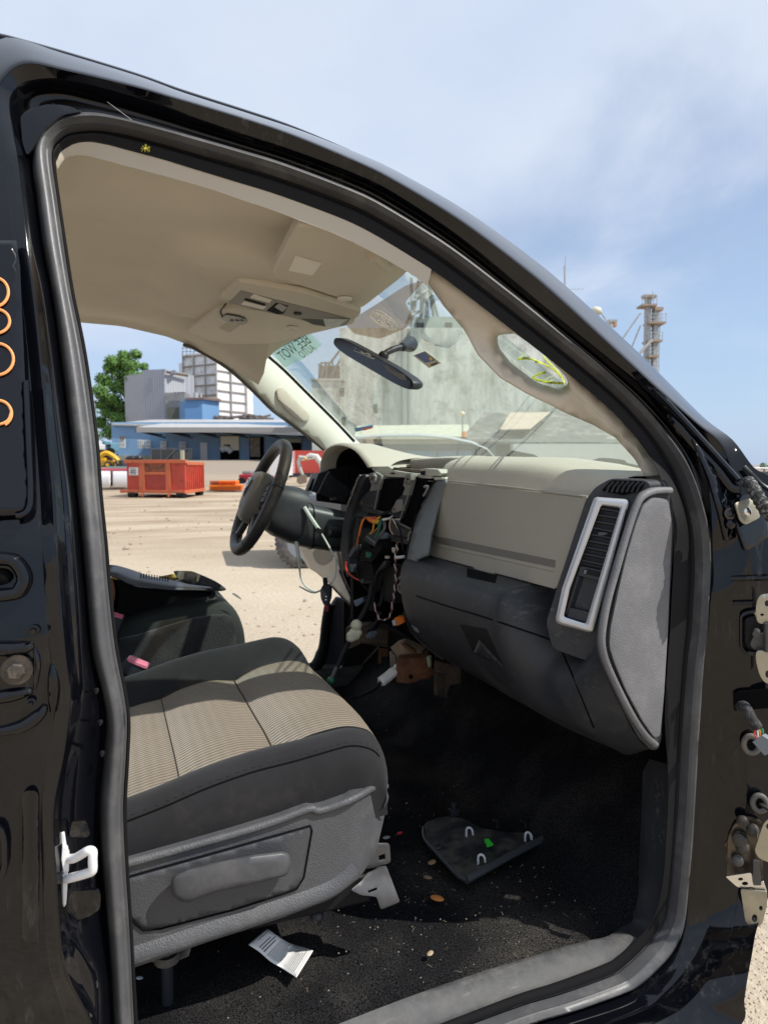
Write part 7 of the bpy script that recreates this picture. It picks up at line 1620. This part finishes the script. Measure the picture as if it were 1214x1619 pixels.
sp_ = thing('spout_head', 'domed spout head and platform peeking over the pillar', 'spout head', GP(955, d)); mb = MB(); mb.ell(PD(942,492,d), (.75,.75,.6)); mb.build('dome', CREAMS, sp_)
mb = MB(); mb.tube([PD(947,490,d), PD(962,513,d)], .10, 6); mb.cyl(PD(942,492,d), GP(942,d), .3, n=8); mb.cyl(PD(965,512,d), GP(965,d), .3, n=8); mb.build('spout', GAL, sp_); fpart('platform', 957, 970, 509, 513, d, 1.2, GAL, sp_); fpart('housing', 965, 969, 513, 520, d, .8, plain('housing_orange', (.5,.25,.12)), sp_)
an = thing('radio_mast', 'thin lattice radio mast on the far skyline', 'mast', GP(893, 260)); mb = MB(); mb.tube([GP(893,260), PD(892.5,420,260)], .38, 6); mb.tube([PD(893,425,260), PD(893.7,405,260)], .15, 5); mb.tube([PD(898,457,260), PD(922,457,260)], .12, 5); mb.build('mast', mat('mast_grey', (.38,.40,.44), .6), an)
# ---- shed with weathered roof, pale barn, silver truck in front of our own
s1 = thing('shed', 'low white shed with a weathered grey mossy roof and a tan patch', 'shed', GP(870, 40)); Sd = 40
mb = MB(); q = [PD(724,697,Sd), PD(1060,702,Sd), PD(1040,655,Sd+5), PD(766,652,Sd+5)]; mb.hexa([p+V((0,0,-.15)) for p in q], q)
mb.build('roof', mat('weathered_roof', (.17,.165,.15), .85, var=(1.2,.35), dust=(.9,.5,.62,(.40,.37,.32),.8)), s1, smooth=False)
mb = MB(); q = [PD(790,681,Sd-.02), PD(838,679.5,Sd+.0), PD(869,653.5,Sd+4.9), PD(806,654,Sd+4.9)]; mb.prism([p+V((0,0,.08)) for p in q], (0,0,-.05)); mb.build('roof_patch', mat('tan_board', (.62,.50,.38), .8, var=(2,.1)), s1, smooth=False)
wl = fpart('wall', 760, 1060, 696, 770, Sd+.4, 5, corr('shed_white', (.60,.63,.60), 3, .2, rot=YAW), s1); fpart('fascia', 724, 1060, 694.5, 699, Sd-.05, .1, mat('fascia_grey', (.30,.30,.28), .8), s1); fpart('opening', 770, 808, 699, 760, Sd+.3, .3, mat('dark_gap', (.03,.035,.035), .8), s1); 
fpart('lean_to', 810, 1060, 702, 770, Sd-.8, 1, corr('lean_white', (.66,.69,.66), 3, .1, rot=YAW), s1)
bn = thing('loading_canopy', 'long pale cream roof edge along the foot of the elevator', 'canopy', GP(640, 52)); mb = MB(); q = [PD(560,690,52), PD(745,690,52), PD(740,671,56), PD(565,673,56)]; mb.hexa([p+V((0,0,-.2)) for p in q], q); mb.build('roof', mat('cream_roof', (.58,.57,.44), .8, var=(2,.15)), bn, smooth=False); fpart('wall', 562, 745, 690, 760, 52.5, 3, mat('cream_wall', (.45,.45,.38), .8, var=(1,.2)), bn)
vt = thing('parked_van', 'silver white van roof and windows just above the dash', 'van', GP(660, 15)); VD = 15
VW = mat('van_silver', (.52,.55,.57), .35, coat=.5); mb = MB(); rows = []
for dd in (0, .5, 1.2, 1.9):
    k = math.sin(math.pi*dd/1.9)
    rows.append([PD(x, y-2.5*k, VD+dd) for x, y in ((560,694),(575,690.5),(610,688),(660,687.5),(705,691),(745,699),(770,709),(782,722),(784,740))])
mb.loft(rows); mb.build('roof', VW, vt, angle=70, solid=.03)
fpart('body', 560, 783, 702, 830, VD+.1, 1.8, mat('van_side', (.07,.085,.10), .5, spec=.3, var=(2,.3)), vt); gl_ = fpart('window_band', 600, 745, 712.5, 726, VD-.02, .1, mat('van_glass', (.10,.20,.32), .15), vt)
for x in (590, 604, 640, 690, 722): fpart('pillar', x, x+2, 712, 726, VD-.06, .06, DARKP2, gl_)
fpart('window_strip', 585, 748, 709.5, 712.5, VD-.05, .04, DARKP2, gl_)
bc = thing('amber_beacon', 'orange beacon light on the roof line of the silver van', 'beacon', PD(733, 692, 17)); mb = MB(); mb.cyl(PD(733,692,17), PD(733,682,17), .055, n=12); mb.build('lens', mat('amber', (.9,.25,.02), .3), bc); mb = MB(); mb.cyl(PD(733,693.5,17), PD(733,691.5,17), .07, n=12); mb.build('base', BLK, bc)
lm_ = thing('yard_lamp', 'small bright lamp head on a pole before the mossy shed', 'lamp', GP(731, 38)); mb = MB(); mb.ell(PD(731,654,38), (.13,.13,.13)); mb.build('lamp_head', mat('lamp_glint', (.9,.75,.5), .2), lm_); mb = MB(); mb.cyl(GP(731,38), PD(731,656,38), .035, n=6); mb.build('pole', GREYS, lm_)
# ---- white car at the right edge
wc_ = thing('white_car', 'white van roof at the right edge beyond the pillar', 'van', GP(1215, 26)); d = 26
mb = MB(); rows = []
for dd in (0, .6, 1.3, 1.9): rows.append([PD(x, y-1.0*math.sin(math.pi*dd/1.9), d+dd) for x, y in ((1166,744),(1176,741),(1195,739.5),(1225,740),(1262,745),(1275,757))])
mb.loft(rows); mb.build('roof', plain('car_white', (.75,.75,.75), .3), wc_, solid=.03); fpart('body', 1166, 1275, 756, 800, d+.1, 1.8, plain('car_white_b', (.7,.7,.7), .3), wc_); fpart('window_band', 1176, 1270, 745.5, 757, d+.05, .1, mat('car_glass', (.05,.09,.11), .15), wc_)
# ------------------------------------------------------------------ loose things
# interior trim panel lying face-down on the carpet, with clips
lp = lambda x, y: (560+x/1.856, 1100+y/1.856)
tp_ = thing('trim_panel', 'broken black trim panel lying face down on the carpet with white clips', 'trim panel', PZ(770, 1345, .615))
PO = [(203,385),(212,370),(245,358),(280,352),(320,360),(372,388),(440,400),(500,402),(560,402),(600,397),(603,402),(470,470),(330,548),(300,530),(245,470),(205,425)]
pfn = lambda x, y: PZ(x, y, .622 + .012*math.sin((x-670)/215*3.1))
mb = MB(); patch(mb, rc([lp(*p) for p in PO], [6,5,0,0,0,0,0,0,0,2,2,0,3,0,0,6], 3), pfn, 8); pp = mb.build('panel', mat('dusty_black_panel', (.022,.024,.027), .45, dust=(18,.46,.74,(.17,.15,.12),.7), bump=(60,.3)), tp_, recalc=False, solid=.004, bevel=.001)
mb = MB(); E_ = [pfn(*lp(*p))+V((0,0,.006)) for p in ((330,546),(400,508),(470,469),(540,434),(603,400))]; mb.tube(cr(E_, 3), .0075, 8, flat=.6); mb.build('panel_rim', mat('rim_grey', (.05,.053,.058), .4), pp)
mb = MB(); mb.tube(cr([pfn(*lp(*p))+V((0,0,.003)) for p in ((203,390),(206,425),(246,470),(300,529),(328,545))], 3), .004, 8); mb.build('panel_rim', mat('rim_grey_b', (.05,.053,.058), .4), pp)
for x, y in ((337,412),(509,426),(372,493)):
    c = pfn(*lp(x, y)); u = (pfn(*lp(x+8, y))-c).normalized(); w_ = (pfn(*lp(x, y-8))-c).normalized(); mb = MB()
    mb.tube(cr([c-u*.006+V((0,0,0)), c-u*.006+V((0,0,.016)), c+V((0,0,.020)), c+u*.006+V((0,0,.015)), c+u*.008+V((0,0,.004))], 3), .0042, 8, flat=.6); mb.build('panel_clip', mat('clip_white', (.70,.72,.74), .4), tp_)
mb = MB(); mb.prism([pfn(*lp(x, y))+V((0,0,.006)) for x, y in ((381,433),(393,430),(407,447),(390,453),(384,443))], (0,0,.003)); mb.build('green_clip', GREENP, tp_)
mb = MB(); c = pfn(*lp(292, 350)); mb.box(c+V((0,0,.008)), (.022,.014,.016)); mb.cyl(c+V((0,0,.012)), c+V((0,0,.030)), .007, n=10); mb.build('panel_tower', DARKP2, tp_, bevel=.001)
for x, y in ((420,388),(503,390)):
    c = pfn(*lp(x, y)); mb = MB(); mb.tube([c, c+V((.004,.006,.012)), c+V((-.008,.008,.016))], .005, 8, flat=.5); mb.build('panel_tab', DARKP2, tp_)
mb = MB(); mb.tube(cr([pfn(*lp(*p))+V((0,0,.003)) for p in ((228,440),(248,436),(256,446),(240,452))], 3, closed=True), .0014, 6, closed=True); mb.build('panel_ring', mat('ring_grey', (.06,.06,.065), .4), pp)
# leaflet under the seat
lz = lambda x, y: (380+x/8.671, 1440+y/8.671)
leafl = thing('leaflet', 'creased white printed leaflet sticking out under the seat edge', 'leaflet', PZ(450, 1505, .605))
A, B, C_, D_ = (367,240),(998,545),(770,912),(113,462)
pr_ = [(367,240),(500,335),(640,425),(780,478),(870,500),(998,545)]; pl_ = [(113,462),(260,560),(410,690),(545,768),(650,835),(770,912)]
def lzz(t): return .615 + .050*sstep(.75, 0, t)**1.5 + .010*t*t
mb = MB(); T1, T2 = cr([V((a,b)) for a, b in pr_], 4), cr([V((a,b)) for a, b in pl_], 4); rows = []
def lpt(s, t):
    a = T1[min(len(T1)-1, int(t*(len(T1)-1)))]; b = T2[min(len(T2)-1, int(t*(len(T2)-1)))]
    k = t*(len(T1)-1); i = min(int(k), len(T1)-2); a = lerp(T1[i], T1[i+1], k-i); b = lerp(T2[i], T2[i+1], k-i); p = lerp(b, a, s); return PZ(*lz(p.x, p.y), lzz(t))
mb.loft([[lpt(s/6, t/24) for s in range(7)] for t in range(25)]); lf = mb.build('sheet', PAPER, leafl, angle=80, solid=.0006)
random.seed(5); mb = MB()
def pline(t, s0, s1, w):
    q = [lpt(s0+(s1-s0)*k/10, t)+V((0,0,.0012)) for k in range(11)]; q2 = [lpt(s0+(s1-s0)*k/10, t+w)+V((0,0,.0012)) for k in range(11)]; mb.loft([q, q2])
for t, s0, s1, w in ((.07,.35,.92,.010),(.16,.12,.78,.014),(.20,.12,.90,.018),(.245,.10,.80,.018)): pline(t, s0, s1, w)
for k in range(20): pline(.32+k*.030, .08, random.uniform(.75,.94), .009)
mb.build('print', mat('print_grey', (.16,.16,.18), .8), lf, recalc=False)
# key fob hanging from a strap under the column
kz_ = lambda x, y, Y=2.02: PY(360+x/3.035, 660+y/3.035, Y)
kf = thing('key_fob', 'black key fob with a red tip hanging below the steering column', 'key fob', kz_(475, 850))
mb = MB(); ol = rc([(455,805),(490,800),(500,825),(498,865),(486,905),(462,905),(446,870),(443,830)], 10, 4); mb.prism([kz_(*p) for p in ol], (.006,.014,0)); fb_ = mb.build('fob_body', DARKP2, kf, bevel=.004, seg=3)
mb = MB(); mb.prism([kz_(*p, 2.016) for p in rc([(464,905),(486,905),(484,930),(478,935),(468,930)], 4, 2)], (.004,.012,0)); mb.build('fob_tip', plain('panic_red', (.22,.025,.03), .4), kf, bevel=.002)
mb = MB(); mb.tube([kz_(467,770), kz_(470,805)], .0075, 8); mb.build('fob_loop', BLK, kf)
for x, y in ((472,860),(471,875)): mb = MB(); mb.box(kz_(x, y, 2.017), (.004,.002,.003)); mb.build('fob_light', plain('grey_dot', (.4,.4,.42)), fb_)
wz_ = lambda x, y, Y: PY(360+x/6.07, 680+y/6.07, Y)
STRAP = mat('clear_strap', (.62,.68,.60), .35)
s1_ = thing('zip_strap', 'long pale strap running down from the column shroud past the ignition switch', 'plastic strap', wz_(735, 740, 2.10)); mb = MB(); mb.tube(cr([wz_(*p) for p in ((733,738,2.11),(800,845,2.10),(885,970,2.09),(940,1060,2.08),(1000,1170,2.06),(1040,1255,2.05),(1030,1400,2.05),(980,1480,2.05),(830,1560,2.10),(690,1500,2.14)) ], 5), [.0065]*11+[.0028]*36, 7); st1 = mb.build('strap_band', STRAP, s1_)
mb = MB(); mb.box(wz_(878, 968, 2.085), (.02,.012,.014), Matrix.Rotation(.6, 3, 'Y')); mb.build('strap_lock', BLK, s1_)
s2_ = thing('zip_strap', 'curved pale strap dangling below the steering wheel hub in front of the yard', 'plastic strap', wz_(650, 960, 2.14)); mb = MB(); mb.tube(cr([wz_(*p) for p in ((645,955,2.14),(660,1080,2.14),(680,1220,2.14),(690,1330,2.14),(705,1420,2.14),(750,1500,2.13),(850,1560,2.12))], 5), [.0062]*12+[.003]*19, 7); mb.build('strap_band', STRAP, s2_)
# clip-on remote on the driver's visor
rz = lambda x, y: near_(fv2, .990)(280+x*.36244, 330+y*.36244)
rm = thing('clip_remote', 'black oval gate remote clipped to the edge of the driver sun visor', 'remote', rz(250, 480)); mb = MB(); mb.prism([rz(*p) for p in rc([(195,478),(215,462),(265,470),(300,482),(308,500),(285,508),(240,498),(200,490)], 10, 4)], (0,0,.016)); rb_ = mb.build('remote_body', mat('remote_black', (.05,.05,.048), .35), rm, bevel=.005, seg=3)
mb = MB(); mb.tube(cr([rz(x, y)+V((0,0,.005)) for x, y in ((200,480),(192,455),(205,435),(212,425))], 3), .004, 6, flat=.5); mb.build('remote_clip', BLK, rm)
for x in (240, 262, 284): mb = MB(); mb.lathe(rz(x, 488)-V((0,0,.001)), V((0,0,-1)), [(0,.006),(.002,.005)], 12); mb.build('remote_button', plain('remote_grey', (.25,.24,.22)), rb_)
# spider on the lip
sp0 = L3[24]; f_sp = lambda px, py: PS(px, py, .004)
spd = thing('spider', 'tiny yellow spider with spread legs on the black door seal under the roof rail', 'spider', f_sp(231, 235))
YS_ = mat('spider_yellow', (.40,.36,.03), .5); SF = lambda x, y: f_sp(x/4.046, 60+y/4.046)
c = SF(932, 710); mb = MB(); mb.ell(c, (.0030,.002,.0022)); mb.ell(SF(942,711), (.002,.0016,.0017)); b_ = mb.build('body', YS_, spd)
mb = MB()
for x1, y1, x2, y2 in ((915,700,905,712),(918,718,908,726),(930,695,933,678),(938,695,936,682),(945,722,950,730),(952,706,962,700),(955,715,958,726),(925,722,930,730)): mb.tube([c, SF(x1, y1)+V((0,-.003,.001)), SF(x2, y2)], .0006, 5)
mb.build('legs', YS_, spd)
th = thing('web_thread', 'fine pale thread of spider silk across the dark roof rail', 'thread'); mb = MB(); P_ = [PS(170, 161, -.02), PS(212, 192, -.016)]; th.location = P_[0]; mb.tube(P_, .0004, 4); mb.build('thread', plain('silk', (.5,.48,.45)), th)
# wing bolt standing on the carpet, litter
wb = thing('seat_anchor', 'dusty winged anchor bolt standing on the carpet at the seat corner', 'anchor bolt', PZ(263, 1590, .60)); ab = PZ(266, 1585, .60); top = PZ(266, 1553, .655)
mb = MB(); mb.cyl(ab, V((ab.x, ab.y, .637)), .0095, n=14); mb.build('shank', DARKP2, wb); tp0 = V((ab.x, ab.y, .633)); AB = mat('dusty_anchor', (.07,.065,.06), .6, dust=(40,.4,.7,(.22,.19,.15),.8))
mb = MB(); mb.lathe(tp0, V((0,0,1)), [(0,.013),(.004,.020),(.012,.021),(.016,.018),(.013,.014),(.012,.006),(.016,.004)], 22); mb.build('cap', AB, wb)
for s in (-1, 1): mb = MB(); mb.tube([tp0+V((s*.016,-s*.004,.008)), tp0+V((s*.030,-s*.008,.014)), tp0+V((s*.036,-s*.010,.030))], [.006,.007,.004], 8, flat=.5); mb.build('wing', AB, wb)
def crumb(nm, lab, cat, px, py, col, s, z=.614, el=1.6):
    c = PZ(px, py, z); o = MB(); o.ell(c, (s*el, s, s*.35), Matrix.Rotation(random.uniform(0, 3), 3, 'Z'), 10, 6); q = o.build(nm, plain(nm+'_m', col, .7), None); return tag(q, lab, cat)
crumb('dry_leaf', 'small orange dry leaf on the carpet left of the sill', 'leaf', 691, 1420, (.55,.20,.04), .009); crumb('dry_leaf', 'tan dry leaf near the black trim panel', 'leaf', 683, 1363, (.35,.22,.10), .007)
crumb('dry_leaf', 'brown dry leaf above the orange one beside the seat foot', 'leaf', 676, 1387, (.24,.15,.09), .006); crumb('dry_leaf', 'pale tan leaf on the carpet above the seat bracket', 'leaf', 643, 1269, (.36,.24,.12), .007); crumb('dry_leaf', 'thin brown stalk scrap right of the trim panel', 'leaf', 930, 1265, (.16,.09,.05), .007)
crumb('red_scrap', 'tiny red plastic scrap on the carpet in front of the seat', 'scrap', 632, 1317, (.5,.02,.03), .005); crumb('pebble', 'pale grey pebble on the carpet beside the red scrap', 'pebble', 611, 1324, (.30,.30,.28), .006); crumb('white_chip', 'tiny white chip on the carpet under the seat shield', 'chip', 221, 1546, (.7,.75,.8), .004)
crumb('dry_leaf', 'small straw coloured husk near the bottom of the carpet', 'leaf', 680, 1507, (.36,.28,.18), .005)
random.seed(21); mb = MB()
for k in range(420):
    x, y = random.uniform(.15, .85), random.uniform(1.0, 2.3)
    if random.random() < .5: x, y = random.gauss(.6, .2), random.gauss(1.15, .12)
    if y < 1.0 or x > .85: continue
    s = random.choice((.0006,.0007,.0009,.0013)); z = .576 + .012*noise.noise(V((x*4, y*4, 1)))+.004
    if random.random() < .14:
        a = random.uniform(0, 6.3); L2_ = random.uniform(.004,.014); mb.tube([V((x, y, z+.002)), V((x+math.cos(a)*L2_*.5, y+math.sin(a)*L2_*.5, z+.006)), V((x+math.cos(a+.6)*L2_, y+math.sin(a+.6)*L2_, z+.002))], .0003, 4)
    else: mb.ell((x, y, z), (s*1.4, s, s), None, 5, 3)
q = mb.build('carpet_crumbs', mat('crumb_tan', (.24,.20,.15), .9, var=(200,.5)), None); q['kind'] = 'stuff'; q['label'] = 'tan crumbs and straw scattered over the black carpet'; q['category'] = 'crumbs'
# ------------------------------------------------------------------ light, sky, camera
SUN_TO = V((1.15, -1.0, 1.90)).normalized()           # direction towards the sun
SUN_EL = math.asin(SUN_TO.z); SUN_AZ = math.atan2(SUN_TO.x, SUN_TO.y)   # clockwise from +Y
w = bpy.data.worlds.new('World'); scene.world = w; w.use_nodes = True
t = NT(w); bg = t.n['Background']
sky = t.node('ShaderNodeTexSky'); sky.sky_type = 'NISHITA'; sky.sun_disc = False
sky.sun_elevation = SUN_EL; sky.sun_rotation = SUN_AZ; sky.air_density = 1.0; sky.dust_density = 0.5; sky.ozone_density = 3.0; sky.altitude = 200
tc = t.node('ShaderNodeTexCoord')
sp = t.node('ShaderNodeSeparateXYZ'); t.lk(tc.outputs['Generated'], sp.inputs[0])
# clouds: noise on the plane z = const (so they flatten towards the horizon)
mxz = t.node('ShaderNodeMath', operation='MAXIMUM'); t.lk(sp.outputs['Z'], mxz.inputs[0]); mxz.inputs[1].default_value = 0.0
adz = t.node('ShaderNodeMath', operation='ADD'); t.lk(mxz.outputs[0], adz.inputs[0]); adz.inputs[1].default_value = .22
dv = t.node('ShaderNodeVectorMath', operation='DIVIDE'); t.lk(tc.outputs['Generated'], dv.inputs[0])
cb = t.node('ShaderNodeCombineXYZ')
for k in range(3): t.lk(adz.outputs[0], cb.inputs[k])
t.lk(cb.outputs[0], dv.inputs[1])
nz = t.node('ShaderNodeTexNoise'); nz.inputs['Scale'].default_value = 1.15; nz.inputs['Detail'].default_value = 7; nz.inputs['Roughness'].default_value = .56; nz.inputs['Distortion'].default_value = .35
mpn = t.node('ShaderNodeMapping'); mpn.inputs['Location'].default_value = (0.75, 2.3, 0); t.lk(dv.outputs[0], mpn.inputs[0]); t.lk(mpn.outputs[0], nz.inputs['Vector'])
# thicker veil on the rear (left) side of the truck, thinner to the front
gr = t.node('ShaderNodeMapRange'); gr.inputs['From Min'].default_value = .75; gr.inputs['From Max'].default_value = -.45; t.lk(sp.outputs['X'], gr.inputs['Value'])
gz = t.node('ShaderNodeMapRange'); gz.inputs['From Min'].default_value = .10; gz.inputs['From Max'].default_value = .62; t.lk(sp.outputs['Z'], gz.inputs['Value'])
g1 = t.node('ShaderNodeMath', operation='MULTIPLY_ADD'); t.lk(gr.outputs[0], g1.inputs[0]); g1.inputs[1].default_value = .30; t.lk(nz.outputs['Fac'], g1.inputs[2])
g2 = t.node('ShaderNodeMath', operation='MULTIPLY_ADD'); t.lk(gz.outputs[0], g2.inputs[0]); g2.inputs[1].default_value = .38; t.lk(g1.outputs[0], g2.inputs[2])
cl = t.node('ShaderNodeMapRange'); cl.interpolation_type = 'SMOOTHSTEP'; cl.inputs['From Min'].default_value = .52; cl.inputs['From Max'].default_value = .88; cl.inputs['To Min'].default_value = .30; cl.inputs['To Max'].default_value = .93; t.lk(g2.outputs[0], cl.inputs['Value'])
n2 = t.node('ShaderNodeTexNoise'); n2.inputs['Scale'].default_value = 2.6; n2.inputs['Detail'].default_value = 6; t.lk(mpn.outputs[0], n2.inputs['Vector'])
cc = t.node('ShaderNodeMix', data_type='RGBA'); cc.inputs[6].default_value = (3.9, 4.7, 6.1, 1); cc.inputs[7].default_value = (5.7, 6.05, 6.7, 1); t.lk(n2.outputs['Fac'], cc.inputs['Factor'])
mx = t.node('ShaderNodeMix', data_type='RGBA'); t.lk(cl.outputs[0], mx.inputs['Factor']); t.lk(sky.outputs[0], mx.inputs[6]); t.lk(cc.outputs[2], mx.inputs[7])
hz = t.node('ShaderNodeMapRange'); hz.inputs['From Min'].default_value = -.02; hz.inputs['From Max'].default_value = .26; hz.inputs['To Min'].default_value = .80; hz.inputs['To Max'].default_value = 0; t.lk(sp.outputs['Z'], hz.inputs['Value'])
mh = t.node('ShaderNodeMix', data_type='RGBA'); t.lk(hz.outputs[0], mh.inputs['Factor']); t.lk(mx.outputs[2], mh.inputs[6]); mh.inputs[7].default_value = (2.7, 3.75, 5.6, 1)
t.lk(mh.outputs[2], bg.inputs['Color']); bg.inputs['Strength'].default_value = .15
sl = bpy.data.lights.new('Sun', 'SUN'); sl.energy = 5.0; sl.angle = R(.53); sl.color = (1, .955, .88)
so = bpy.data.objects.new('sun', sl); COL.objects.link(so); so.rotation_euler = (-SUN_TO).to_track_quat('-Z', 'Y').to_euler(); so.location = (5, -5, 20)
cam = bpy.data.cameras.new('Camera'); co = bpy.data.objects.new('camera', cam); COL.objects.link(co)
cam.sensor_fit = 'VERTICAL'; cam.sensor_height = 24; cam.lens = F/1619*24; cam.clip_start = .02; cam.clip_end = 5000
cam.dof.use_dof = True; cam.dof.focus_distance = 1.15; cam.dof.aperture_fstop = 6.5
co.location = EYE; co.rotation_euler = FW.to_track_quat('-Z', 'Y').to_euler()
scene.camera = co
scene.view_settings.view_transform = 'Standard'; scene.view_settings.look = 'None'; scene.view_settings.exposure = 0; scene.view_settings.gamma = 1
scene.render.engine = 'CYCLES'
c_ = scene.cycles; c_.max_bounces = 10; c_.diffuse_bounces = 5; c_.glossy_bounces = 5; c_.transparent_max_bounces = 12; c_.transmission_bounces = 6; c_.sample_clamp_indirect = 6; c_.caustics_reflective = False; c_.caustics_refractive = False
